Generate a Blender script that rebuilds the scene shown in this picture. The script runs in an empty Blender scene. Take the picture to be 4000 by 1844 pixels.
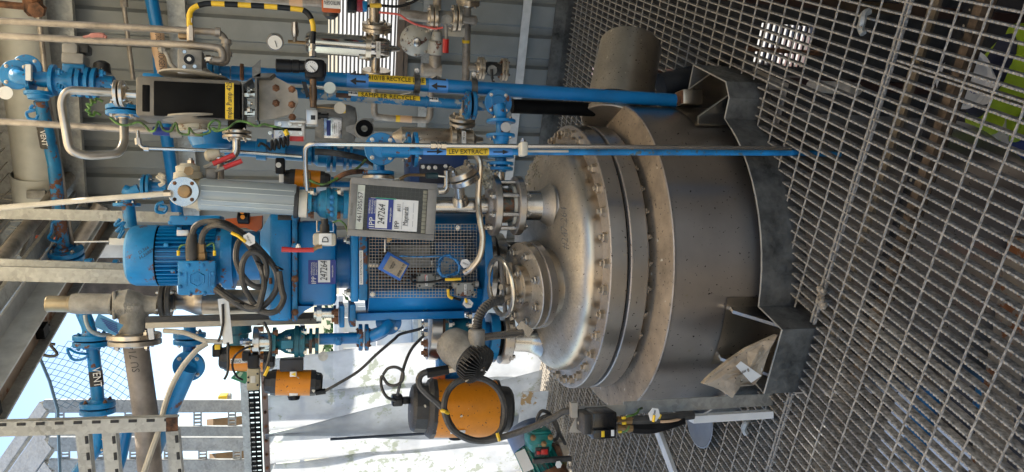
import bpy, bmesh, math, random
from mathutils import Vector, Matrix, Quaternion
random.seed(7)
V = Vector
C = bpy.context.scene.collection
sc = bpy.context.scene
# ---------------------------------------------------------------- camera
CAM_H, PITCH, FPX = 1.63, math.radians(14.0), 3006.0
cp, sp = math.cos(PITCH), math.sin(PITCH)
cam = bpy.data.cameras.new('camera'); co = bpy.data.objects.new('camera', cam); C.objects.link(co)
cam.sensor_fit = 'HORIZONTAL'; cam.sensor_width = 36.0; cam.lens = 36.0*FPX/4000.0
cam.clip_start = 0.05; cam.clip_end = 600
m = Matrix(((0, 1, 0, 0), (-sp, 0, -cp, 0), (-cp, 0, sp, CAM_H), (0, 0, 0, 1)))   # phone held upright, picture stored on its side
co.matrix_world = m
sc.camera = co
# ---------------------------------------------------------------- light
SUN_EL, SUN_ROT = math.radians(52), math.radians(62)
w = bpy.data.worlds.new('World'); sc.world = w; w.use_nodes = True
nt = w.node_tree; nt.nodes.clear()
sky = nt.nodes.new('ShaderNodeTexSky'); sky.sky_type = 'NISHITA'; sky.sun_disc = False
sky.sun_elevation = SUN_EL; sky.sun_rotation = SUN_ROT; sky.dust_density = 1.0; sky.air_density = 1.0; sky.ozone_density = 1.0
bg = nt.nodes.new('ShaderNodeBackground'); bg.inputs['Strength'].default_value = 0.085
ow = nt.nodes.new('ShaderNodeOutputWorld')
nt.links.new(sky.outputs[0], bg.inputs[0]); nt.links.new(bg.outputs[0], ow.inputs[0])
sl = bpy.data.lights.new('sun', 'SUN'); sl.energy = 4.0; sl.angle = math.radians(0.6); sl.color = (1, .93, .82)
so = bpy.data.objects.new('sun', sl); C.objects.link(so)
# Nishita rotation: angle from +Y, clockwise seen from above
sd = V((math.sin(SUN_ROT)*math.cos(SUN_EL), math.cos(SUN_ROT)*math.cos(SUN_EL), math.sin(SUN_EL)))
so.rotation_euler = (-sd).to_track_quat('-Z', 'Y').to_euler()
sc.view_settings.view_transform = 'Standard'; sc.view_settings.look = 'None'
sc.view_settings.gamma = 1; sc.view_settings.use_curve_mapping = False
sc.view_settings.exposure = 1.98
try:
    sc.cycles.use_denoising = True; sc.cycles.max_bounces = 7; sc.cycles.diffuse_bounces = 4
    sc.cycles.sample_clamp_indirect = 6
except Exception: pass
# ---------------------------------------------------------------- frames
def W(x, y, Y):
    """survey point: sight line through photo point, met at Y metres in front"""
    r = (922-y)/FPX; d = (x-2000)/FPX
    t = Y/(cp-d*sp)
    return V((r*t, Y, CAM_H+(-sp-d*cp)*t))
def S(x, Y): return Y/(cp-(x-2000)/FPX*sp)/FPX
RA = math.radians(24.7)
EX = V((math.cos(RA), -math.sin(RA), 0)); EY = V((math.sin(RA), math.cos(RA), 0)); EZ = V((0, 0, 1))
def R(u, v, z=0): return EX*u+EY*v+EZ*z
def Wp(x, y, v):
    q = W(x, y, 1.0)-V((0, 0, CAM_H)); t = v/q.dot(EY)
    return q*t+V((0, 0, CAM_H))
def Wg(x, y, z=0.0):
    q = W(x, y, 1.0)-V((0, 0, CAM_H)); t = (z-CAM_H)/q.z
    return q*t+V((0, 0, CAM_H))
XR, DN, TO = V((1, 0, 0)), V((0, 0, -1)), V((0, -1, 0))
# ---------------------------------------------------------------- materials
MATS = {}
def mat(name, col, rough=.5, metal=0., var=.12, vs=9., dust=0., dustc=(.30, .24, .165), chip=0., chipc=(.10, .032, .014), cs=22., bump=.06, bs=60., spec=.5, spangle=0., streak=0., speck=0., emit=None, aniso=0., trans=0., tl_mix=.55):
    if name in MATS: return MATS[name]
    M = bpy.data.materials.new(name); M.use_nodes = True; T = M.node_tree; N = T.nodes; L = T.links
    B = N['Principled BSDF']
    B.inputs['Roughness'].default_value = rough; B.inputs['Metallic'].default_value = metal
    B.inputs['Specular IOR Level'].default_value = spec
    geo = N.new('ShaderNodeNewGeometry')
    def noise(sc_, det=4, ro=.6):
        n = N.new('ShaderNodeTexNoise'); n.inputs['Scale'].default_value = sc_; n.inputs['Detail'].default_value = det; n.inputs['Roughness'].default_value = ro
        L.new(geo.outputs['Position'], n.inputs['Vector']); return n.outputs['Fac']
    def mth(op, a, b=None, clamp=False):
        n = N.new('ShaderNodeMath'); n.operation = op; n.use_clamp = clamp
        for i, q in enumerate((a, b)):
            if q is None: continue
            if isinstance(q, (int, float)): n.inputs[i].default_value = q
            else: L.new(q, n.inputs[i])
        return n.outputs[0]
    def step(f, lo, hi):
        n = N.new('ShaderNodeMapRange'); n.clamp = True; n.inputs[1].default_value = lo; n.inputs[2].default_value = hi
        L.new(f, n.inputs[0]); return n.outputs[0]
    def mix(f, a, b):
        n = N.new('ShaderNodeMix'); n.data_type = 'RGBA'
        if isinstance(f, float): n.inputs[0].default_value = f
        else: L.new(f, n.inputs[0])
        for i, q in ((6, a), (7, b)):
            if isinstance(q, tuple): n.inputs[i].default_value = (*q, 1)
            else: L.new(q, n.inputs[i])
        return n.outputs[2]
    d = tuple(max(0, c*(1-var*2)) for c in col); l = tuple(min(1, c*(1+var*1.2)) for c in col)
    n1 = noise(vs); cur = mix(step(n1, .3, .7), d, l)
    rgh = None; met = None
    if spangle:
        vo = N.new('ShaderNodeTexVoronoi'); vo.inputs['Scale'].default_value = 70; L.new(geo.outputs['Position'], vo.inputs['Vector'])
        sep = N.new('ShaderNodeSeparateColor'); L.new(vo.outputs['Color'], sep.inputs[0])
        cur = mix(mth('MULTIPLY', sep.outputs[0], spangle), cur, tuple(min(1, c*1.7) for c in col))
        rgh = mth('ADD', mth('MULTIPLY', sep.outputs[1], .25), rough-.1)
    if streak:
        mp = N.new('ShaderNodeMapping'); mp.inputs['Scale'].default_value = (3, 3, 90); L.new(geo.outputs['Position'], mp.inputs['Vector'])
        n = N.new('ShaderNodeTexNoise'); n.inputs['Scale'].default_value = 2.0; n.inputs['Detail'].default_value = 5; L.new(mp.outputs[0], n.inputs['Vector'])
        rgh = mth('ADD', mth('MULTIPLY', n.outputs['Fac'], streak), rough-streak*.5)
    if dust:
        sx = N.new('ShaderNodeSeparateXYZ'); L.new(geo.outputs['Normal'], sx.inputs[0])
        f = mth('MULTIPLY', step(sx.outputs[2], .15, .75), dust)
        f = mth('MULTIPLY', f, mth('ADD', mth('MULTIPLY', step(noise(14), .25, .65), .6), .45), True)
        dd = mix(step(noise(120, 2), .4, .65), tuple(c*.55 for c in dustc), dustc)
        cur = mix(f, cur, dd)
        if metal: met = mth('MULTIPLY', mth('SUBTRACT', 1.0, f, True), metal)
        base_r = rgh if rgh is not None else rough
        rgh = mth('ADD', base_r, mth('MULTIPLY', f, .4), True)
    if chip:
        f = step(mth('ADD', noise(cs, 6, .7), mth('MULTIPLY', mth('SUBTRACT', noise(cs*.15, 2), .5), .5)), .66-chip, .69-chip)
        cur = mix(f, cur, chipc)
        if rgh is None and chip > 0: rgh = mth('ADD', mth('MULTIPLY', f, .3), rough)
    if speck:
        f = step(noise(95, 2, .5), .70-speck, .73-speck); cur = mix(f, cur, (.035, .025, .018))
        f2 = step(noise(40, 1, .5), .76-speck*.5, .78-speck*.5); cur = mix(f2, cur, (.55, .5, .4))
    L.new(cur, B.inputs['Base Color'])
    if rgh is not None: L.new(rgh, B.inputs['Roughness'])
    if met is not None: L.new(met, B.inputs['Metallic'])
    if bump:
        bn = N.new('ShaderNodeBump'); bn.inputs['Strength'].default_value = bump; bn.inputs['Distance'].default_value = .01
        L.new(noise(bs, 4), bn.inputs['Height']); L.new(bn.outputs[0], B.inputs['Normal'])
    if aniso:
        tn = N.new('ShaderNodeTangent'); tn.direction_type = 'RADIAL'; tn.axis = 'Z'; L.new(tn.outputs[0], B.inputs['Tangent'])
        B.inputs['Anisotropic'].default_value = aniso; B.inputs['Anisotropic Rotation'].default_value = .25
    if emit:
        B.inputs['Emission Color'].default_value = (*emit[0], 1); B.inputs['Emission Strength'].default_value = emit[1]
    if trans:
        out = N['Material Output']; tr = N.new('ShaderNodeBsdfTransparent'); tr.inputs[0].default_value = (.93, .95, .97, 1)
        tl = N.new('ShaderNodeBsdfTranslucent'); L.new(cur, tl.inputs[0])
        a1 = N.new('ShaderNodeMixShader'); a1.inputs[0].default_value = tl_mix; L.new(B.outputs[0], a1.inputs[1]); L.new(tl.outputs[0], a1.inputs[2])
        a2 = N.new('ShaderNodeMixShader')
        f = step(noise(2.2, 5, .65), .3, .75); f = mth('ADD', mth('MULTIPLY', f, -.35), trans)
        L.new(f, a2.inputs[0]); L.new(a1.outputs[0], a2.inputs[1]); L.new(tr.outputs[0], a2.inputs[2]); L.new(a2.outputs[0], out.inputs[0])
    MATS[name] = M; return M
BLUE = mat('blue_paint', (.003, .195, .47), .38, var=.16, vs=7, dust=.28, dustc=(.10, .24, .36), chip=.045, bump=.10)
BLUE2 = mat('blue_paint_clean', (.002, .165, .42), .30, var=.10, vs=5, dust=.12, dustc=(.15, .28, .4), bump=.05)
BLUE3 = mat('blue_paint_worn', (.004, .16, .37), .42, var=.2, vs=9, chip=.115, chipc=(.28, .30, .29), cs=30, dust=.2, dustc=(.15, .26, .36), bump=.12)
BLUER = mat('blue_paint_rusty', (.004, .165, .37), .45, var=.2, vs=9, chip=.14, chipc=(.13, .05, .025), cs=26, bump=.15)
TEAL = mat('teal_paint', (.008, .12, .16), .45, var=.25, vs=12, chip=.08, chipc=(.10, .06, .04), bump=.12)
GREENT = mat('sea_green_paint', (.01, .20, .17), .38, var=.2, vs=12, chip=.05, chipc=(.20, .22, .18), bump=.1)
SS = mat('brushed_stainless', (.62, .57, .53), .33, 1., var=.08, vs=4, dust=.95, dustc=(.30, .23, .155), streak=.045, bump=.004, speck=.008, aniso=.8)
SSC = mat('clean_stainless', (.50, .48, .45), .24, 1., var=.10, vs=8, dust=.35, bump=.03)
SSD = mat('dusty_stainless', (.62, .545, .45), .28, 1., var=.08, vs=6, dust=.62, dustc=(.34, .265, .175), bump=.015, speck=.012)
DUSTY = mat('dirt_on_steel', (.30, .225, .15), .8, 0, var=.2, vs=10, bump=.12, bs=90, speck=.035)
GALV = mat('galvanised_steel', (.34, .34, .32), .5, .55, var=.12, vs=10, spangle=.35, dust=.25, bump=.05)
GALVD = mat('dark_galvanised_steel', (.125, .122, .112), .5, .4, var=.4, vs=9, spangle=.25, dust=.35, dustc=(.13, .11, .085), bump=.06)
GRATE = mat('grating_steel', (.37, .335, .285), .65, .0, var=.40, vs=75, dust=.5, dustc=(.36, .31, .245), bump=.3, bs=160)
PIPEG = mat('grimy_steel_pipe', (.34, .30, .255), .45, .5, var=.22, vs=14, dust=.5, dustc=(.36, .31, .24), bump=.08)
CAST = mat('cast_grey_metal', (.30, .285, .255), .6, .25, var=.18, vs=20, dust=.5, bump=.22, bs=80)
DGREY = mat('dark_grey_coating', (.026, .025, .024), .5, var=.25, vs=12, dust=.45, dustc=(.14, .12, .10), bump=.2, speck=.05)
BLACK = mat('black_plastic', (.006, .006, .007), .38, var=.2, spec=.3, dust=.15, dustc=(.06, .055, .05), bump=.05)
BLACKM = mat('black_matt_paint', (.006, .006, .006), .6, var=.2, dust=.12, dustc=(.12, .10, .08), bump=.02, spec=.08)
RUBBER = mat('rubber_cable', (.05, .047, .043), .55, var=.3, vs=20, dust=.75, dustc=(.17, .145, .115), bump=.05)
ORANGE = mat('orange_anodised', (.64, .215, .001), .42, .1, var=.10, vs=10, bump=.06, bs=30, speck=.02)
ORANGE2 = mat('orange_paint', (.52, .10, .012), .4, var=.12, chip=.03, bump=.05)
RED = mat('red_grip', (.50, .022, .018), .35, var=.1, dust=.2, dustc=(.4, .2, .15))
YEL = mat('yellow_label', (.78, .52, .02), .45, var=.05, bump=0)
YELT = mat('yellow_tape', (.80, .50, .02), .4, var=.1, bump=.1)
WHITE = mat('white_plate', (.74, .73, .70), .45, var=.04, bump=0)
CREAM = mat('cream_paint', (.50, .46, .36), .5, var=.12, dust=.4, chip=.03, chipc=(.2, .13, .08), bump=.1)
CREAM2 = mat('cream_plastic', (.62, .57, .46), .4, var=.06, bump=.02)
INK = mat('black_ink', (.008, .008, .01), .5, var=0, bump=0)
NAVY = mat('navy_print', (.012, .030, .22), .4, var=.04, bump=0)
LBLUE = mat('light_blue_tape', (.07, .27, .66), .4, var=.06, bump=.02)
CLADG = mat('grey_cladding_paint', (.225, .235, .225), .5, var=.10, vs=3, bump=.02)
DUCT = mat('cream_duct_paint', (.50, .48, .41), .45, var=.10, vs=5, dust=.2, bump=.03)
FROST = mat('frosted_polycarbonate', (.30, .345, .36), .10, var=.06, vs=6, bump=.02)
GLASSD = mat('dirty_sight_glass', (.10, .115, .10), .12, var=.5, vs=30, chip=.20, chipc=(.14, .055, .02), cs=30, bump=.1)
DARKS = mat('dark_screen', (.016, .02, .017), .15, var=.3, vs=5, bump=0)
BROWN = mat('brown_red_paint', (.060, .028, .022), .5, var=.2, bump=.05)
RUST = mat('rusty_steel', (.17, .075, .035), .8, var=.5, vs=16, bump=.3)
BRASS = mat('brass_gland', (.33, .21, .10), .4, .7, var=.2, dust=.3)
GREENW = mat('green_yellow_wire', (.09, .19, .04), .4, var=.5, vs=40, bump=0)
PAPER = mat('stained_paper_bag', (.42, .34, .25), .8, var=.22, vs=9, bump=.5, bs=26, speck=.03)
IVORY = mat('aged_ivory_pipe', (.52, .48, .40), .45, var=.12, vs=12, dust=.2, bump=.04)
ALU = mat('aluminium_plate', (.55, .54, .52), .35, .8, var=.1, dust=.4, bump=.03)
PINKW = mat('pink_wire', (.72, .13, .10), .5, var=.1, bump=0)
PALEO = mat('pale_orange_label', (.62, .40, .24), .5, var=.06, bump=0)
CONC = mat('pale_concrete', (.24, .235, .22), .9, var=.12, vs=.6, bump=.1)
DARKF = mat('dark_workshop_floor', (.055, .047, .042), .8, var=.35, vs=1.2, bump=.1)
PVC = mat('strip_curtain_pvc', (.58, .59, .60), .25, var=.12, vs=3, bump=.05, bs=8, chip=.065, chipc=(.38, .40, .34), cs=14, trans=.44, tl_mix=.8)
NETM = mat('bird_net_cord', (.10, .17, .22), .7, var=.1, bump=0)
GRASSM = mat('grass_blades', (.05, .11, .025), .8, var=.4, vs=3, bump=0)
# ---------------------------------------------------------------- mesh builder
class MB:
    def __init__(s): s.v = []; s.f = []
    def add(s, vs, fs):
        o = len(s.v); s.v += [tuple(q) for q in vs]; s.f += [tuple(i+o for i in f) for f in fs]; return s
    def box(s, c, size, ax=None, bev=0):
        X, Y, Z = ax if ax else (V((1, 0, 0)), V((0, 1, 0)), V((0, 0, 1)))
        hx, hy, hz = [q/2 for q in size]; c = V(c)
        if bev <= 0:
            vs = [c+X*(hx*i)+Y*(hy*j)+Z*(hz*k) for i in (-1, 1) for j in (-1, 1) for k in (-1, 1)]
            return s.add(vs, [(0, 1, 3, 2), (4, 6, 7, 5), (0, 4, 5, 1), (2, 3, 7, 6), (0, 2, 6, 4), (1, 5, 7, 3)])
        b = min(bev, hx*.9, hy*.9, hz*.9); bm = bmesh.new(); bmesh.ops.create_cube(bm, size=2)
        for q in bm.verts: q.co = V((q.co.x*hx, q.co.y*hy, q.co.z*hz))
        bmesh.ops.bevel(bm, geom=bm.edges[:], offset=b, segments=2, affect='EDGES', profile=.5)
        bm.verts.index_update(); vs = [c+X*q.co.x+Y*q.co.y+Z*q.co.z for q in bm.verts]; fs = [[q.index for q in f.verts] for f in bm.faces]
        bm.free(); return s.add(vs, fs)
    def tube(s, pts, r, n=14, caps=True, closed=False):
        pts = [V(p) for p in pts]; k = len(pts); rs = r if isinstance(r, (list, tuple)) else [r]*k
        tang = []
        for i in range(k):
            a = pts[(i-1) % k] if (closed or i > 0) else pts[i]; b = pts[(i+1) % k] if (closed or i < k-1) else pts[i]
            t = b-a; tang.append(t.normalized() if t.length > 1e-9 else V((0, 0, 1)))
        u = tang[0].orthogonal().normalized(); vs = []; fs = []
        for i in range(k):
            if i:
                u = tang[i-1].rotation_difference(tang[i]) @ u
            u = (u-tang[i]*u.dot(tang[i])).normalized(); w_ = tang[i].cross(u)
            for j in range(n):
                a = 2*math.pi*j/n; vs.append(pts[i]+(u*math.cos(a)+w_*math.sin(a))*rs[i])
        for i in range(k if closed else k-1):
            i2 = (i+1) % k
            off = 0
            if closed and i2 == 0:
                d0 = min(range(n), key=lambda j: (V(vs[j])-V(vs[i*n])).length); off = d0
            for j in range(n): fs.append((i*n+j, i*n+(j+1) % n, i2*n+(j+1+off) % n, i2*n+(j+off) % n))
        if caps and not closed: fs.append(tuple(range(n-1, -1, -1))); fs.append(tuple((k-1)*n+j for j in range(n)))
        return s.add(vs, fs)
    def lathe(s, o, ax, prof, n=32, caps=True, arc=None, ref=None):
        """prof: list of (distance along axis, radius)"""
        o = V(o); ax = V(ax).normalized(); u = (V(ref)-ax*V(ref).dot(ax)).normalized() if ref else ax.orthogonal().normalized(); w_ = ax.cross(u)
        vs = []; fs = []; m_ = len(prof)
        a0, a1 = arc if arc else (0, 2*math.pi); cnt = n if not arc else n+1
        for (t, r) in prof:
            for j in range(cnt):
                a = a0+(a1-a0)*j/n; vs.append(o+ax*t+(u*math.cos(a)+w_*math.sin(a))*r)
        for i in range(m_-1):
            for j in range(n):
                j2 = (j+1) % n if not arc else j+1
                fs.append((i*cnt+j, i*cnt+j2, (i+1)*cnt+j2, (i+1)*cnt+j))
        if caps and not arc:
            if prof[0][1] > 1e-6: fs.append(tuple(range(cnt-1, -1, -1)))
            if prof[-1][1] > 1e-6: fs.append(tuple((m_-1)*cnt+j for j in range(cnt)))
        return s.add(vs, fs)
    def prism(s, poly, d):
        """extrude a planar 3-D polygon by vector d"""
        k = len(poly); vs = [V(p) for p in poly]+[V(p)+V(d) for p in poly]
        return s.add(vs, [tuple(range(k-1, -1, -1)), tuple(range(k, 2*k))]+[(i, (i+1) % k, k+(i+1) % k, k+i) for i in range(k)])
    def mesh(s, name, m_, off=None, smooth=True):
        me = bpy.data.meshes.new(name)
        vs = s.v if off is None else [(a-off.x, b-off.y, c-off.z) for a, b, c in s.v]
        me.from_pydata(vs, [], s.f); me.update()
        bm = bmesh.new(); bm.from_mesh(me); bmesh.ops.recalc_face_normals(bm, faces=bm.faces); bm.to_mesh(me); bm.free()
        if smooth:
            me.polygons.foreach_set('use_smooth', [True]*len(me.polygons))
            try: me.set_sharp_from_angle(angle=math.radians(28))
            except Exception: pass
        if m_: me.materials.append(m_)
        return me
def obj(name, me, parent=None, loc=None):
    o = bpy.data.objects.new(name, me); C.objects.link(o)
    if parent: o.parent = parent
    if loc is not None: o.location = loc
    return o
def base(o):
    p = V((0, 0, 0))
    while o: p = p+o.location; o = o.parent
    return p
def thing(name, label, cat, loc=(0, 0, 0), group=None):
    o = obj(name, None); o.location = loc; o.empty_display_size = .05; o['label'] = label; o['category'] = cat
    if group: o['group'] = group
    return o
def tag(o, label, cat, group=None):
    o['label'] = label; o['category'] = cat
    if group: o['group'] = group
    return o
def part(th, name, mb, m_, label=None, smooth=True):
    b = base(th); o = obj(name, mb.mesh(name, m_, b, smooth), th)
    if label: o['label'] = label
    return o
def solo(name, mb, m_, label, cat, loc, group=None):
    loc = V(loc); o = obj(name, mb.mesh(name, m_, loc)); o.location = loc; return tag(o, label, cat, group)
def struct(name, mb, m_, smooth=False):
    o = obj(name, mb.mesh(name, m_, None, smooth)); o['kind'] = 'structure'; return o
# paths
def fillet(pts, Rr, n=7):
    pts = [V(p) for p in pts]; out = [pts[0]]
    for i in range(1, len(pts)-1):
        a, b, c = pts[i-1], pts[i], pts[i+1]; d1 = (a-b); d2 = (c-b); l = min(Rr, d1.length*.49, d2.length*.49)
        p1 = b+d1.normalized()*l; p2 = b+d2.normalized()*l
        for k in range(n+1):
            t = k/n; out.append(p1*(1-t)**2+b*2*t*(1-t)+p2*t*t)
    out.append(pts[-1]); return out
def crom(pts, n=8, closed=False):
    pts = [V(p) for p in pts]; k = len(pts); out = []
    for i in range(k if closed else k-1):
        g = lambda j: pts[j % k] if closed else pts[max(0, min(k-1, j))]
        p0, p1, p2, p3 = g(i-1), g(i), g(i+1), g(i+2)
        for q in range(n):
            t = q/n; out.append(.5*((2*p1)+(p2-p0)*t+(2*p0-5*p1+4*p2-p3)*t*t+(3*p1-p0-3*p2+p3)*t**3))
    if not closed: out.append(pts[-1])
    return out
def PX(l, Y=None): return [W(*(p if len(p) == 3 else (p[0], p[1], Y))) for p in l]
# shared bolt meshes
def bolt_mesh(m_, nm):
    b = MB(); b.lathe((0, 0, 0), (0, 0, 1), [(0, 1.25), (.12, 1.25), (.121, 1.0), (.9, 1.0), (1.0, .86)], 6); b.lathe((0, 0, .95), (0, 0, 1), [(0, .55), (.55, .55), (.62, .45)], 8)
    return b.mesh(nm, m_, smooth=False)
BOLTM = {}
def bolt(parent, p, ax, r, m_=None, name='bolt'):
    m_ = m_ or SSC
    if m_.name not in BOLTM: BOLTM[m_.name] = bolt_mesh(m_, 'bolt_'+m_.name)
    o = obj(name, BOLTM[m_.name], parent, V(p)-base(parent))
    q = V((0, 0, 1)).rotation_difference(V(ax).normalized()) @ Quaternion((0, 0, 1), random.uniform(0, 1.05))
    o.rotation_mode = 'QUATERNION'; o.rotation_quaternion = q; o.scale = (r, r, r); return o
def flange(th, p, ax, r, t, m_=None, nb=4, bm_=None, both=False, br=None, ph=None, n=36, hub=.5, name='flange'):
    """one bolted flange disc centred at p; bolts stand on its +ax side (both: also on -ax)"""
    m_ = m_ or BLUE; ax = V(ax).normalized(); p = V(p)
    mb = MB().lathe(p-ax*t/2, ax, [(0, r*.97), (t*.12, r), (t*.88, r), (t, r*.97), (t*1.02, r*hub*1.05), (t*1.5, r*hub*.9)], n)
    o = part(th, name, mb, m_)
    if nb:
        u = ax.cross(V((0, 0, 1)));
        if u.length < .1: u = V((1, 0, 0))
        u.normalize(); w_ = ax.cross(u); ph = math.pi/nb if ph is None else ph
        for k in range(nb):
            a = ph+2*math.pi*k/nb; q = p+(u*math.cos(a)+w_*math.sin(a))*r*.77
            bolt(o, q+ax*t/2, ax, br or r*.115, bm_)
            if both: bolt(o, q-ax*t/2, -ax, br or r*.115, bm_)
    return o
def fpair(th, p, ax, r, t, gap=None, m_=None, m2=None, nb=4, bm_=None, **k):
    ax = V(ax).normalized(); gap = gap if gap is not None else t*.25; p = V(p)
    flange(th, p+ax*(t+gap)/2, ax, r, t, m_, nb, bm_, **k); flange(th, p-ax*(t+gap)/2, -ax, r, t, m2 or m_, nb, bm_, **k)
    part(th, 'gasket', MB().lathe(p-ax*gap*.6, ax, [(0, r*.68), (gap*1.2, r*.68)], 24), BLACKM)
def pipe(th, pts, r, m_=None, bend=None, n=16, name='pipe', label=None):
    pts = [V(q) for q in pts]
    if len(pts) > 2 and bend: pts = fillet(pts, bend)
    return part(th, name, MB().tube(pts, r, n), m_ or BLUE, label)
def cable(name, pts, r, m_, label, cat='cable', n=8, seg=7, group=None):
    q = crom(pts, seg); return solo(name, MB().tube(q, r, n), m_, label, cat, q[0], group)
# lettering
def text(par, s, c, right, up, size, m_, name='lettering', ex=.0004, shear=0, align='CENTER', w_=None):
    cu = bpy.data.curves.new('t', 'FONT'); cu.body = s; cu.size = 1; cu.align_x = align; cu.align_y = 'CENTER'; cu.extrude = .002; cu.shear = shear; cu.resolution_u = 2
    to = bpy.data.objects.new('t', cu); C.objects.link(to); dg = bpy.context.evaluated_depsgraph_get()
    me = bpy.data.meshes.new_from_object(to.evaluated_get(dg)); bpy.data.objects.remove(to); bpy.data.curves.remove(cu)
    right = V(right).normalized(); up = V(up); up = (up-right*up.dot(right)).normalized(); nn = right.cross(up); b = base(par)
    wx = max(q.co.x for q in me.vertices)-min(q.co.x for q in me.vertices); kx = (w_/wx) if w_ else size
    for q in me.vertices:
        a = q.co.copy(); q.co = V(c)-b+right*a.x*kx+up*a.y*size+nn*(a.z*.25+ex)
    me.materials.clear(); me.materials.append(m_); return obj(name, me, par)
def plate(par, c, right, up, w_, h, t, m_, name='label_plate', bev=0):
    right = V(right).normalized(); up = V(up); up = (up-right*up.dot(right)).normalized(); n = right.cross(up)
    return part(par, name, MB().box(V(c), (w_, h, t), (right, up, n), bev), m_)
def arrow(par, c, along, side, l, h, m_, nrm):
    along = V(along).normalized(); side = V(side).normalized(); c = V(c); n = V(nrm).normalized()*.0006
    P = [(-.5, -.10), (.1, -.10), (.1, -.34), (.5, 0), (.1, .34), (.1, .10), (-.5, .10)]
    return part(par, 'arrow', MB().prism([c+n+along*(a*l)+side*(b_*h) for a, b_ in P], n*.6), m_)
def wrap(par, A, B, r, m_, a0=-1.2, a1=1.2, name='label_band', lift=.0012):
    """a printed band lying on the camera side of a pipe from A to B"""
    A = V(A); B = V(B); return part(par, name, MB().lathe(A, B-A, [(0, r+lift), ((B-A).length, r+lift)], 14, False, (a0, a1), TO), m_)
# ================================================================ SETTING
GND = -3.45
struct('ground', MB().box((0, 20, GND-.1), (400, 400, .2)), CONC)
AXY = V((-.085, 3.11, 0)); UA, VA = AXY.dot(EX), AXY.dot(EY)          # vessel axis
# toe plate outline (room frame) round the vessel opening, jogging out round the support lugs
RT = .69
def outline(rad, grow=0.):
    P = []; out = [0.80+grow, 0.80+grow, .80+grow, .835+grow]; hw = [.17+grow, .13+grow, .13+grow, .13+grow]
    for q in range(4):       # lugs at +u, +v, -u, -v
        a = q*math.pi/2; ha = math.asin(hw[q]/rad); ca, sa = math.cos(a), math.sin(a); o = out[q]; h = hw[q]
        r0 = math.sqrt(rad*rad-h*h)
        for (x, y) in ((r0, -h), (o-.05, -h), (o, -h+.05) if q == 0 else (o, -h), (o, h), (r0, h)):
            P.append((UA+x*ca-y*sa, VA+x*sa+y*ca))
        hn = math.asin(hw[(q+1) % 4]/rad)
        for k in range(1, 12):
            b = a+ha+(math.pi/2-ha-hn)*k/12; P.append((UA+rad*math.cos(b), VA+rad*math.sin(b)))
    return P
HOLE = outline(RT, .012)
def cuts(poly, val, axis):
    r = []; n = len(poly)
    for i in range(n):
        a, b = poly[i], poly[(i+1) % n]; p, q = a[axis], b[axis]
        if (p-val)*(q-val) < 0 or (p == val) != (q == val):
            if p == q: continue
            t = (val-p)/(q-p)
            if 0 <= t < 1: r.append(a[1-axis]+t*(b[1-axis]-a[1-axis]))
    return sorted(r)
def spans(lo, hi, cs):
    e = [lo]+[c for c in cs if lo < c < hi]+[hi]; return [(e[i], e[i+1]) for i in range(0, len(e)-1, 2) if e[i+1]-e[i] > .01]
gr = obj('floor_grating', None); gr['kind'] = 'structure'
PIT, BH, BT = .0343, .030, .0055
def load_bar(u, v0, v1, teeth=True):
    mb = MB(); h = BT/2; n = max(1, int((v1-v0)/.0125)) if teeth else 1; st = (v1-v0)/n; prof = []
    if teeth:
        for i in range(n):
            a = v0+i*st; d = .0035+random.uniform(-.0007, .0007); prof += [(a, -d), (a+st*.22, -.0002), (a+st*.68, -.0004), (a+st*.9, -d)]
    else: prof = [(v0, -.001)]
    prof.append((v1, -.001)); k = len(prof); vs = []
    for (v, z) in prof:
        vs += [R(u-h, v, z), R(u+h, v, z), R(u-h, v, -BH), R(u+h, v, -BH)]
    fs = []
    for i in range(k-1):
        a, b = 4*i, 4*i+4; fs += [(a, a+1, b+1, b), (a+2, a, b, b+2), (a+1, a+3, b+3, b+1)]
    fs += [(0, 2, 3, 1), (4*k-4, 4*k-3, 4*k-1, 4*k-2)]; mb.add(vs, fs)
    me = bpy.data.meshes.new('load_bar'); me.from_pydata(mb.v, [], mb.f); me.update(); me.materials.append(GRATE); return obj('load_bar', me, gr)
U0 = -.721
BEAMV = [1.95]
for i in range(-125, 66):
    u = U0+i*PIT
    vmax = 5.06 if u > -2.55 else 5.06
    for (a, b) in spans(.55, vmax, cuts(HOLE, u, 0)):
        if i in (-124,) : pass
        if b > 4.0 and a < 4.0:
            load_bar(u, a, 4.0); load_bar(u, 4.0, b, False)
        else: load_bar(u, a, b, b <= 4.2)
    if i in (11, -46): load_bar(u+.012, .55, 1.945)                        # doubled edge bars where two panels meet
def cross_bar(v, u0, u1, r=.0036, tw=True):
    mb = MB(); n = max(2, int((u1-u0)/.02)); vs = []; fs = []
    for i in range(n+1):
        u = u0+(u1-u0)*i/n; a0 = i*.55 if tw else 0
        for j in range(4):
            a = a0+j*math.pi/2; vs.append(R(u, v+math.cos(a)*r, -.0035+math.sin(a)*r))
    for i in range(n):
        for j in range(4): fs.append((4*i+j, 4*i+(j+1) % 4, 4*i+4+(j+1) % 4, 4*i+4+j))
    me = bpy.data.meshes.new('cross_bar'); me.from_pydata(vs, [], fs); me.update(); me.materials.append(GRATE); return obj('cross_bar', me, gr)
v = 1.781-.1*12
while v < 5.05:
    for (a, b) in spans(-5.0, 1.5, cuts(HOLE, v, 1)) if True else []: cross_bar(v, a, b)
    v += .1
for vv in (1.962, 1.976):                                                # banding where the near panel meets the far one
    for (a, b) in spans(-5.0, 1.5, cuts(HOLE, vv, 1)):
        part(gr, 'banding_bar', MB().box(R((a+b)/2, vv, -.006), (b-a, .0045, .011), (EX, EY, EZ)), GRATE)
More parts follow.
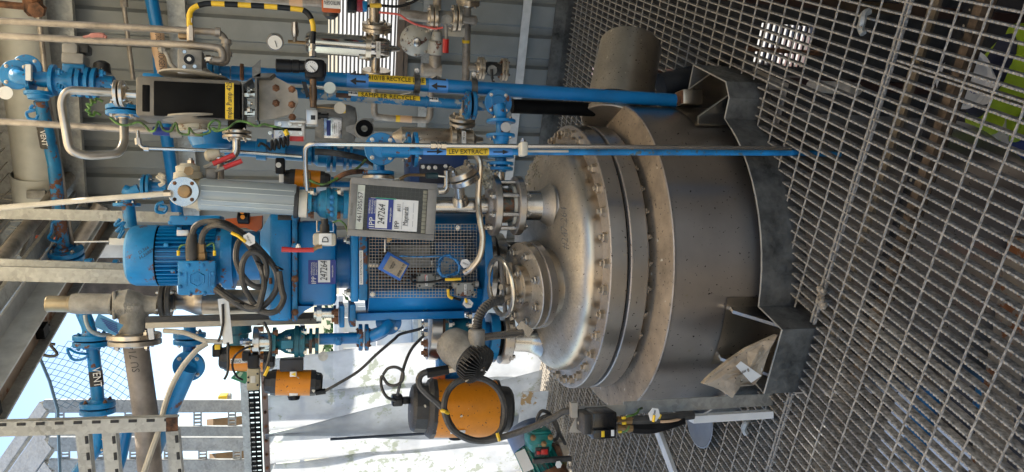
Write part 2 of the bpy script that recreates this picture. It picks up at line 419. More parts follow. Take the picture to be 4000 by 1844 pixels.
# steel under the grating
bm1 = thing('support_beam', 'deep channel beam under the grating with tan dusty flanges, across the front of the vessel', 'beam', R(-1.5, 1.86, -.03))
mb = MB(); mb.box(R(-1.5, 1.92, -.050), (6.6, .035, .012), (EX, EY, EZ)); part(bm1, 'top_flange', mb, mat('dusty_tan_flange', (.20, .165, .12), .85, dust=.5, dustc=(.2, .17, .13), var=.3))
part(bm1, 'web', MB().box(R(-1.5, 1.868, -.15), (6.6, .10, .012), (EX, EY, EZ)), mat('dark_beam_web', (.025, .027, .033), .6, var=.5, vs=25, speck=.04))
part(bm1, 'bottom_flange', MB().box(R(-1.5, 1.80, -.10), (6.6, .03, .04), (EX, EY, EZ)), mat('brown_dusty_beam', (.14, .10, .07), .85, var=.4, vs=20))
t = thing('support_beam', 'rusty brown beam under the grating left of the vessel', 'beam', R(-2.6, 3.75, -.04)); mb = MB()
mb.box(R(-2.6, 3.75, -.045), (3.2, .10, .012), (EX, EY, EZ)); mb.box(R(-2.6, 3.75, -.14), (3.2, .012, .18), (EX, EY, EZ)); mb.box(R(-2.6, 3.75, -.235), (3.2, .10, .012), (EX, EY, EZ)); part(t, 'section', mb, RUST)
t = thing('daylight_patch', 'white patch standing in for daylight on the floor below, seen at the lower left', 'sheet', R(-4.2, 4.2, GND+.11)); part(t, 'sheet', MB().box(R(-4.35, 4.15, GND+.13), (1.5, 1.0, .02), (EX, EY, EZ)), WHITE)  # daylight on the lower floor imitated by a white slab
t = thing('support_beam', 'narrow dusty beam running under the grating away from the camera', 'beam', R(-.02, 2, -.04))
part(t, 'section', MB().box(R(.02, 3.0, -.12), (.07, 2.1, .16), (EX, EY, EZ)), mat('brown_dusty_beam2', (.13, .10, .07), .85, var=.4, vs=20))
# lower storey: dark room with daylit openings
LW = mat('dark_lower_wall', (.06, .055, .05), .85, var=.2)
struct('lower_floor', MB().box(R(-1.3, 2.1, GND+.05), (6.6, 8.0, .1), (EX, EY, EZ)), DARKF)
lb = MB()
a, b = Wp(2940, 250, 5.45), Wp(3185, 105, 5.45); za, zb = a.z, b.z; ua, ub = a.dot(EX), b.dot(EX)
lo, hi = min(za, zb), max(za, zb); um = Wp(3030, 200, 5.45).dot(EX)
for (u0, u1, z0, z1) in ((-4.6, ua, GND, -.12), (ub, 2, GND, -.12), (ua, ub, GND, lo), (ua, ub, hi, -.12)):
    lb.box(R((u0+u1)/2, 5.5, (z0+z1)/2), (abs(u1-u0), .1, z1-z0), (EX, EY, EZ))
lb.box(R(2.05, 2, (GND-.12)/2), (.1, 7.2, -GND-.12), (EX, EY, EZ)); lb.box(R(-1.3, -1.9, (GND-.12)/2), (6.6, .1, -GND-.12), (EX, EY, EZ))
for (v0, v1) in ((-1.9, 3.35), (4.75, 5.45)): lb.box(R(-4.0, (v0+v1)/2, (GND-.12)/2), (.1, v1-v0, -GND-.12), (EX, EY, EZ))
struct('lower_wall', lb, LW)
wf = thing('window_grille', 'bright barred window of the storey below, seen through the grating at right', 'window', R((ua+ub)/2, 5.44, lo))
for k in range(9):
    zz = lo+(hi-lo)*(k+.5)/9; part(wf, 'bar', MB().box(R((ua+ub)/2, 5.44, zz), (ub-ua, .03, (hi-lo)*.035), (EX, EY, EZ)), BROWN)
part(wf, 'mullion', MB().box(R(ua+(ub-ua)*.38, 5.43, (lo+hi)/2), ((ub-ua)*.10, .04, hi-lo+.2), (EX, EY, EZ)), RUST)
# ---------------------------------------------------------------- far wall
WV = 5.12
def wz(x): return Wp(x, 300, WV).z
bw = thing('cladding_wall', 'light grey wall of ribbed steel sheets behind the equipment', 'wall', R(0, WV, 0))
opL, opR = Wp(1400, 312, WV).dot(EX), Wp(1400, -80, WV).dot(EX); opT, opB = wz(1282), wz(1545)
def clad(u0, u1, z0, z1):
    mb = MB(); n = max(1, round((u1-u0)/.19)); st = (u1-u0)/n; pr = []
    for i in range(n):
        a = u0+i*st; pr += [(a, 0), (a+st*.62, 0), (a+st*.70, .032), (a+st*.92, .032)]
    pr.append((u1, 0)); vs = []; fs = []
    for (u, dd) in pr: vs += [R(u, WV+dd, z0), R(u, WV+dd, z1)]
    for i in range(len(pr)-1): fs.append((2*i, 2*i+2, 2*i+3, 2*i+1))
    mb.add(vs, fs); return part(bw, 'cladding_sheet', mb, CLADG, smooth=False)
for (a, b, z0, z1) in ((-2.42, -1.5, .04, 3.35), (-1.5, opL, .04, 3.35), (opL, opR, .04, opB), (opL, opR, opT, 3.35), (opR, .95, .04, 3.35), (.95, 1.8, .04, 3.35)): clad(a, b, z0, z1)
# louvred vent with daylight behind
lv = thing('louvre_vent', 'louvred opening in the far wall with daylight between its grey slats', 'vent', R((opL+opR)/2, WV, opB))
nsl = 17
for k in range(nsl):
    z = opB+(opT-opB)*(k+.5)/nsl; part(lv, 'slat', MB().box(R((opL+opR)/2, WV+.02, z), (opR-opL, .012, (opT-opB)/nsl*.5), (EX, EY, EZ)), mat('louvre_grey', (.20, .20, .20), .5))
mb = MB(); mb.box(R(opL-.012, WV-.01, (opT+opB)/2), (.03, .05, opT-opB+.06), (EX, EY, EZ)); mb.box(R((opL+opR)/2, WV-.01, opB-.02), (opR-opL, .05, .045), (EX, EY, EZ)); mb.box(R((opL+opR)/2, WV-.012, opB-.06), (opR-opL, .03, .025), (EX, EY, EZ)); part(lv, 'frame', mb, mat('brown_grey_frame', (.16, .12, .09), .6))
# wall rails
def rail(name, x, h, dep, m_, label, u0=-2.4, u1=1.8, y=300, ties=False):
    z = Wp(x, y, WV-dep).z; t = thing(name, label, 'rail', R(0, WV-dep, z)); L_ = u1-u0
    mb = MB(); mb.box(R((u0+u1)/2, WV-dep, z), (L_, .012, h), (EX, EY, EZ)); mb.box(R((u0+u1)/2, WV-dep/2-.004, z-h/2+.006), (L_, dep-.014, .008), (EX, EY, EZ)); part(t, 'channel', mb, m_)
    if ties:
        for k in range(14):
            u = u0+.2+k*.3; part(t, 'netting_wire', MB().tube([R(u, WV-.01, z+h/2), R(u+.02, WV-.05, z+h*.5+.05), R(u-.01, WV-.01, z+h*.5+.13)], .004, 5), IVORY)
    return t
rail('wall_rail', 1657, .055, .10, GALV, 'galvanised sheeting rail below the louvred vent', ties=True)
rail('wall_rail', 708, .10, .10, GALV, 'wide galvanised sheeting rail high on the wall behind the black hoop pipe')
rail('wall_rail', 2030, .055, .03, mat('white_trim', (.62, .62, .60), .5), 'white painted trim rail low on the grey wall')
rail('wall_rail', 2195, .05, .05, BROWN, 'dark brown rail along the foot of the grey wall')
tp = thing('kick_plate', 'grey steel kick plate where the grating meets the far wall', 'plate', R(0, 5.06, 0)); part(tp, 'strip', MB().box(R(-.35, 5.068, .05), (4.0, .008, .13), (EX, EY, EZ)), GALVD)
v2 = thing('corner_post', 'white painted steel post at the left end of the grey wall', 'post', R(-2.43, WV, 0)); part(v2, 'section', MB().box(R(-2.43, WV-.03, 1.6), (.10, .10, 3.4), (EX, EY, EZ), .006), mat('white_trim', (.62, .62, .60), .5))
# right-hand wall, out of the picture
sw = thing('side_wall', 'grey sheeted side wall at the right edge of the room', 'wall', R(1.85, 2.5, 0)); part(sw, 'sheet', MB().box(R(1.86, 2.85, 1.7), (.05, 4.6, 3.4), (EX, EY, EZ)), CLADG)
# ---------------------------------------------------------------- roof
rf = thing('roof', 'dark sheeted roof on galvanised purlins with netting under it', 'roof', R(0, 4, 3.5))
RFM = mat('roof_underside', (.11, .09, .075), .8, var=.3, vs=8); RLM = mat('added_rooflight_sheet', (.92, .81, .60), .6, var=.05, vs=2, trans=.42, tl_mix=.95)
part(rf, 'roof_sheet', MB().box(R(-.4, 4.75, 3.62), (4.6, 1.3, .04), (EX, EY, EZ)), RFM); part(rf, 'roof_sheet', MB().box(R(1.3, 2.35, 3.62), (1.2, 3.48, .04), (EX, EY, EZ)), RFM)
for k in range(3): part(rf, 'added_rooflight', MB().box(R(-2.15+k*1.15, 2.35, 3.62), (1.12, 3.48, .004), (EX, EY, EZ)), RLM)  # unseen translucent panels, added so warm light falls from above
for u in (-2.1, -1.35, -.6, .15, .9): part(rf, 'purlin', MB().box(R(u, 3.7, 3.52), (.06, 3.1, .14), (EX, EY, EZ)), GALV)
for k in range(26):
    u = -2.35+k*.085+random.uniform(-.02, .02); part(rf, 'netting_wire', MB().tube([R(u, 2.3, 3.44+random.uniform(-.02, .02)), R(u+random.uniform(-.06, .06), 3.6, 3.42), R(u, 5.0, 3.44)], .0035, 5), IVORY)
# eaves beam at the open left side with its rails
EU = -2.17
ev = thing('eaves_beam', 'white and galvanised eaves beam with rusty brown flange slanting over the open left side', 'beam', R(EU, 4, 3.1))
mb = MB(); mb.box(R(EU, 3.4, 3.04), (.012, 3.8, .14), (EX, EY, EZ)); mb.box(R(EU+.05, 3.4, 3.105), (.09, 3.8, .012), (EX, EY, EZ)); part(ev, 'white_channel', mb, mat('white_trim', (.62, .62, .60), .5))
part(ev, 'brown_flange', MB().box(R(EU-.055, 3.4, 3.00), (.10, 3.8, .012), (EX, EY, EZ)), mat('rusty_cream_flange', (.34, .24, .16), .7, chip=.09, chipc=(.22, .08, .03)))
part(ev, 'outer_lip', MB().box(R(EU-.115, 3.4, 3.0), (.012, 3.8, .11), (EX, EY, EZ)), GALV)
part(ev, 'inner_angle', MB().box(R(EU+.15, 3.4, 3.12), (.09, 3.8, .02), (EX, EY, EZ)), GALV)
for v_ in (3.05, 3.7): part(ev, 'clip', MB().box(R(EU-.05, v_, 2.975), (.06, .07, .04), (EX, EY, EZ)), BLACKM)
cable('hanging_cable', [R(EU-.05, 3.75, 2.96), W(190, 1335, 4.45), W(222, 1380, 4.45), W(200, 1392, 4.45), W(160, 1380, 4.45), W(165, 1345, 4.45), W(215, 1345, 4.45)], .008, RUBBER, 'black cable coil hanging under the slanting eaves beam')
cp_ = thing('conduit_pipe', 'long beige conduit pipe slanting under the roof beside the eaves beam', 'pipe', R(-1.88, 3.5, 3.1)); pipe(cp_, [R(-1.88, 1.6, 3.14), R(-1.88, 5.05, 3.14)], .038, PIPEG)
# cross beams over the left corner
for (x, y0, y1, v_, nm, lab) in ((45, 560, 1300, 5.0, 'roof_purlin', 'galvanised roof purlin crossing high over the left corner'),):
    a, b = Wp(x-30, 480, 5.0), Wp(x+20, 1400, 5.0); q = thing(nm, lab, 'beam', a); mb = MB(); d = (b-a); X = d.normalized(); mb.box((a+b)/2, (d.length, .02, .16), (X, EY, X.cross(EY))); mb.box((a+b)/2+EY*.05, (d.length, .1, .012), (X, EY, X.cross(EY))); part(q, 'section', mb, GALV)
q = thing('roof_beam', 'galvanised beam above the grey wall with a rough cream edge', 'beam', Wp(210, 300, 4.98))
a, b = Wp(205, -60, 4.98), Wp(272, 800, 4.98); d = b-a; X = d.normalized(); mb = MB(); mb.box((a+b)/2, (d.length, .05, .20), (X, EY, X.cross(EY))); mb.box((a+b)/2-X.cross(EY)*.10, (d.length, .09, .012), (X, EY, X.cross(EY))); part(q, 'section', mb, GALV)
# big cream duct along the wall top
t = thing('air_duct', 'large cream painted duct with a clipped collar along the top of the wall', 'duct', Wp(60, 300, 4.85))
a, b = Wp(62, -80, 4.8), Wp(165, 800, 4.8); pipe(t, [a, b], .125, DUCT, n=28)
c_ = Wp(142, 690, 4.8); part(t, 'collar', MB().lathe(c_, b-a, [(-.02, .128), (-.02, .134), (.20, .134), (.20, .128)], 28, False), DUCT); part(t, 'clip', MB().box(Wp(143, 760, 4.65), (.05, .03, .10), bev=.006), CAST)
t = thing('roof_angle', 'galvanised angle iron above the cream duct at the very top', 'beam', Wp(20, 700, 4.9)); a, b = Wp(-6, 380, 4.9), Wp(62, 1060, 4.9); d = b-a; X = d.normalized(); part(t, 'section', MB().box((a+b)/2, (d.length, .03, .11), (X, EY, X.cross(EY))), GALV)
# ---------------------------------------------------------------- posts behind the drive
def post(y0, y1, x0, x1, Y, wpx, m_, label, name='steel_post', lip=True):
    a, b = W(x0, y0, Y), W(x1, y1, Y); t = thing(name, label, 'post', b); wd = wpx*S((x0+x1)/2, Y); d = a-b; Z = d.normalized(); X = (XR-Z*XR.dot(Z)).normalized(); mb = MB()
    Yd = Z.cross(X); mb.box((a+b)/2, (wd, .012, d.length), (X, Yd, Z))
    if lip:
        for s in (-1, 1): mb.box((a+b)/2+X*(s*(wd/2-.005))+Yd*.035, (.010, .058, d.length), (X, Yd, Z))
    part(t, 'section', mb, m_); return t
post(832, 850, -60, 700, 4.3, 42, GALV, 'galvanised channel post behind the frosted tube')
post(1068, 1098, -60, 1200, 3.75, 54, GALV, 'broad galvanised channel post behind the blue motor')
post(1022, 1050, -60, 700, 3.95, 26, GALV, 'thin galvanised angle post beside the broad channel post')
# diagonal brace & mesh above the motor
t = thing('brace_pipe', 'beige diagonal brace pipe crossing the corner behind the posts', 'pipe', W(350, 880, 4.9)); pipe(t, [W(300, 950, 4.9), W(395, 800, 4.9)], .04, PIPEG)
cable('orange_cable', [Wp(112, 850, 4.7), Wp(95, 885, 4.7), Wp(108, 918, 4.7), Wp(200, 928, 4.7), Wp(300, 930, 4.7), Wp(352, 932, 4.7)], .010, mat('orange_cable_sheath', (.75, .12, .03), .45), 'orange cable looped under the roof at the left corner')
cable('black_cable', [Wp(130, 850, 4.65), Wp(128, 900, 4.65), Wp(108, 960, 4.65), Wp(92, 1000, 4.65)], .022, RUBBER, 'thick black cable bundle hanging beside the orange cable')
# ---------------------------------------------------------------- outdoors, left
bld = thing('white_building', 'low white clad building outside beyond the doorway', 'building', W(1500, 1320, 16))
a, b = W(1325, 1480, 16), W(1325, 1180, 16); zt = a.z; x0, x1 = a.x-2.2, b.x
for k in range(12):
    xx = x0+(x1-x0)*k/12; part(bld, 'wall_panel', MB().box((xx+(x1-x0)/24, 16+(0 if k % 2 else .05), (GND+zt)/2), ((x1-x0)/12-.02, .12, zt-GND)), mat('white_cladding', (.72, .72, .70), .5, var=.04))
part(bld, 'roof_edge', MB().box(((x0+x1)/2, 15.9, zt+.05), (x1-x0+.3, .4, .12)), WHITE); part(bld, 'ledge', MB().box(((x0+x1)/2, 15.75, zt-1.5), (x1-x0, .3, .1)), mat('grey_ledge', (.4, .43, .44), .5))
part(bld, 'downpipe', MB().box((x1-.15, 15.85, (GND+zt)/2), (.12, .1, zt-GND)), mat('grey_ledge', (.4, .43, .44), .5))
hd = thing('hedge', 'green leafy hedge outside between the doorway and the white building', 'hedge', (W(1300, 1375, 22).x, 22, GND)); mb = MB(); hx = W(1300, 1375, 22).x; ztop = W(1262, 1375, 22).z
for k in range(2600):
    p_ = V((hx+random.gauss(0, .55), 22+random.gauss(0, .5), GND+random.random()*(ztop-GND))); n_ = V((random.gauss(0, 1), random.gauss(0, 1), random.gauss(0, 1))).normalized(); u_ = n_.orthogonal().normalized()*.10; w2 = n_.cross(u_)
    mb.add([p_-u_, p_+w2*.6, p_+u_, p_-w2*.6], [(0, 1, 2, 3)])
part(hd, 'foliage', mb, GRASSM, smooth=False); part(hd, 'stem', MB().tube([(hx, 22, GND), (hx+.05, 22, ztop-1.5)], [.07, .03], 8), RUST)
gm = MB()
for k in range(9000):
    p_ = V((random.uniform(-9, -1.2), random.uniform(8.5, 15), GND)); a = random.uniform(0, 6.28); h_ = random.uniform(.08, .25)
    gm.add([p_+V((math.cos(a)*.03, math.sin(a)*.03, 0)), p_-V((math.cos(a)*.03, math.sin(a)*.03, 0)), p_+V((random.gauss(0, .05), random.gauss(0, .05), h_))], [(0, 1, 2)])
o = obj('grass', gm.mesh('grass', GRASSM, None, False)); o['kind'] = 'stuff'; o['label'] = 'pale grass growing on the ground outside'; o['category'] = 'grass'
# vertical cable ladders outside
def ladder(ya, yb, Y, label, xt, xb):
    t = thing('cable_ladder', label, 'cable ladder', W(xb, (ya+yb)/2, Y), 'galvanised cable ladders outside')
    for y in (ya, yb):
        a, b = W(xt, y, Y), W(xb, y, Y); c_ = a+V((-.75, .35, .55)); mb = MB()
        for (p_, q_) in ((a, b), (c_, a)):
            d = p_-q_; Z = d.normalized(); X = (XR-Z*XR.dot(Z)).normalized(); Y_ = Z.cross(X); mb.box((p_+q_)/2, (.10, .015, d.length), (X, Y_, Z)); mb.box((p_+q_)/2+X*.05+Y_*.02, (.012, .05, d.length), (X, Y_, Z)); mb.box((p_+q_)/2-X*.05+Y_*.02, (.012, .05, d.length), (X, Y_, Z))
        part(t, 'side_rail', mb, GALV)
    n = int((xb-xt)/135)
    for k in range(n+1):
        x = xt+60+k*135; a, b = W(x, ya, Y), W(x, yb, Y); mb = MB(); d = b-a; nn = 7
        for j in range(nn): mb.box(a+d*((j+.5)/nn)+V((0, .03, 0)), (d.length/nn*.55, .01, .055)); 
        mb.box((a+b)/2+V((0, .03, .03)), (d.length, .012, .012)); mb.box((a+b)/2+V((0, .03, -.03)), (d.length, .012, .012)); part(t, 'rung', mb, GALV)
ladder(1587, 1690, 7.4, 'galvanised cable ladder outside, the one nearest the orange actuators', 170, 1000)
ladder(1735, 1822, 6.9, 'galvanised cable ladder outside behind the slotted bracket frame', 190, 1000)
t = thing('yellow_pump_skid', 'small yellow framed steel skid on the outside platform', 'skid', W(870, 1560, 10)); part(t, 'frame', MB().box(W(872, 1548, 10), (.05, .2, .10), bev=.01).box(W(872, 1578, 10), (.05, .2, .10), bev=.01), YELT); part(t, 'body', MB().box(W(880, 1562, 10.1), (.16, .2, .14), bev=.03), GALV)
t = thing('timber_rack', 'brown steel rack of beams outside beyond the cable ladders', 'rack', W(860, 1720, 9))
for (y, x0_, x1_) in ((1655, 820, 960), (1735, 800, 960), (1790, 830, 970)): part(t, 'beam', MB().tube([W(x0_, y, 9), W(x1_, y-15, 9.4)], .07, 4), mat('tan_timber', (.20, .125, .06), .7))
# white outdoor cladding seen low through the doorway
t = thing('pipe_bridge', 'pale grey steel pipe bridge outside behind the strip curtain', 'bridge', W(1500, 1650, 8.5))
for x in (1180, 1330, 1480, 1660): part(t, 'beam', MB().box(W(x, 1680, 8.5), (2.9, .05, .05)), WHITE)
for y in (1480, 1610, 1740, 1860): a, b = W(1120, y, 8.6), W(2050, y, 8.6); part(t, 'upright', MB().box((a+b)/2, (.08, .06, (a-b).length)), GALV)
yb = thing('bounce_wall', 'cream wall added behind the camera to bounce warm light', 'building', (-3.8, -6, GND))  # unseen wall, added to reflect warm sunlight onto the vessel front
part(yb, 'wall', MB().box((-3.9, -6, 1.2), (5.4, .4, 9.3)), mat('bounce_cream', (.66, .56, .41), .9, var=.08, vs=2)); part(yb, 'bounce_wall_top', MB().box((-3.9, -5.95, 5.92), (5.6, .6, .14)), mat('bounce_cream', (.66, .56, .41), .9))
# ---------------------------------------------------------------- strip curtain doorway
def cur(x, y): return Wp(x, y, 4.55)
t = thing('curtain_rail', 'black slotted rail carrying the strip curtain over the doorway', 'rail', cur(1010, 1600))
a, b = cur(985, 1400), cur(1003, 1900); d = b-a; X = d.normalized(); zc = (a.z+b.z)/2
def crl(dz, dep, h, m_, nm): return part(t, nm, MB().box((a+b)/2+EZ*dz+EY*dep, (d.length, .02, h), (EX, EY, EZ)), m_)
crl(.055, 0, .05, GALV, 'top_channel'); crl(-.075, -.01, .04, mat('rusty_brown_strip', (.17, .12, .10), .7), 'clamp_strip')
nsl = 26; mb = MB()
for k in range(nsl+1): mb.box(R(b.dot(EX)+(a.dot(EX)-b.dot(EX))*k/nsl, (a.dot(EY)), zc-.005), (.018, .02, .075), (EX, EY, EZ))
for dz in (.03, -.005, -.04): mb.box((a+b)/2+EZ*dz, (d.length, .016, .010), (EX, EY, EZ))
part(t, 'slotted_rail', mb, BLACKM)
for k in range(9):
    q = R(b.dot(EX)+(a.dot(EX)-b.dot(EX))*(k+.5)/9, a.dot(EY)-.025, zc-.075); bolt(t, q, -EY, .010, RUST)
t = thing('strip_curtain', 'translucent plastic strip curtain with cloudy mossy stains in the doorway', 'curtain', cur(1500, 1650))
edges = [(1425, 1420), (1560, 1500), (1690, 1640), (1800, 1775), (1940, 1930)]
random.seed(3)
def strip(u0t, u1t, u0b, u1b, dep, sw_):
    mb = MB(); nz, nu = 26, 10; vs = []; fs = []; zt_ = zc-.07; zb_ = .06
    for i in range(nz+1):
        f = i/nz; z = zt_+(zb_-zt_)*f
        for j in range(nu+1):
            g = j/nu; u = (u0t+(u1t-u0t)*g)*(1-f)+(u0b+(u1b-u0b)*g)*f; vs.append(R(u, 4.56+dep+sw_*math.sin(f*3+1)*.05+.018*math.cos(g*3.1)*(1-f*.4)+.012*math.sin(f*9+g*4), z))
    for i in range(nz):
        for j in range(nu): a_ = i*(nu+1)+j; fs.append((a_, a_+1, a_+nu+2, a_+nu+1))
    mb.add(vs, fs); o = part(t, 'strip', mb, PVC); md = o.modifiers.new('thick', 'SOLIDIFY'); md.thickness = .003
def uu(y, x=1050): return cur(x, y).dot(EX)
strip(uu(1555), uu(1405), uu(1500, 2050), uu(1290, 2050), 0, .4)
strip(uu(1700), uu(1545), uu(1612, 2050), uu(1470, 2050), .03, -.3)
strip(uu(1820), uu(1690), uu(1725, 2050), uu(1590, 2050), -.03, .5)
strip(uu(1960), uu(1810), uu(1860, 2050), uu(1700, 2050), .02, -.4)
strip(uu(1692), uu(1672), uu(1705, 2050), uu(1425, 2050), -.07, .2)
a, b = Wp(1290, 1716, 4.46), Wp(1690, 1692, 4.46); part(t, 'edge_rod', MB().tube([a, b], .011, 6), mat('dark_navy_rod', (.02, .03, .05), .4))
t = thing('door_sill_sheet', 'white sheet with brown drips standing at the foot of the doorway', 'sheet', Wp(2100, 1600, 4.9)); a = Wp(2080, 1530, 4.44); b = Wp(2080, 1690, 4.44)
part(t, 'sheet', MB().box((a+b)/2-EZ*.0, ((b-a).length, .006, .20), (EX, EY, EZ)), mat('drip_stained_white', (.62, .60, .56), .5, chip=.05, chipc=(.45, .28, .12), cs=8))

# bird net against the sky
t = thing('bird_net', 'thin diamond bird net stretched against the sky beside the blue VENT pipe', 'net', W(300, 1450, 5.6)); NA, NB, NC, ND = (150, 1385), (500, 1225), (560, 1560), (225, 1600)
def nq(s_, q_): return W((NA[0]*(1-s_)+NB[0]*s_)*(1-q_)+(ND[0]*(1-s_)+NC[0]*s_)*q_, (NA[1]*(1-s_)+NB[1]*s_)*(1-q_)+(ND[1]*(1-s_)+NC[1]*s_)*q_, 5.6)
mb = MB()
for k in range(-9, 10):
    for sg in (1, -1):
        P = []
        for i in range(19):
            q_ = i/18; s_ = k/9+q_*1.0 if sg > 0 else k/9+1-q_*1.0
            if 0 <= s_ <= 1: P.append(nq(s_, q_))
        if len(P) > 1: mb.tube(P, .0022, 4)
part(t, 'net_cords', mb, NETM); part(t, 'edge_rope', MB().tube([nq(0, 0), nq(.02, .5), nq(0, 1), W(235, 1880, 5.6)], .010, 6), NETM)

random.seed(21)
for k in range(34):
    y = 600+k*20+random.uniform(-7, 7); x1 = 18+(y-600)*.10; L_ = random.uniform(40, 75); part(rf, 'netting_wire', MB().tube([W(x1-30, y, 5.25), W(x1+L_*.5, y+random.uniform(-10, 10), 5.25), W(x1+L_, y+random.uniform(-14, 14), 5.25)], .0042, 5), IVORY)
part(rf, 'soffit_board', MB().box(R(-2.62, 5.28, 3.12), (.75, .12, .95), (EX, EY, EZ)), RFM)
# ================================================================ REACTOR VESSEL
def bx(th, name, x0, y0, x1, y1, Yf, dep, m_, bev=.006, label=None, rot=0, tilt=0):
    """box whose front face spans the survey rectangle at depth Yf"""
    c_ = W((x0+x1)/2, (y0+y1)/2, Yf); k = S((x0+x1)/2, Yf); X = V((math.cos(rot), math.sin(rot), 0)); Y_ = V((-math.sin(rot), math.cos(rot), 0)); Z = EZ.copy()
    if tilt: q = Quaternion(Y_, tilt); X = q @ X; Z = q @ Z
    h = (W(x0, (y0+y1)/2, Yf)-W(x1, (y0+y1)/2, Yf)).length
    return part(th, name, MB().box(c_+Y_*dep/2, ((y1-y0)*k, dep, h), (X, Y_, Z), bev), m_, label)
def vl(th, name, y, Y, prof, m_, n=36, label=None, xm=None):
    """upright turned piece: prof = (photo x, half-width in photo px); axis stands at photo y, Y metres away"""
    xm = xm or (prof[0][0]+prof[-1][0])/2; o_ = W(xm, y, Y); k = S(xm, Y)
    return part(th, name, MB().lathe((o_.x, o_.y, 0), EZ, [(W(x, y, Y).z, hw*k) for x, hw in prof][::-1], n), m_, label)
AX3 = V((AXY.x, AXY.y, 0))
vs_ = thing('reactor_vessel', 'large stainless steel jacketed reactor vessel standing through the grating floor, bolted head on top', 'reactor vessel', AX3)
part(vs_, 'jacket', MB().lathe(AX3, EZ, [(-1.5, .5), (-1.2, .64), (.418, .64), (.43, .644), (.434, .641)], 96, False), SS)
part(vs_, 'jacket_top', MB().lathe(AX3, EZ, [(.424, .63), (.431, .642), (.436, .637), (.440, .625), (.452, .52), (.456, .49)], 96, False), DUSTY, 'dusty sloping shelf speckled with dirt')
part(vs_, 'neck', MB().lathe(AX3, EZ, [(.40, .485), (.50, .485)], 72, False), SS)
FL = mat('machined_stainless', (.52, .485, .45), .28, 1., var=.08, vs=5, dust=.6, dustc=(.36, .25, .15), streak=.03, bump=.003, speck=.012, aniso=.6)
f1 = part(vs_, 'body_flange', MB().lathe(AX3, EZ, [(.485, .47), (.485, .547), (.489, .55), (.549, .55), (.553, .547), (.553, .47)], 96, False), FL)
part(vs_, 'gasket', MB().lathe(AX3, EZ, [(.553, .525), (.566, .525)], 72, False), BLACKM)
f2 = part(vs_, 'head_flange', MB().lathe(AX3, EZ, [(.566, .47), (.566, .547), (.570, .55), (.627, .55), (.631, .547), (.632, .46)], 96, False), FL)
for k in range(34):
    a = 2*math.pi*(k+.35)/34; d = V((math.cos(a), math.sin(a), 0)); bolt(f2, AX3+d*.517+EZ*.631, EZ, .0185, SSD); bolt(f1, AX3+d*.517+EZ*.485, -EZ, .0175, SSC)
prof = [(.60, .474), (.66, .474)]; A_, B_, PW = .474, .125, 2.5
for k in range(1, 23):
    t_ = math.pi/2*k/22; prof.append((.66+B_*math.sin(t_)**(2/PW), A_*max(0.0, math.cos(t_))**(2/PW)))
hd_ = part(vs_, 'head', MB().lathe(AX3, EZ, prof, 96, False), SSD)
text(hd_, '#247-264', W(2205, 893, 2.665), V((1, .12, 0)), V((0, .35, 1)), .034, mat('marker_pen', (.11, .095, .075), .6), 'handwriting', ex=.006, shear=.2, w_=.155)
# bird-dropping debris on the head at the right
mb = MB()
for k in range(90):
    a = random.gauss(0.15, .28); r_ = .36+random.gauss(.04, .05); r_ = min(.47, r_); zz = .66+B_*max(0, 1-(r_/A_)**PW)**(1/PW); p_ = AX3+V((math.cos(a)*r_, math.sin(a)*r_, zz+.002)); s_ = random.uniform(.003, .010)
    mb.lathe(p_-EZ*s_*.4, V((random.gauss(0, .4), random.gauss(0, .4), 1)), [(0, s_), (s_*.5, s_*.7), (s_*.8, s_*.1)], 6)
o = part(vs_, 'bird_droppings', mb, mat('dry_droppings', (.42, .38, .29), .9, var=.4, vs=60)); o['kind'] = 'stuff'
mb = MB()
for k in range(60):
    a = random.uniform(.2, 6.1) if k > 35 else random.gauss(-.35, .45); r_ = random.uniform(.50, .63); p_ = AX3+V((math.cos(a)*r_, math.sin(a)*r_, .441-(r_-.5)*.08)); s_ = random.uniform(.003, .008)
    mb.lathe(p_, V((random.gauss(0, .3), random.gauss(0, .3), 1)), [(0, s_), (s_*.4, s_*.8), (s_*.7, s_*.1)], 6)
o = part(vs_, 'debris', mb, mat('dry_droppings', (.42, .38, .29), .9)); o['kind'] = 'stuff'
# support lugs
def lug(ca, sa, w1, w2):
    d = V((ca, sa, 0)); s = V((-sa, ca, 0))
    for q in (-w1, w2):
        b0 = AX3+d*.63+s*q; P = [b0+EZ*.20, b0+d*.03+EZ*.205, b0+d*.15-EZ*.0+EZ*.06, b0+d*.15-EZ*.2, b0-EZ*.2]; part(vs_, 'gusset_plate', MB().prism([p-s*.006 for p in P], s*.012), SSC)
    c_ = AX3+d*.72+s*(w2-w1)/2-EZ*.15; part(vs_, 'lug_plate', MB().box(c_, (.18, w1+w2+.04, .02), (d, s, EZ)), SSC)
    part(vs_, 'pad_plate', MB().lathe(AX3, EZ, [(-.2, .645), (.22, .645)], 8, False, (-.22, .22), d), SSD)
lug(-EY.x, -EY.y, .10, .10); lug(EX.x, EX.y, .12, .12); lug(-EX.x, -EX.y, .1, .1)
# hinge clamp bits on the shelf
part(vs_, 'rust_mark', MB().tube(fillet([W(2416, 1560, 2.98), W(2410, 1525, 2.98), W(2425, 1512, 2.98), W(2428, 1545, 2.98)], .02), .006, 8), RUST)
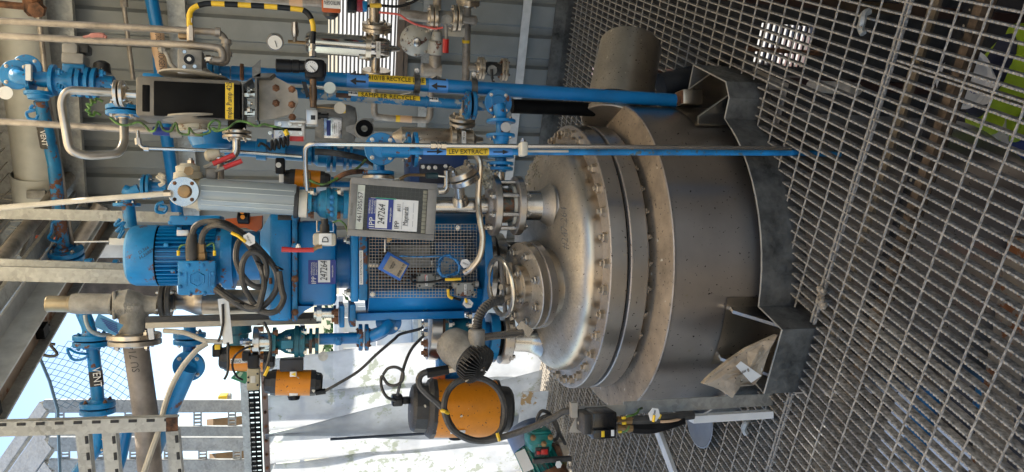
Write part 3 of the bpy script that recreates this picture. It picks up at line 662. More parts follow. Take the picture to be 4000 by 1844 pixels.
# toe plate
tp_ = thing('toe_plate', 'dark galvanised toe plate folded round the vessel opening in the grating', 'toe plate', AX3)
OUT = outline(RT, 0); n_ = len(OUT); edges_ = []
vsx = []; fsx = []
for (u, v_) in OUT: vsx += [R(u, v_, -.06), R(u, v_, .118)]
cu_, cv_ = UA, VA
for i in range(n_): j = (i+1) % n_; fsx.append((2*i, 2*j, 2*j+1, 2*i+1))
mb = MB().add(vsx, fsx); o = part(tp_, 'plate', mb, GALVD, smooth=False); md = o.modifiers.new('thick', 'SOLIDIFY'); md.thickness = .005; md.offset = 0
mb = MB(); mb.tube([R(u, v_, .119) for (u, v_) in OUT], .0032, 5, closed=True); part(tp_, 'top_edge', mb, mat('dusty_cut_edge', (.36, .33, .28), .7))
# ---------------------------------------------------------------- sight glass nozzle (right front)
NY = 2.87
sg = thing('sight_glass_nozzle', 'stainless nozzle with two bolted flanges round a dirty sight glass on the vessel head', 'sight glass', W(2130, 803, NY))
vl(sg, 'nozzle_neck', 803, NY, [(2028, 57), (2100, 58), (2125, 62), (2150, 74), (2160, 82)], SSC)
vl(sg, 'weld_ring', 803, NY, [(2105, 60), (2126, 72), (2146, 88), (2150, 80)], SSD)
def vfl(th, x, t_px, y, Y, hw, m_, nb, up, bm_=None, br=None, both=False, hub=.5): return flange(th, W(x, y, Y), EZ if up else -EZ, hw*S(x, Y), t_px*S(x, Y), m_, nb, bm_, both, br, hub=hub)
vfl(sg, 1928, 27, 803, NY, 118, FL, 8, True, SSC, .0135, hub=.5); vfl(sg, 2018, 27, 803, NY, 116, FL, 8, False, SSC, .0135, hub=.5)
vl(sg, 'glass_tube', 803, NY, [(1940, 68), (2008, 68)], GLASSD); vl(sg, 'ivory_gasket', 803, NY, [(1992, 80), (2004, 80)], mat('ivory_ptfe', (.62, .57, .45), .5))
kk = S(1970, NY); pc = W(1970, 803, NY)
for k in range(8):
    a = 2*math.pi*(k+.5)/8; q = V((pc.x+math.cos(a)*95*kk, pc.y+math.sin(a)*95*kk, 0)); part(sg, 'tie_rod', MB().tube([q+EZ*W(1935, 803, NY).z, q+EZ*W(2012, 803, NY).z], .009, 10), SSC)
# vertical stainless pipe above with side blind nozzle
vp = thing('vertical_vent_pipe', 'stainless vertical pipe behind the control panel with a round blind flange branch', 'pipe', W(1915, 803, NY))
vl(vp, 'pipe', 803, NY, [(1640, 33), (1912, 33)], SSC)
br_ = [W(1798, 790, NY-.02), W(1792, 720, NY-.08)]; pipe(vp, br_, 20*S(1795, NY), SSC); part(vp, 'weld_boss', MB().lathe(br_[0], br_[1]-br_[0], [(0, .034), (.02, .028), (.03, .022)], 20), SSC)
bd = (V((.86, -.28, .42))).normalized(); bc = W(1812, 690, NY-.10)
flange(vp, bc-bd*.012, bd, 58*S(1810, NY), .022, SSC, 0, name='branch_flange'); flange(vp, bc+bd*.016, bd, 58*S(1810, NY), .022, SSD, 4, SSC, br=.0125, hub=.05, name='blind_flange')
# ---------------------------------------------------------------- manway with hand wheel
mw = thing('manway', 'round bolted manway with a chrome hand wheel on the left front of the vessel head', 'manway', W(2160, 1120, 2.80))
mc = W(2040, 1118, 2.84); md_ = V((-.098, -.21, 1)).normalized(); mr = 172*S(2040, 2.84)
part(mw, 'neck', MB().lathe(mc-md_*.15, md_, [(-.02, mr*.80), (.09, mr*.78)], 48, False), SSD)
flange(mw, mc-md_*.050, md_, mr, .034, FL, 8, SSC, hub=.6, name='manway_flange', n=56)
for o_ in list(mw.children)[-1].children: pass
cov = part(mw, 'cover', MB().lathe(mc-md_*.030, md_, [(0, mr*.99), (.003, mr), (.027, mr), (.030, mr*.985), (.031, mr*.5), (.031, .001)], 56, False), SSD)
uu_ = md_.cross(V((1, 0, 0))).normalized(); ww_ = md_.cross(uu_)
for k in range(8):
    a = 2*math.pi*(k+.3)/8; bolt(cov, mc+(uu_*math.cos(a)+ww_*math.sin(a))*mr*.80, md_, .0165, SSC)
hubc = mc+md_*.001+V((.004, 0, 0)); hr = 85*S(2030, 2.82)
hb = part(mw, 'hub_flange', MB().lathe(hubc, md_, [(0, hr), (.028, hr), (.03, hr*.97), (.03, hr*.72), (.05, hr*.70), (.052, .001)], 40, False), SSD)
for k in range(4): a = 2*math.pi*(k+.5)/4; bolt(hb, hubc+md_*.03+(uu_*math.cos(a)+ww_*math.sin(a))*hr*.85, md_, .013, RUST if k == 0 else SSC)
wc = W(1956, 1121, 2.80); wr = 112*S(1956, 2.80)
part(mw, 'spindle', MB().tube([hubc+md_*.04, wc], .012, 12), SSC)
ring = [wc+(uu_*math.cos(a)+ww_*math.sin(a))*wr for a in [2*math.pi*k/40 for k in range(40)]]
hw_ = part(mw, 'hand_wheel', MB().tube(ring, .0098, 12, closed=True), mat('worn_chrome', (.55, .51, .44), .25, 1., dust=.3, var=.15))
part(mw, 'spoke', MB().box((wc+mc)/2*0+wc-md_*.01, (2*wr, .022, .008), (ww_, uu_, md_)), SSC); 
part(mw, 'bracket', MB().box(hubc+md_*.06+ww_*.03, (.07, .05, .04), (ww_, uu_, md_), .004).box(hubc+md_*.055-ww_*.045, (.10, .03, .03), (ww_, uu_, md_), .004), SSD)
for s in (-1, 1): bolt(mw, hubc+md_*.078+ww_*(.03*s), md_, .012, SSC)
# lamp on a bracket at the manway
lp = thing('sight_lamp', 'dark round inspection lamp with radial cooling fins held on a bracket over the manway', 'lamp', W(1890, 1380, 2.72))
part(lp, 'bracket_plate', MB().box(W(2050, 1285, 2.75), (.06, .006, .032), (V((.6, 0, .8)), V((0, 1, 0)), V((-.8, 0, .6)))), SSC)
pipe(lp, [W(2042, 1300, 2.75), W(1880, 1318, 2.72)], 15*S(1950, 2.73), SSC, name='arm')
lc = W(1800, 1372, 2.74); ld = (W(1892, 1448, 2.66)-lc).normalized(); lr = 76*S(1830, 2.7)
part(lp, 'housing', MB().lathe(lc-ld*.03, ld, [(-.05, lr*.62), (-.035, lr*.85), (0, lr), (.05, lr), (.075, lr*.96)], 40), CAST)
fc = lc+ld*.085
fu = ld.orthogonal().normalized(); fw = ld.cross(fu)
for k in range(34):
    a = 2*math.pi*k/34; d = fu*math.cos(a)+fw*math.sin(a); s = ld.cross(d)
    part(lp, 'cooling_fin', MB().prism([fc-ld*.03+d*.012-s*.0015, fc-ld*.03+d*lr*1.05-s*.0015, fc+ld*.012+d*lr*1.05-s*.0015, fc+ld*.03+d*lr*.55-s*.0015, fc+ld*.03+d*.012-s*.0015], s*.003), DGREY, smooth=False)
part(lp, 'fin_core', MB().lathe(fc, ld, [(-.04, lr*.9), (-.012, lr*.9), (-.01, .02), (.02, .018)], 30), DGREY); bolt(lp, fc+ld*.02, ld, .009, SSC)
part(lp, 'junction_boss', MB().lathe(W(1862, 1345, 2.69), XR, [(-.02, .03), (.05, .03), (.055, .024)], 20), CAST)
part(lp, 'gland', MB().lathe(W(1862, 1300, 2.69), XR, [(-.01, .014), (.03, .014), (.03, .018), (.05, .018)], 6), WHITE)
cd = thing('corrugated_conduit', 'black corrugated flexible conduit curving up from the finned lamp to the hand wheel', 'conduit', W(1865, 1285, 2.68))
q = crom(PX([(1864, 1285, 2.69), (1868, 1245, 2.68), (1890, 1205, 2.68), (1925, 1180, 2.70), (1958, 1170, 2.73)]), 14); part(cd, 'hose', MB().tube(q, [.0175 if i % 3 else .0145 for i in range(len(q))], 14), RUBBER)
pipe(cd, PX([(1955, 1172, 2.73), (2020, 1145, 2.78)]), .012, SSC, name='spigot')
# ================================================================ AGITATOR DRIVE (on the vessel axis)
dr = thing('agitator_drive', 'tall blue agitator drive with fan cooled motor, gearbox and guarded lantern on the vessel', 'agitator drive', W(1960, 1030, 3.11))
DY = 3.11
vl(dr, 'mounting_flange', 1050, DY, [(1880, 150), (1912, 150)], SSC); vl(dr, 'seal_housing', 1050, DY, [(1912, 100), (1925, 100)], BLACKM); vl(dr, 'mounting_flange', 1055, DY, [(1924, 145), (1956, 145)], SSC); vl(dr, 'seal_stem', 1055, DY, [(1950, 110), (2090, 110)], DGREY)
for k in range(10): a = 2*math.pi*k/10; c_ = W(1956, 1055, DY); bolt(dr, V((c_.x+math.cos(a)*.125, c_.y+math.sin(a)*.125, c_.z-.0)), -EZ, .014)
# lantern: open-fronted blue shell
lo_ = W(1650, 1030, DY); kz = S(1650, DY); L0, L1 = W(1872, 1030, DY).z, W(1432, 1030, DY).z
mb = MB().lathe((lo_.x, lo_.y, 0), EZ, [(L0, .205), (L1, .205)], 40, False, (.72, 2*math.pi-.55), V((.06, -1, 0)))
o = part(dr, 'lantern', mb, BLUE2); md = o.modifiers.new('thick', 'SOLIDIFY'); md.thickness = .014
part(dr, 'lantern_ring', MB().lathe((lo_.x, lo_.y, 0), EZ, [(L0-.008, .225), (L0+.022, .225)], 40), BLUE2)
part(dr, 'rib', MB().box(W(1600, 1228, 3.05), (.03, .12, .42), bev=.004), BLUE2)
vl(dr, 'shaft', 1030, DY, [(1436, 38), (1880, 38)], SSC, 24); vl(dr, 'coupling', 1030, DY, [(1480, 62), (1530, 62), (1532, 80), (1580, 80), (1582, 62), (1640, 62)], RUST, 24); vl(dr, 'bearing_block', 1030, DY, [(1690, 92), (1800, 92)], BLUE3, 24)
part(dr, 'seal_box', MB().box(W(1600, 1000, 3.0), (.09, .06, .16), bev=.01), CAST)
# mesh guard (flat woven wire over the opening)
gw0, gw1, gy0, gy1 = 1442, 1862, 876, 1162; GYd = 2.885; mb = MB()
ny, nx = 24, 34
for i in range(nx+1): x = gw0+(gw1-gw0)*i/nx; mb.tube([W(x, gy0, GYd), W(x, (gy0+gy1)/2, GYd-.012), W(x, gy1, GYd)], .0013, 5)
for i in range(ny+1): y = gy0+(gy1-gy0)*i/ny; mb.tube([W(gw0, y, GYd-.0135+.0135*(2*i/ny-1)**2), W(gw1, y, GYd-.0135+.0135*(2*i/ny-1)**2)], .0013, 5)
part(dr, 'mesh_guard', mb, mat('mesh_wire', (.36, .36, .35), .45, .6))
for (x, y) in ((1788, 890), (1455, 1150), (1850, 1150)): bolt(dr, W(x, y, GYd-.004), TO, .008)
# base plates, rusty flanges
bx(dr, 'base_plate', 1372, 850, 1400, 1180, 2.88, .42, BLUE, .004); bx(dr, 'base_plate', 1402, 846, 1436, 1174, 2.87, .44, BLUER, .004)
for (x, y) in ((1366, 938), (1368, 1140)): bolt(dr, W(x, y, 2.90), EZ, .014)
rl = plate(dr, W(1411, 1045, 2.868), XR, EZ, 133*S(1411, 2.87), 14*S(1411, 2.87), .002, WHITE); text(rl, '<<<< ROTATION <<<<', W(1411, 1045, 2.867), XR, EZ, .011, INK, w_=.115)
# gearbox
vl(dr, 'output_neck', 1025, DY, [(1310, 100), (1376, 100)], BLUE2)
g1 = bx(dr, 'gearbox_lower', 1160, 862, 1316, 1196, 2.92, .38, BLUE2, .022); bx(dr, 'gearbox_flange', 1141, 828, 1162, 1256, 2.885, .45, BLUER, .005)
bx(dr, 'gearbox_upper', 1050, 832, 1140, 1256, 2.89, .44, BLUE, .016)
P = [W(1055, 838, 2.895), W(1055, 1250, 2.895), W(1016, 1140, 2.93), W(1016, 905, 2.93)]; part(dr, 'gearbox_shoulder', MB().prism(P, V((0, .36, 0))), BLUE2)
P = [W(1162, 1240, 2.90), W(1162, 1196, 2.90), W(1225, 1196, 2.90), W(1190, 1215, 2.90)]; part(dr, 'foot_gusset', MB().prism(P, V((0, .3, 0))), BLUE2)
for (x, y) in ((1152, 850), (1152, 960), (1152, 1090), (1152, 1220)): bolt(dr, W(x, y, 2.882), TO, .011, BLUER if y < 1000 else RUST)
bx(dr, 'oil_plug_boss', 1050, 1085, 1062, 1110, 2.884, .01, RUST, .003); bx(dr, 'maker_plate', 1085, 840, 1143, 860, 2.884, .006, DGREY, .001)
# sticker on gearbox
st = plate(dr, W(1258, 1063, 2.917), XR, EZ, 94*S(1258, 2.92), 104*S(1258, 2.92), .0015, NAVY, 'inventory_label')
plate(st, W(1266, 1060, 2.915), XR, EZ, 86*S(1258, 2.92), 46*S(1258, 2.92), .001, WHITE, 'paper_panel')
text(st, '247264', W(1266, 1058, 2.914), XR, EZ, .036, INK, 'handwriting', shear=.15, w_=.072); text(st, 'IPP', W(1227, 1095, 2.915), XR, EZ, .024, WHITE, w_=.026); text(st, 'INTERNATIONAL\nPROCESS PLANTS\n(Europe) LIMITED', W(1227, 1050, 2.915), XR, EZ, .008, WHITE, w_=.048); text(st, 'www.ippe.com', W(1298, 1060, 2.915), XR, EZ, .009, WHITE, w_=.044)
# motor
MY, mY = 998, 3.06
vl(dr, 'fan_cowl', MY, mY, [(497, 40), (498, 70), (503, 95), (515, 110), (535, 118), (618, 120), (622, 119)], BLUE, 48)
vl(dr, 'cowl_rim', MY, mY, [(619, 116), (624, 116)], BLACKM, 40)
vl(dr, 'motor_body', MY, mY, [(622, 96), (856, 96)], BLUE2, 40)
o_ = W(740, MY, mY); k_ = S(740, mY); z0, z1 = W(850, MY, mY).z, W(628, MY, mY).z
for k in range(40):
    a = 2*math.pi*k/40; d = V((math.cos(a), math.sin(a), 0)); s = V((-d.y, d.x, 0)); part(dr, 'cooling_fin', MB().box(V((o_.x, o_.y, (z0+z1)/2))+d*(105*k_), (24*k_, .0035, z1-z0), (d, s, EZ)), BLUE2, smooth=False)
vl(dr, 'end_shield', MY, mY, [(852, 105), (872, 112), (874, 128), (892, 132), (918, 132), (920, 110), (930, 96), (1018, 96)], BLUE, 44)
for (x, y) in ((676, 1060), (665, 870), (700, 895), (648, 958)): bx(dr, 'cast_lug', x-10, y-8, x+10, y+8, 2.945 if y > 950 else 2.98, .03, BLUE, .004)
bx(dr, 'motor_plate', 690, 898, 738, 922, 2.975, .02, ALU, .002)
bx(dr, 'side_terminal_box', 662, 842, 862, 880, 2.98, .12, BLUE, .006)
tb = bx(dr, 'terminal_box', 702, 1020, 838, 1150, 2.90, .14, BLUE, .02); ld_ = part(dr, 'terminal_lid', MB().box(W(770, 1085, 2.893), (134*S(770, 2.9), .016, 140*S(770, 2.9)), bev=.007), BLUE)
for (x, y) in ((704, 1070), (704, 1120), (736, 1036), (792, 1036), (834, 1068), (836, 1116), (744, 1148), (800, 1146)): bolt(dr, W(x, y, 2.888), TO, .0075, BLUE)
hx = [W(770, 1090, 2.884)+V((math.cos(math.pi*k/3)*.026, 0, math.sin(math.pi*k/3)*.026)) for k in range(6)]; part(ld_, 'embossed_mark', MB().tube(hx, .0022, 6, closed=True), BLUE); text(ld_, 'Ex', W(770, 1090, 2.884), XR, EZ, .026, BLUE, 'embossed_mark', ex=.002)
for (x, w2) in ((728, .05), (810, .06), (820, .05)): part(ld_, 'embossed_line', MB().box(W(x, 1090, 2.884), (w2, .003, .004)), BLUE)
gl = part(dr, 'cable_gland', MB().tube(PX([(750, 1026, 2.92), (750, 1008, 2.92)]), .020, 12), BRASS); part(dr, 'gland_shroud', MB().tube(PX([(750, 1010, 2.91), (748, 960, 2.90), (752, 912, 2.90)]), [.021, .021, .015], 14), RUBBER)
part(dr, 'cable_gland', MB().tube(PX([(788, 1024, 2.92), (788, 985, 2.91), (787, 984, 2.91), (786, 950, 2.90)]), [.019, .018, .015, .015], 6), BRASS)
for pts in ([(728, 955), (705, 962), (697, 985)], [(805, 962), (832, 950), (838, 985)]): part(dr, 'earth_wire', MB().tube(crom(PX(pts, 2.90), 6), .0032, 6), GREENW); p_ = pts[-1]; part(dr, 'wire_ferrule', MB().tube(PX([(p_[0], p_[1]-6, 2.90), (p_[0], p_[1]+14, 2.90)]), .0055, 8), YEL)
text(dr, 'D.366\nH.26889', W(566, 985, 2.935), V((.55, 0, -.8)), V((.8, 0, .55)), .016, INK, 'handwriting', shear=.2)
# cables of the drive
CY = 2.83
cable('power_cable', PX([(752, 912, 2.88), (765, 882, 2.87), (805, 866, 2.86), (868, 868, CY), (930, 900, CY), (985, 945, CY), (1040, 1002, CY), (1078, 1060, CY), (1082, 1120, CY), (1055, 1170, CY), (1012, 1205, CY), (960, 1205, CY), (900, 1170, CY), (842, 1128, 2.86)]), .0105, RUBBER, 'dusty grey power cable looping from the shrouded gland of the blue motor')
cable('power_cable', PX([(787, 952, 2.88), (793, 915, 2.87), (820, 885, 2.86), (865, 880, CY-.02), (925, 910, CY-.02), (975, 962, CY-.02), (1012, 1030, CY), (1032, 1095, CY-.02), (1022, 1160, CY-.02), (1005, 1205, CY-.02), (950, 1190, CY), (880, 1145, CY+.02), (850, 1120, 2.9)]), .0105, RUBBER, 'dusty grey power cable looping from the brass gland of the blue motor')
cable('power_cable', PX([(952, 925, CY-.01), (928, 955, CY-.02), (922, 1010, CY-.02), (938, 1060, CY-.02), (972, 1105, CY-.02), (1005, 1121, CY-.02), (1030, 1110, CY-.01), (1042, 1060, CY-.02), (1030, 1010, CY-.02), (1000, 985, CY-.03), (965, 995, CY-.03), (945, 1040, CY-.03), (950, 1110, CY-.02), (978, 1165, CY), (996, 1190, CY)]), .0100, RUBBER, 'small inner coil of grey cable hanging before the blue gearbox')
cable('power_cable', PX([(1090, 1060, CY-.02), (1100, 1130, CY-.02), (1108, 1165, CY-.02), (1090, 1205, CY-.02), (1055, 1222, CY-.02), (1000, 1210, CY)]), .0105, RUBBER, 'outer lower loop of grey cable hanging below the gearbox edge')
for (x, y) in ((935, 1180), (1088, 1045), (1015, 1028)): solo('cable_tie', MB().tube([W(x-14, y-6, CY-.02), W(x+2, y+2, CY-.035), W(x+16, y+8, CY-.02)], .004, 6), BLACK, {935: 'black cable tie on the grey cables under the motor', 1088: 'black cable tie at the outer bend of the grey cable loops', 1015: 'small cable tie on the inner grey cable coil'}[x], 'cable tie', W(x, y, CY))
tg = thing('cable_tag', 'white six sided tag tied with yellow at the top of the grey cable loops', 'tag', W(973, 935, CY-.04)); c_ = W(973, 935, CY-.04)
HEX = [(-.5, .25), (0, .5), (.5, .25), (.5, -.25), (0, -.5), (-.5, -.25)]
def hextag(th, c_, s, rot, m_=None, nrm=TO, txt=None):
    u_ = V((math.cos(rot), 0, math.sin(rot))); w2 = V((-math.sin(rot), 0, math.cos(rot))); part(th, 'tag_plate', MB().prism([c_+u_*(a*s)+w2*(b*s) for a, b in HEX], V((0, .002, 0))), m_ or WHITE)
    if txt: text(th, txt, c_-V((0, .0006, 0)), u_, w2, s*.2, INK)
hextag(tg, c_, .042, .5, txt='H 07366'); part(tg, 'yellow_tie', MB().tube(PX([(905, 910, CY-.03), (930, 922, CY-.04), (960, 945, CY-.042)]), .006, 6), YELT)
# ================================================================ PIPEWORK AND INSTRUMENTS
def PW(l, v): return [Wp(x, y, v) for x, y in l]
def al(th, name, A, B, Y, prof, m_, n=32, label=None):
    """turned piece on the axis through photo points A and B at depth Y; prof = (photo x or y along the axis, half-width px)"""
    Y0, Y1 = Y if isinstance(Y, tuple) else (Y, Y)
    a, b = W(*A, Y0), W(*B, Y1); ax = 0 if abs(B[0]-A[0]) > abs(B[1]-A[1]) else 1; L_ = (b-a).length; k = S((A[0]+B[0])/2, (Y0+Y1)/2)
    return part(th, name, MB().lathe(a, b-a, [((q-A[ax])/(B[ax]-A[ax])*L_, hw*k) for q, hw in prof], n), m_, label)
def flp(th, x, y, Y, ax, hw, t, m_=None, nb=4, m2=None, gap=4, **k):
    s = S(x, Y); fpair(th, W(x, y, Y), ax, hw*s, t*s, gap*s, m_, m2, nb, **k)
def fl1(th, x, y, Y, ax, hw, t, m_=None, nb=4, **k):
    s = S(x, Y); return flange(th, W(x, y, Y), ax, hw*s, t*s, m_, nb, **k)
def TB(th, pts, r, Y, m_, bend=None, name='pipe', n=16):
    """pipe through photo points, r in photo px"""
    q = PX(pts, Y); return pipe(th, q, r*S(pts[len(pts)//2][0], q[len(q)//2].y), m_, bend, n, name)
# ---- 410/18 recycle line
t = thing('recycle_pipe', 'thick blue upright pipe marked 410/18 RECYCLE LINE, running down to the vessel lug', 'pipe', W(2645, 393, 2.93))
PA, PB = W(905, 286, 2.93), W(2640, 392, 2.93); rA = 27*S(1800, 2.93); pipe(t, [PA, PB], rA, BLUE2, n=28)
def onA(x): return PA+(PB-PA)*((x-905)/(2640-905.))
q = part(t, 'label_band', MB().lathe(onA(1388), PB-PA, [(0, rA+.0013), ((onA(1600)-onA(1388)).length, rA+.0013)], 12, False, (-1.25, .2), TO), YEL)
dA = (PB-PA).normalized()
def ptA(x, off): a = off; return onA(x)+XR*(math.sin(a)*(rA+.0016))+TO*(math.cos(a)*(rA+.0016))
text(t, '410/18 RECYCLE LINE', ptA(1490, .34), dA, XR*math.cos(.34)-TO*math.sin(.34), .026, INK, w_=.21)
for (x0, x1) in ((1308, 1388), (1612, 1686)):
    part(t, 'tape_band', MB().lathe(onA(x0), PB-PA, [(0, rA+.001), ((onA(x1)-onA(x0)).length, rA+.001)], 20, False, (-1.5, 1.5), TO), LBLUE)
    for of in (.75, -.25): arrow(t, ptA((x0+x1)/2, of), -dA, XR*math.cos(of), .058, .040, INK, ptA(x0, of)-onA(x0))
part(t, 'foot_bracket', MB().box(W(2690, 385, 2.90), (.06, .08, .085), bev=.004), SSD); part(t, 'rusty_end', MB().box(W(2663, 382, 2.89), (.05, .05, .025)), RUST)
flp(t, 838, 270, 2.93, EZ, 44, 20, BLUE2, 4); TB(t, [(900, 285), (720, 268)], 26, 2.93, BLUE2)
for (x, dy) in ((1568, 0), (1788, 0)):
    c_ = onA(x); k = part(t, 'pipe_clamp', MB().lathe(c_-dA*.011, dA, [(0, rA+.003), (0, rA+.010), (.022, rA+.010), (.022, rA+.003)], 24), GALVD); part(k, 'clamp_ear', MB().box(c_+XR*(rA+.02), (.03, .02, .016)).box(c_-XR*(rA+.02), (.03, .02, .016)), GALVD); bolt(k, c_+XR*(rA+.025)+TO*.01, TO, .008)
part(t, 'bracket_strap', MB().tube([W(945, 250, 2.88), W(944, 295, 2.88), W(946, 310, 2.90)], .007, 6), RUST)
# ---- sampler recycle line
t = thing('sampler_pipe', 'chipped blue upright pipe marked SAMPLER RECYCLE left of the thick recycle pipe', 'pipe', W(1800, 408, 2.9))
SA, SB = W(1010, 352, 2.90), W(1800, 408, 2.90); rS = 20*S(1500, 2.9); pipe(t, [SA, SB], rS, BLUE3, n=22); dS = (SB-SA).normalized()
def onS(x): return SA+(SB-SA)*((x-1010)/790.)
def ptS(x, a): return onS(x)+XR*(math.sin(a)*(rS+.0016))+TO*(math.cos(a)*(rS+.0016))
part(t, 'label_band', MB().lathe(onS(1385), dS, [(0, rS+.0012), ((onS(1630)-onS(1385)).length, rS+.0012)], 10, False, (-1.3, .05), TO), YEL)
text(t, 'SAMPLER RECYCLE', ptS(1505, .30), dS, XR*math.cos(.3)-TO*math.sin(.3), .024, INK, w_=.20)
for (x0, x1) in ((1348, 1384), (1668, 1704)):
    part(t, 'white_arrow_label', MB().lathe(onS(x0), dS, [(0, rS+.0012), ((onS(x1)-onS(x0)).length, rS+.0012)], 10, False, (-1.1, 0.), TO), WHITE)
    for dx in (9, 26): arrow(t, ptS(x0+dx, .5), dS, XR*math.cos(.5), .016, .018, INK, ptS(x0, .5)-onS(x0))
part(t, 'bare_patch', MB().lathe(onS(1300), dS, [(0, rS+.0008), (.055, rS+.0008)], 8, False, (-.4, .5), TO), mat('bare_brown_metal', (.07, .035, .025), .7, var=.4))
part(t, 'ring', MB().lathe(onS(1655), dS, [(0, rS+.004), (.006, rS+.004)], 18), BLUE3)
flp(t, 1838, 412, 2.90, EZ, 55, 14, BLUER, 4, bm_=BLUE3, gap=10)
# ---- blue elbow and flanges stepping left to the sight glass
t = thing('blue_flange_run', 'blue elbow with bolted flanges reaching from the sampler pipe to the sight glass nozzle', 'pipe fitting', W(1950, 420, 2.86))
TB(t, [(1860, 412), (1905, 412)], 22, 2.90, BLUE3)
fl1(t, 1946, 402, 2.83, TO, 54, 14, BLUE, 4, hub=.55); TB(t, [(1905, 412, 2.90), (1946, 405, 2.90), (1946, 402, 2.84)], 24, 2.9, BLUE)
TB(t, [(1946, 408, 2.80), (1955, 440, 2.80), (1956, 470, 2.82)], 24, 2.8, BLUE, .03)
def hfl(th, x, y, Y, hw, tk, m_=BLUE, left=True, nb=4, **k): return fl1(th, x, y, Y, -XR if left else XR, hw, tk, m_, nb, **k)
hfl(t, 1957, 474, 2.83, 57, 12, left=False); TB(t, [(1957, 474), (1957, 530)], 20, 2.83, BLUE); hfl(t, 1955, 530, 2.83, 57, 12)
al(t, 'reducer', (1956, 535), (1956, 600), 2.83, [(535, 40), (555, 28), (600, 28)], BLUE)
hfl(t, 1956, 612, 2.84, 52, 12, left=False); TB(t, [(1956, 600), (1955, 635)], 22, 2.84, BLUE); hfl(t, 1954, 640, 2.84, 52, 12); hfl(t, 1952, 660, 2.85, 52, 12, BLUE3, nb=0)
TB(t, [(1950, 660), (1950, 720)], 20, 2.86, SSD); part(t, 'washer_tag', MB().lathe(W(1975, 497, 2.79), TO, [(0, .019), (.002, .019)], 20), ALU)
mb = MB()
for k in range(45): p_ = W(random.gauss(1905, 14), random.gauss(695, 26), 2.83); mb.lathe(p_, V((random.gauss(0, 1), -1, random.gauss(0, 1))), [(0, .008), (.008, .005), (.012, .001)], 6)
o = part(t, 'bird_droppings', mb, mat('dry_droppings', (.42, .38, .29), .9)); o['kind'] = 'stuff'
# ---- LEV extract pipe and the bright tube in front of it
t = thing('extract_pipe', 'slim blue upright pipe marked LEV EXTRACT passing down through the grating', 'pipe', W(3090, 596, 2.43))
LA, LB = W(1600, 592, 2.50), W(3092, 597, 2.425); rL = 12.5*S(2300, 2.45); LC = LB-V((0, 0, .2)); pipe(t, [LA, LB, LC], rL, mat('blue_paint_flaking', (.010, .21, .50), .42, var=.25, vs=14, chip=.085, chipc=(.10, .14, .15), cs=60, bump=.1), n=18); dL = (LB-LA).normalized()
def onL(x): f = (W(x, 594, 2.48).z-LA.z)/(LB.z-LA.z); return LA+(LB-LA)*f
def bandL(x0, x1, m_, nm): return part(t, nm, MB().lathe(onL(x0), dL, [(0, rL+.0012), ((onL(x1)-onL(x0)).length, rL+.0012)], 12, False, (-1.3, 1.3), TO), m_)
bandL(1655, 1745, LBLUE, 'tape_band'); bandL(1745, 1910, YEL, 'label_band'); bandL(1910, 2000, LBLUE, 'tape_band')
text(t, 'LEV EXTRACT', onL(1827)+TO*(rL+.0016)-XR*.002, dL, XR, .021, INK, w_=.125); 
for x in (1700, 1955): arrow(t, onL(x)+TO*(rL+.0016)-XR*.002, dL, XR, .052, .022, INK, TO)
t = thing('steel_tube', 'bright stainless tube hooked over and running down beside the LEV EXTRACT pipe', 'tube', W(3090, 579, 2.39))
TB(t, [(1200, 742, 2.62), (1193, 640, 2.55), (1193, 562, 2.48), (1270, 562, 2.46), (1690, 568, 2.44), (2400, 574, 2.41), (3090, 580, 2.385)], 9, 2.5, SSC, .05)
al(t, 'compression_nut', (1678, 568), (1745, 570), 2.44, [(1682, 16), (1700, 16), (1701, 12), (1708, 12), (1709, 17), (1714, 17), (1715, 12), (1722, 12), (1723, 16), (1742, 16)], SSC, 6)
t = thing('pipe_clip', 'white plastic clip with a metal band joining the bright tube and the blue pipe', 'clip', W(2043, 580, 2.40)); part(t, 'clip_body', MB().box(W(2043, 583, 2.40), (.045, .05, .022), bev=.006), mat('ivory_plastic', (.60, .56, .46), .5)); bolt(t, W(2043, 555, 2.39), XR, .008); part(t, 'spare_tube', MB().tube(PX([(2060, 590, 2.395), (2220, 591, 2.39)]), .004, 8), IVORY)
# ---- lower right: drum nozzle beside vessel
t = thing('side_manhole', 'dust covered stainless drum shaped side nozzle lying behind the blue pipe foot', 'nozzle', W(2450, 300, 3.2))
a, b = W(2415, 420, 3.12), W(2463, 185, 3.22); k = S(2440, 3.2); ax = (b-a).normalized()
part(t, 'shell', MB().lathe(a, b-a, [(0, 122*k), ((b-a).length, 122*k), ((b-a).length+.006, 120*k), ((b-a).length+.010, 60*k), ((b-a).length+.011, .001)], 48), mat('dusty_drum', (.42, .385, .33), .33, 1., var=.12, vs=7, dust=.6, dustc=(.30, .25, .185), bump=.02, speck=.02))
flange(t, W(2400, 447, 3.08), ax, 118*k, .028, SSD, 0, hub=.8, n=48, name='flange_ring'); flange(t, W(2392, 470, 3.05), ax, 116*k, .026, SSD, 8, hub=.8, n=48, name='flange_ring')
t = thing('dark_outlet', 'dark pipe stub under the dusty drum going down through the floor', 'pipe', W(2640, 310, 3.2)); pipe(t, PX([(2580, 335, 3.2), (2640, 320, 3.2), (2720, 300, 3.25), (2850, 250, 3.4)]), .055, mat('dark_dirty_pipe', (.045, .04, .037), .6, var=.3), .05, 20)
t = thing('black_hose', 'thick black hose dropping behind the thick recycle pipe to the drum', 'hose', W(2300, 425, 3.05)); pipe(t, PX([(2000, 415, 3.02), (2160, 421, 3.03), (2320, 428, 3.05)]), .029, BLACKM, n=18)
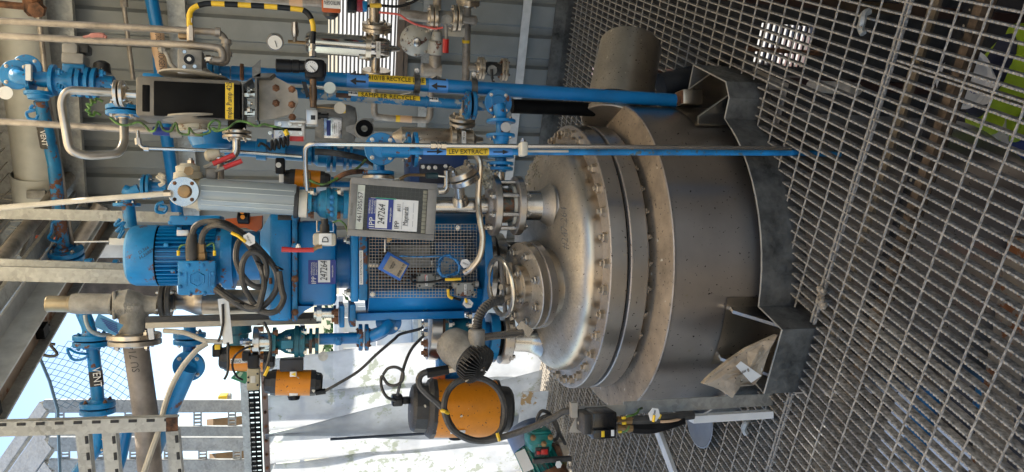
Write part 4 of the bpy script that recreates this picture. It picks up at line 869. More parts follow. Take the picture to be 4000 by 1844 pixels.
# ================= sample pump
py_ = 2.70
t = thing('sample_pump', 'black fronted air pump labelled Sample Pump 425 on a folded steel bracket', 'pump', W(945, 380, py_))
bx(t, 'pump_block', 532, 303, 945, 460, py_, .17, mat('dark_cast_metal', (.17, .155, .13), .55, .3, dust=.5, var=.2, bump=.12), .012); bx(t, 'front_panel', 602, 322, 942, 457, py_-.006, .02, BLACKM, .004); bx(t, 'slot', 554, 330, 586, 437, py_-.002, .01, BLACKM, .004)
q = bx(t, 'name_label', 880, 323, 913, 466, py_-.0075, .003, YEL, 0); text(q, 'mple Pump 425', W(896, 392, py_-.0085), XR, EZ, .024, INK, w_=.118)
for (s, y0, y1, y2) in ((1, 303, 285, 268), (-1, 460, 476, 492)):
    al(t, 'diaphragm_cover', (760, y0), (762, y2), py_+.08, [(y0, 128), (y0-s*6, 128), (y0-s*8, 110), (y1, 72), (y2, 52)], mat('tan_cast_cover', (.34, .30, .24), .55, .2, dust=.4), 36)
al(t, 'lower_ring', (755, 490), (757, 512), py_+.08, [(490, 58), (504, 58), (505, 50), (512, 50)], CREAM)
vb = bx(t, 'valve_block', 693, 192, 790, 290, py_+.02, .11, CAST, .006); part(vb, 'port', MB().lathe(W(740, 233, py_+.022), TO, [(0, .017), (.006, .017), (.006, .006)], 20), BLACK); part(vb, 'port_core', MB().lathe(W(740, 233, py_+.022), TO, [(0, .007), (.009, .007)], 16), WHITE)
for (x, y) in ((721, 203), (761, 260), (720, 262)): part(vb, 'screw_hole', MB().lathe(W(x, y, py_+.02), TO, [(0, .006), (.003, .006), (.003, .003)], 12), SSC)
bx(t, 'block_strip', 693, 268, 790, 288, py_+.016, .02, ALU, .002)
TB(t, [(800, 230), (840, 228)], 10, py_+.05, SSC, name='nipple'); al(t, 'union', (795, 230), (830, 230), py_+.05, [(805, 15), (825, 15)], SSC, 6)
br = part(t, 'bracket', MB().prism(PX([(946, 330), (946, 468), (950, 468), (950, 330), (985, 306), (982, 302)], py_-.01), V((0, .15, 0))), GALVD)
part(t, 'bracket_web', MB().box(W(1006, 388, py_+.06), (.16, .14, .007)), GALVD); P = PX([(985, 300), (985, 262), (1018, 232), (1018, 300)], py_-.02); part(t, 'angle_ear', MB().prism(P, V((0, .006, 0))), GALVD); part(t, 'angle_ear', MB().prism(PX([(985, 302), (1052, 302), (1072, 286), (1015, 286)], py_-.02), V((0, .05, -.004))), GALVD)
P = PX([(1012, 305), (1075, 300), (1128, 328), (1160, 352), (1165, 400), (1140, 445), (1075, 462), (1012, 470)], py_+.03); mp_ = part(t, 'mounting_plate', MB().prism(P, V((0, .012, 0))), mat('dusty_plate', (.30, .265, .215), .55, .4, var=.25, vs=8, dust=.3))
for (x, y) in ((1078, 344), (1078, 403), (1140, 349), (1140, 409), (1142, 458)): bolt(mp_, W(x, y, py_+.03), TO, .0105, RUST)
for (x, y) in ((966, 350), (968, 404), (966, 430)): bolt(t, W(x, y, py_+.0), DN, .010, SSC)
for y in (370, 440): al(t, 'stud', (950, y), (1004, y), py_+.03, [(950, 14), (1004, 14)], SSC, 12)
lb_ = bx(t, 'valve_plate', 1070, 470, 1192, 545, py_+.04, .04, ALU, .004)
for (x, y) in ((1092, 485), (1132, 485), (1172, 487), (1055, 520), (1095, 522), (1134, 521), (1174, 522)): part(lb_, 'cap_screw', MB().lathe(W(x, y, py_+.04), TO, [(0, .0065), (.006, .0065), (.006, .003), (.003, .003)], 12), SSC)
bx(lb_, 'slot', 1065, 498, 1178, 510, py_+.039, .004, BLACKM, .001); text(lb_, 'SS 1', W(1090, 532, py_+.038), V((-.0, 0, 1)), XR, .017, NAVY, w_=.05); bx(lb_, 'red_mark', 1132, 532, 1186, 552, py_+.038, .002, RED)
vb2 = bx(t, 'pilot_valve', 1195, 427, 1242, 487, py_+.03, .05, ALU, .003); bx(vb2, 'black_mark', 1214, 450, 1232, 468, py_+.029, .002, INK); part(vb2, 'knob', MB().lathe(W(1242, 452, py_+.05), DN, [(0, .012), (.01, .012), (.01, .008), (.03, .008), (.03, .011), (.036, .011)], 14), BLACK)
bx(t, 'end_plate', 1130, 470, 1195, 480, py_+.02, .05, ALU, .002)
# stainless U pipe
t = thing('u_pipe', 'bent stainless pipe looping up out of the end of the sample pump', 'pipe', W(430, 360, 2.76))
TB(t, [(450, 362, 2.76), (262, 352, 2.74), (240, 400, 2.74), (272, 590, 2.74), (340, 610, 2.76), (465, 600, 2.80), (486, 560, 2.82), (484, 455, 2.85)], 17, 2.76, mat('pale_stainless', (.46, .43, .39), .32, .85, dust=.4, var=.15), .055)
flp(t, 468, 366, 2.76, EZ, 52, 14, SSD, 4, gap=6, bm_=SSC); TB(t, [(470, 366), (535, 370)], 16, 2.76, SSD)
flp(t, 483, 432, 2.84, XR, 64, 16, BLUE, 4, gap=6, bm_=SSD); fl1(t, 483, 452, 2.84, -XR, 40, 10, SSD, 0)
# grey pipes along the top
t = thing('grey_pipe', 'upper of the two grey galvanised pipes running down the right to the valve block', 'pipe', W(760, 118, 2.78)); TB(t, [(-40, 80, 3.0), (400, 102, 2.9), (770, 122, 2.80), (880, 128, 2.78), (888, 250, 2.76), (818, 236, 2.75)], 14, 2.85, PIPEG, .05)
for (x, y) in ((852, 126), (884, 165), (887, 212)): part(t, 'elbow_ring', MB().lathe(W(x, y, 2.775), (XR if y > 150 else EZ), [(-.008, .017), (.008, .017)], 16), PIPEG)
t = thing('grey_pipe', 'lower of the two grey galvanised pipes running down the right to the valve block', 'pipe', W(760, 175, 2.75)); TB(t, [(-40, 138, 2.95), (400, 160, 2.86), (740, 176, 2.76), (868, 188, 2.74), (872, 238, 2.735), (830, 234, 2.735)], 14, 2.82, PIPEG, .05)
part(t, 'pink_rag', MB().tube(crom(PX([(325, 145, 2.84), (365, 138, 2.84), (400, 138, 2.84), (416, 146, 2.84)]), 5), [.004]*4+[.008]*8+[.005]*4, 6), mat('pink_rag', (.5, .2, .16), .7))
t = thing('grey_pipe', 'third grey pipe, running down behind the bent stainless pipe', 'pipe', W(690, 515, 2.95)); TB(t, [(-40, 472, 3.05), (700, 518, 2.95), (790, 522, 2.94)], 13, 3.0, PIPEG); part(t, 'blue_sleeve', MB().tube(PX([(600, 511, 2.96), (665, 515, 2.955)]), .0155, 14), NAVY); part(t, 'union', MB().lathe(W(690, 517, 2.95), DN, [(-.02, .02), (.02, .02)], 8), CAST)
t = thing('thin_steel_tube', 'thin bright tube with an elbow below the bent stainless pipe', 'tube', W(560, 580, 2.85)); TB(t, [(538, 510), (540, 552), (556, 578), (640, 581), (900, 590), (1180, 612)], 7, 2.85, SSC, .02); al(t, 'nut', (538, 540), (541, 565), 2.85, [(540, 12), (565, 12)], SSC, 6); al(t, 'nut', (560, 579), (582, 580), 2.85, [(562, 11), (582, 11)], SSC, 6)
# lever on the pump
t = thing('valve_lever', 'small grey ball ended lever above the valve block of the sample pump', 'lever', W(680, 265, 2.8)); TB(t, [(636, 195), (655, 215), (665, 250), (690, 272)], 8, 2.8, CAST, .02); part(t, 'ball', MB().lathe(W(634, 194, 2.8), DN, [(-.013, .002), (-.010, .009), (0, .013), (.010, .009), (.013, .002)], 14), CAST)
bx(t, 'pivot', 650, 270, 672, 290, 2.85, .04, BLUE, .004); bx(t, 'pivot', 555, 285, 640, 300, 2.86, .05, BLUE, .01)
# yellow-green earth wires
cable('earth_wire', PX([(402, 398, 2.74), (375, 385, 2.73), (372, 402, 2.72), (355, 390, 2.72), (358, 410, 2.71), (338, 405, 2.71), (350, 425, 2.71), (336, 430, 2.71), (352, 440, 2.72), (348, 448, 2.72), (366, 452, 2.73), (370, 438, 2.73), (392, 448, 2.75)]), .0042, GREENW, 'green and yellow earth wire coil beside the bent stainless pipe', 'wire', 6)
cable('earth_wire', PX([(430, 458, 2.72), (455, 480, 2.72), (490, 490, 2.72), (540, 478, 2.72), (565, 490, 2.72), (585, 512, 2.72), (605, 508, 2.71), (620, 475, 2.71), (640, 508, 2.71), (668, 512, 2.71), (686, 480, 2.71), (700, 518, 2.70), (735, 525, 2.70), (740, 500, 2.70), (755, 520, 2.70), (780, 528, 2.69), (820, 515, 2.69), (815, 490, 2.68), (838, 470, 2.68), (858, 480, 2.68), (852, 505, 2.68), (830, 500, 2.68), (845, 512, 2.68), (890, 500, 2.67), (925, 475, 2.67), (960, 476, 2.67), (1000, 492, 2.67), (1030, 485, 2.67), (1060, 492, 2.67), (1095, 500, 2.67), (1115, 515, 2.68), (1122, 528, 2.69)]), .0040, GREENW, 'long green and yellow earth wire looping under the sample pump', 'wire', 6)
cable('spring_cable', PX([(1010, 570, 2.74), (1020, 560, 2.72), (1040, 570, 2.72), (1058, 585, 2.72), (1062, 548, 2.72), (1072, 585, 2.72), (1078, 545, 2.72), (1090, 580, 2.72), (1095, 540, 2.72), (1108, 575, 2.72), (1112, 535, 2.72), (1124, 568, 2.72), (1126, 528, 2.72)]), .0045, BLACK, 'black coiled cable under the valve plate of the sample pump', 'cable', 6)
t = thing('wire_ferrule', 'yellow crimp on the end of the long earth wire', 'crimp', W(1118, 515, 2.68)); part(t, 'sleeve', MB().tube(PX([(1113, 508, 2.68), (1123, 528, 2.68)]), .008, 8), YEL)
# lower outlet of the pump: flange, elbow, red levers
t = thing('pump_outlet', 'stainless flange and elbow under the sample pump with two red lever handles', 'valve', W(925, 530, 2.74)); TB(t, [(926, 470), (926, 540)], 34, 2.76, BLACKM, name='stem'); flp(t, 926, 527, 2.74, XR, 54, 12, SSD, 4, gap=5)
TB(t, [(924, 540), (924, 600), (885, 632), (840, 612)], 15, 2.74, SSC, .04)
al(t, 'ball_valve', (800, 612), (860, 600), 2.74, [(800, 14), (812, 24), (845, 22), (860, 16)], CREAM)
for (A, B) in (((832, 640), (916, 604)), ((875, 655), (945, 628))):
    part(t, 'lever_handle', MB().tube(PX([A, B], 2.71), .0085, 10), RED); part(t, 'lever_arm', MB().tube(PX([(A[0]-35, A[1]+14), A], 2.71), .006, 6), CAST)
TB(t, [(862, 625), (862, 700)], 13, 2.8, PIPEG)
# hoop with black/yellow tape
t = thing('taped_hoop_pipe', 'hoop of tube wrapped in black and yellow hazard tape between pump and regulator', 'tube', W(742, 100, 2.74))
q = fillet(PX([(741, 105, 2.74), (740, 35, 2.74), (800, 12, 2.74), (1070, 26, 2.73), (1200, 40, 2.73), (1226, 95, 2.73), (1221, 172, 2.73)]), .06, 8); L_ = [0]
for i in range(1, len(q)): L_.append(L_[-1]+(q[i]-q[i-1]).length)
def atL(s):
    for i in range(1, len(q)):
        if L_[i] >= s: f = (s-L_[i-1])/max(1e-9, L_[i]-L_[i-1]); return q[i-1].lerp(q[i], f)
    return q[-1]
ns = 13
for k in range(ns):
    a_, b_ = L_[-1]*k/ns, L_[-1]*(k+1)/ns; part(t, 'tape_wrap', MB().tube([atL(a_+(b_-a_)*j/6) for j in range(7)], .0088 if k % 2 else .0095, 12), BLACK if k % 2 == 0 and k else YELT)
al(t, 'fitting', (743, 70), (745, 165), 2.74, [(72, 11), (90, 11), (91, 8), (100, 8), (101, 12), (112, 12), (113, 14), (160, 14)], SSD, 6); al(t, 'fitting', (1222, 165), (1222, 222), 2.73, [(172, 11), (190, 11), (191, 8), (200, 8), (201, 14), (222, 14)], SSC, 6)
bx(t, 'brass_lug', 695, 130, 730, 148, 2.74, .03, BRASS, .003)
# regulator
t = thing('air_regulator', 'black air regulator with a white dial gauge and a fat black adjusting knob', 'regulator', W(1222, 262, 2.72))
bx(t, 'body', 1190, 228, 1270, 304, 2.71, .07, BLACK, .012); al(t, 'knob', (1075, 256), (1185, 260), 2.74, [(1077, 22), (1080, 26), (1135, 26), (1136, 24), (1142, 24), (1143, 26), (1168, 26), (1170, 23), (1192, 23)], BLACK); bx(t, 'side_cap', 1262, 245, 1275, 290, 2.73, .05, BLACK, .006)
g_ = part(t, 'gauge_case', MB().lathe(W(1217, 262, 2.71), TO, [(0, .024), (.012, .024), (.014, .022), (.012, .021)], 28, False), BLACK); part(g_, 'dial', MB().lathe(W(1217, 262, 2.70), TO, [(0, .021), (.001, .021)], 28), WHITE); part(g_, 'needle', MB().tube([W(1211, 256, 2.696), W(1232, 277, 2.696)], .0016, 4), INK)
for k in range(11): a = -2.2+k*.44; c_ = W(1217, 262, 2.6975); part(g_, 'tick', MB().tube([c_+V((math.sin(a)*.015, 0, math.cos(a)*.015)), c_+V((math.sin(a)*.018, 0, math.cos(a)*.018))], .0007, 4), INK)
al(t, 'drain_pipe', (1222, 305), (1224, 420), 2.74, [(306, 13), (340, 13), (341, 15), (395, 15), (396, 13), (420, 13)], mat('brown_brass', (.20, .13, .08), .45, .6, var=.3)); part(t, 'black_lever', MB().prism(PX([(1178, 318), (1196, 320), (1210, 375), (1196, 382)], 2.71), V((0, .01, 0))), BLACK)
TB(t, [(1240, 338), (1265, 340)], 3, 2.72, SSC, name='tag_chain')
t = thing('round_tag', 'round pale metal tag hanging beside the regulator pipe, upper one', 'tag', W(1288, 343, 2.72)); part(t, 'disc', MB().lathe(W(1288, 343, 2.72), TO, [(0, .020), (.002, .020)], 24), mat('pale_tag', (.45, .50, .46), .5))
t = thing('round_tag', 'round beige metal tag below the regulator pipe, lower one', 'tag', W(1330, 422, 2.74)); part(t, 'disc', MB().lathe(W(1328, 422, 2.74), TO, [(0, .020), (.002, .020)], 24), mat('beige_tag', (.48, .44, .36), .5)); TB(t, [(1230, 418), (1310, 424)], 4, 2.75, BRASS, name='cord')
bx(t, 'yellow_edge', 1336, 408, 1350, 442, 2.76, .003, YEL)
# grey motor behind with plate
t = thing('grey_pump_motor', 'grey pump body with a riveted steel rating plate behind the steel tube', 'pump', W(1300, 490, 3.0)); al(t, 'body', (1230, 480), (1400, 492), 3.05, [(1232, 70), (1290, 78), (1360, 80), (1385, 70), (1392, 40)], CAST, 40); rp = bx(t, 'rating_plate', 1265, 458, 1336, 540, 2.955, .004, mat('shiny_plate', (.5, .5, .5), .2, 1., dust=.2), .001)
for (x, w2) in ((1300, 30), (1308, 45), (1316, 40), (1324, 50)): bx(rp, 'engraved_line', x-1, 500-w2/2, x+1, 500+w2/2, 2.953, .002, INK)
bx(rp, 'engraved_panel', 1276, 470, 1292, 530, 2.953, .002, NAVY)
t = thing('ring_clamp', 'grey cast ring with a black rubber bush and a lug beside the grey pump', 'clamp', W(1420, 505, 2.9)); c_ = W(1422, 505, 2.88); k = S(1422, 2.88)
part(t, 'ring', MB().lathe(c_, TO, [(0, 38*k), (.02, 38*k), (.022, 34*k), (.02, 16*k), (0, 16*k)], 32, False), CAST); part(t, 'bush', MB().lathe(c_+TO*.006, TO, [(0, 33*k), (.02, 33*k), (.02, 13*k), (0, 13*k)], 28, False), BLACKM); part(t, 'lug', MB().prism(PX([(1352, 495), (1372, 488), (1400, 485), (1400, 540), (1372, 520), (1352, 512)], 2.88), V((0, .012, 0))), CAST); bx(t, 'grub', 1415, 462, 1460, 478, 2.92, .03, CAST, .004)
# ================= wall mounted instruments (v ~ 4.7)
def wt(n_, lab, cat, x, y, v): return thing(n_, lab, cat, Wp(x, y, v))
def wtube(t, l, r, v, m_, bend=.05, n=12, name='pipe'): return pipe(t, PW(l, v), r, m_, bend, n, name)
t = wt('hydrogen_pipe', 'blue pipe with a tan HYDROGEN band running across the grey wall', 'pipe', 620, 200, 4.9); wtube(t, [(586, -30), (612, 100), (640, 455), (700, 880)], .036, 4.9, BLUE2, None, 18)
a, b = Wp(613, 120, 4.9), Wp(630, 292, 4.9); part(t, 'label_band', MB().lathe(a, b-a, [(0, .0375), ((b-a).length, .0375)], 18, False), PALEO)
text(t, 'HYDROGEN', Wp(628, 215, 4.855), b-a, -EZ, .046, INK, w_=.17, ex=.001); text(t, 'HYDROGEN', Wp(618, 150, 4.855), b-a, -EZ, .046, INK, w_=.10, ex=.001)
t = wt('thin_wall_pipe', 'thin beige pipe with couplings crossing the upper wall below the wide rail', 'pipe', 500, 150, 4.95); wtube(t, [(478, -30), (500, 150), (520, 310)], .013, 4.95, PIPEG, None); bxp = Wp(484, 5, 4.95); part(t, 'coupling', MB().lathe(bxp, EX, [(-.03, .022), (.03, .022)], 8), PIPEG)
t = wt('thin_wall_pipe', 'thin beige pipe crossing the whole upper left from a rusty valve to a cap', 'pipe', 200, 400, 4.4); wtube(t, [(128, -30), (152, 60), (190, 400), (240, 680), (270, 880), (294, 1040)], .013, 4.4, PIPEG, None); q = bx(t, 'pipe_cap', 282, 1030, 312, 1046, 4.0, .04, CREAM2, .004)
part(t, 'rusty_valve', MB().tube(PW([(-10, 15), (90, 25), (115, 25)], 4.4), .018, 8).lathe(Wp(130, 22, 4.4), EX, [(-.05, .03), (-.03, .045), (.04, .045), (.05, .03)], 12).lathe(Wp(150, 35, 4.38), -EY, [(0, .04), (.04, .04)], 6), RUST)
t = wt('filter_housing', 'polished stainless filter cylinder with a wing clamp in front of the louvred vent', 'filter', 1350, 180, 4.6); A, B = Wp(1196, 165, 4.6), Wp(1528, 190, 4.6); L2 = (B-A).length
pol = mat('polished_stainless', (.55, .54, .52), .12, 1., var=.06, dust=.12, bump=.01)
part(t, 'body', MB().lathe(A, B-A, [(-.01, .02), (.0, .05), (.015, .062), (L2*.70, .064), (L2*.70+.001, .060), (L2*.90, .060), (L2*.97, .05), (L2, .02), (L2+.05, .012)], 40), pol)
part(t, 'clamp_ring', MB().lathe(A+(B-A)*.69, B-A, [(0, .08), (.03, .08)], 28), SSD); part(t, 'wing_nut', MB().box(Wp(1422, 222, 4.55), (.03, .02, .06), bev=.004), SSD); lp_ = part(t, 'white_label', MB().box(Wp(1478, 195, 4.525), (.095, .003, .024)), WHITE); text(lp_, 'VALVE 240 OPEN', Wp(1478, 195, 4.52), EX, EZ, .014, INK, w_=.085)
wtube(t, [(1125, 162), (1195, 168)], .010, 4.6, BRASS, None, 8, 'stem'); wtube(t, [(1152, 162), (1152, 110)], .012, 4.6, SSC, None, 8, 'branch'); part(t, 'needle_valve', MB().lathe(Wp(1152, 120, 4.58), EX, [(-.03, .018), (.0, .022), (.05, .016)], 10), SSC)
wtube(t, [(1462, -20), (1462, 150)], .030, 4.6, SSD, None, 18); wtube(t, [(1468, 215), (1466, 330)], .026, 4.6, SSD, None, 18)
for (y, u) in ((98, 1), (115, -1), (280, -1), (298, 1)): flange(t, Wp(1470 if y > 200 else 1472, y, 4.6), EX*u, .085, .022, SSD, 4, SSD)
wtube(t, [(1462, 340), (1462, 440), (1470, 455), (1520, 462), (1668, 470), (1680, 455), (1684, 330)], .020, 4.6, PIPEG, .05)
a_, b_ = Wp(1545, 463, 4.6), Wp(1562, 464, 4.6); part(t, 'yellow_band', MB().tube([a_, b_], .0215, 14), YELT); part(t, 'flow_label', MB().tube([b_, Wp(1608, 467, 4.6)], .0213, 14), PALEO)
g_ = Wp(1075, 163, 4.5); part(t, 'gauge_case', MB().lathe(g_+EY*.03, -EY, [(0, .044), (.045, .046), (.05, .042)], 28), SSC); part(t, 'gauge_dial', MB().lathe(g_-EY*.021, -EY, [(0, .038), (.001, .038)], 24), WHITE); part(t, 'gauge_needle', MB().tube([g_-EY*.023+EX*.01, g_-EY*.023-EX*.025-EZ*.01], .0025, 4), INK)
t = wt('nitrogen_valve', 'orange boxed valve with a NITROGEN label at the top of the wall by the vent', 'valve', 1295, 15, 4.4); q = part(t, 'box', MB().box(Wp(1294, 4, 4.4), (.11, .10, .10), (EX, EY, EZ), .008), ORANGE2); lq = part(q, 'label', MB().box(Wp(1297, 10, 4.34), (.06, .003, .09), (EX, EY, EZ)), WHITE); text(lq, 'NITROGEN', Wp(1297, 10, 4.336), EZ, -EX, .030, INK, w_=.082)
part(t, 'dome', MB().lathe(Wp(1292, 45, 4.4), -EX, [(-.03, .045), (.02, .04), (.04, .02)], 20), DGREY); wtube(t, [(960, -5), (1250, 8), (1330, 12)], .028, 4.45, PIPEG, None); part(t, 'flow_label', MB().tube(PW([(1130, 3), (1182, 5)], 4.45), .0295, 14), PALEO)
bq = part(t, 'red_cap', MB().box(Wp(1400, 22, 4.45), (.06, .05, .05), bev=.006), mat('red_cap', (.35, .03, .05), .4)); part(t, 'blue_cap', MB().box(Wp(1420, 25, 4.45), (.05, .05, .04), bev=.006), BLUE); part(t, 'black_coil', MB().box(Wp(1375, 15, 4.45), (.09, .06, .05), bev=.006), BLACK); wtube(t, [(1425, 25), (1470, 20), (1560, 28), (1620, 5), (1640, -10)], .008, 4.45, BLACK, .05, 8, 'lead')
part(t, 'yellow_tie', MB().tube(PW([(1445, 22), (1490, 22)], 4.4), .012, 6), YELT)
t = wt('gas_regulator', 'grey disc shaped gas regulator with a bright centre cap on the wall piping', 'regulator', 1628, 160, 4.5); c_ = Wp(1626, 160, 4.5)
part(t, 'diaphragm_case', MB().lathe(c_+EY*.03, -EY, [(-.05, .04), (0, .085), (.012, .092), (.018, .092), (.03, .078), (.05, .04), (.052, .001)], 40), mat('pale_grey_enamel', (.40, .40, .36), .45, dust=.3, chip=.03)); part(t, 'centre_cap', MB().lathe(c_-EY*.02, -EY, [(0, .024), (.03, .024), (.032, .02)], 20), SSC)
for k in range(8): a = k*math.pi/4; bolt(t, c_+EX*(.083*math.cos(a))+EZ*(.083*math.sin(a))-EY*.0, -EY, .008)
part(t, 'valve_body', MB().lathe(Wp(1708, 120, 4.5), -EX, [(0, .025), (.05, .035), (.06, .05), (.13, .05), (.14, .03), (.2, .024), (.26, .03)], 18), mat('pale_grey_enamel', (.40, .40, .36), .45))
wtube(t, [(1700, 215), (1698, 330)], .035, 4.5, PIPEG, None, 16); part(t, 'tee', MB().lathe(Wp(1690, 275, 4.5), EZ, [(-.05, .04), (.06, .04), (.07, .03)], 16), PIPEG); wtube(t, [(1708, -20), (1706, 60)], .024, 4.5, PIPEG, None)
t = wt('flanged_valve', 'grey flanged ball valve with a red handle and pink wire high on the wall', 'valve', 1740, 75, 4.45)
for x in (1682, 1700, 1772, 1792): flange(t, Wp(x, 72, 4.45), -EZ if x in (1700, 1792) else EZ, .075, .02, SSD, 4, SSD)
part(t, 'body', MB().lathe(Wp(1700, 72, 4.45), Wp(1790, 75, 4.45)-Wp(1700, 72, 4.45), [(0, .03), (.03, .045), (.09, .045), (.14, .03)], 20), CAST); part(t, 'cap', MB().lathe(Wp(1742, 76, 4.42), -EY, [(0, .032), (.02, .032)], 16), CAST)
wtube(t, [(1560, 55), (1620, 62), (1685, 72)], .030, 4.45, PIPEG, .05); wtube(t, [(1790, 75), (1850, 80)], .022, 4.45, PIPEG, None); wtube(t, [(1742, 95), (1744, 155)], .010, 4.4, CAST, None, 8, 'lever_arm'); wtube(t, [(1742, 152), (1740, 205)], .018, 4.4, RED, None, 10, 'lever_handle')
part(t, 'pink_wire', MB().tube(crom(PW([(1480, 48), (1520, 52), (1560, 58), (1590, 78), (1625, 95), (1660, 104), (1700, 112), (1730, 108)], 4.38), 5), .006, 6), PINKW); part(t, 'paper_tag', MB().box(Wp(1765, 125, 4.5), (.05, .003, .15), (EX, EY, EZ)), mat('beige_tag', (.48, .44, .36), .5))
t = wt('wall_riser', 'brownish stainless pipe with a yellow band and end cap running across the wall', 'pipe', 1820, 150, 4.6); wtube(t, [(1828, -30), (1824, 60), (1820, 300), (1815, 330)], .024, 4.6, PIPEG, None, 16); part(t, 'yellow_band', MB().tube(PW([(1821, 155), (1821, 167)], 4.6), .0255, 14), YELT)
part(t, 'end_cap', MB().lathe(Wp(1846, 80, 4.6), -EZ, [(-.06, .022), (0, .03), (.02, .028), (.03, .01)], 16), PIPEG); wtube(t, [(1822, 262), (1865, 264)], .022, 4.6, PIPEG, None)
for (y, u) in ((2, 1), (14, -1)): flange(t, Wp(1828, y, 4.6), EX*u, .07, .018, SSD, 4, SSD)
for x in (1872, 1884, 1962, 1974): flange(t, Wp(x, 267+(x-1870)*.06, 4.55), -EZ if x in (1884, 1974) else EZ, .068, .016, SSD, 4, RUST if x > 1900 else SSD)
part(t, 'valve_body', MB().lathe(Wp(1884, 267, 4.55), -EZ, [(0, .03), (.04, .042), (.10, .042), (.15, .03)], 18), DGREY); part(t, 'lever', MB().tube(PW([(1920, 270), (1922, 300), (1930, 330)], 4.5), .010, 6), DGREY); part(t, 'valve_cap', MB().lathe(Wp(1920, 272, 4.52), -EY, [(0, .03), (.02, .03)], 14), CAST)
t = wt('filter_housing', 'stainless filter cylinder behind the LEV EXTRACT pipe with a white label', 'filter', 1700, 540, 4.2); A, B = Wp(1560, 535, 4.2), Wp(1860, 545, 4.2); L2 = (B-A).length
part(t, 'body', MB().lathe(A, B-A, [(-.04, .02), (0, .045), (.01, .058), (L2*.66, .058), (L2*.67, .056), (L2*.95, .056), (L2, .02), (L2+.04, .012)], 32), SSD); part(t, 'clamp_ring', MB().lathe(A+(B-A)*.66, B-A, [(0, .075), (.025, .075)], 24), SSD); lp_ = part(t, 'white_label', MB().box(Wp(1812, 540, 4.135), (.08, .003, .024)), WHITE); text(lp_, 'VALVE 241', Wp(1812, 540, 4.13), EX, EZ, .014, INK, w_=.07)
wtube(t, [(1803, 395), (1806, 440), (1807, 520)], .018, 4.2, SSD, None)
for (y, u) in ((462, 1), (482, -1)): flange(t, Wp(1806, y, 4.2), EX*u, .075, .018, SSD, 4, SSD)
# ================= rear right blue valve set
t = thing('blue_flanged_valve', 'dark blue flanged valve lying behind the bright hooked tube', 'valve', W(1300, 620, 3.3))
al(t, 'body', (1110, 595), (1440, 620), 3.3, [(1112, 30), (1200, 30), (1202, 42), (1216, 42), (1218, 30), (1240, 45), (1275, 45), (1277, 62), (1290, 62), (1291, 40), (1298, 40), (1299, 62), (1312, 62), (1313, 36), (1340, 36), (1341, 50), (1352, 50), (1353, 34), (1362, 34), (1363, 50), (1374, 50), (1375, 36), (1440, 36)], BLUE2)
t = thing('blue_dome_cap', 'round blue dome cap behind the earth wire under the sample pump', 'cap', W(800, 560, 3.2)); al(t, 'dome', (835, 590), (830, 520), 3.2, [(590, 30), (585, 60), (570, 78), (540, 90), (520, 92)], BLUE2); al(t, 'pipe', (880, 575), (1115, 590), 3.25, [(880, 32), (1000, 32), (1002, 42), (1040, 42), (1042, 32), (1115, 32)], BLUE2)
cable('black_hose', PX([(1230, 592, 2.9), (1290, 596, 2.9), (1350, 605, 2.9), (1420, 622, 2.95), (1480, 650, 3.0)]), .012, RUBBER, 'ribbed black hose curving below the blue flanged valve', 'hose', 10)
# blue flange tee facing the camera
t = thing('blue_flange_tee', 'bright blue four bolt flange and tee right above the control panel', 'pipe fitting', W(1490, 582, 2.66))
fl1(t, 1488, 582, 2.66, TO, 64, 14, BLUE, 4, hub=.5, bm_=SSC); TB(t, [(1490, 586, 2.64), (1600, 590, 2.64)], 28, 2.64, BLUE); TB(t, [(1490, 586, 2.70), (1490, 586, 2.63)], 30, 2.65, BLUE)
for (x, m_) in ((1594, BLUER), (1622, BLUE)): fl1(t, x, 584, 2.68, EZ if x < 1600 else -EZ, 68, 14, m_, 4)
TB(t, [(1480, 600), (1480, 680)], 22, 2.72, BLUE2); fl1(t, 1478, 676, 2.72, -XR, 62, 14, BLUE, 4, bm_=RUST); fl1(t, 1478, 694, 2.72, XR, 62, 14, SSD, 0)
# dark blue box + clutter behind panel
t = thing('dark_blue_box', 'dark blue instrument box with screw holes behind the control panel top', 'box', W(1700, 660, 3.0)); bx(t, 'case', 1600, 600, 1830, 720, 3.0, .2, mat('dark_blue_enamel', (.01, .04, .14), .4, var=.1), .01); bx(t, 'lid', 1640, 640, 1760, 715, 2.99, .02, mat('dark_panel', (.014, .016, .03), .5), .004)
for (x, y) in ((1652, 652), (1675, 655), (1700, 655), (1740, 650)): bolt(t, W(x, y, 2.985), TO, .007)
t = thing('lever_valve', 'small stainless valve with a dark green lever behind the control panel', 'valve', W(1740, 690, 2.75)); TB(t, [(1745, 668), (1745, 730)], 11, 2.75, SSC); TB(t, [(1710, 685), (1665, 686)], 12, 2.74, mat('dark_green_grip', (.01, .05, .06), .4), name='lever_grip'); TB(t, [(1740, 690), (1700, 685)], 5, 2.74, SSC, name='lever_arm'); TB(t, [(1560, 700), (1590, 683), (1660, 684)], 6, 2.76, BRASS, .02, name='lead'); TB(t, [(1745, 730), (1740, 745), (1712, 748)], 14, 2.75, SSC, .02)
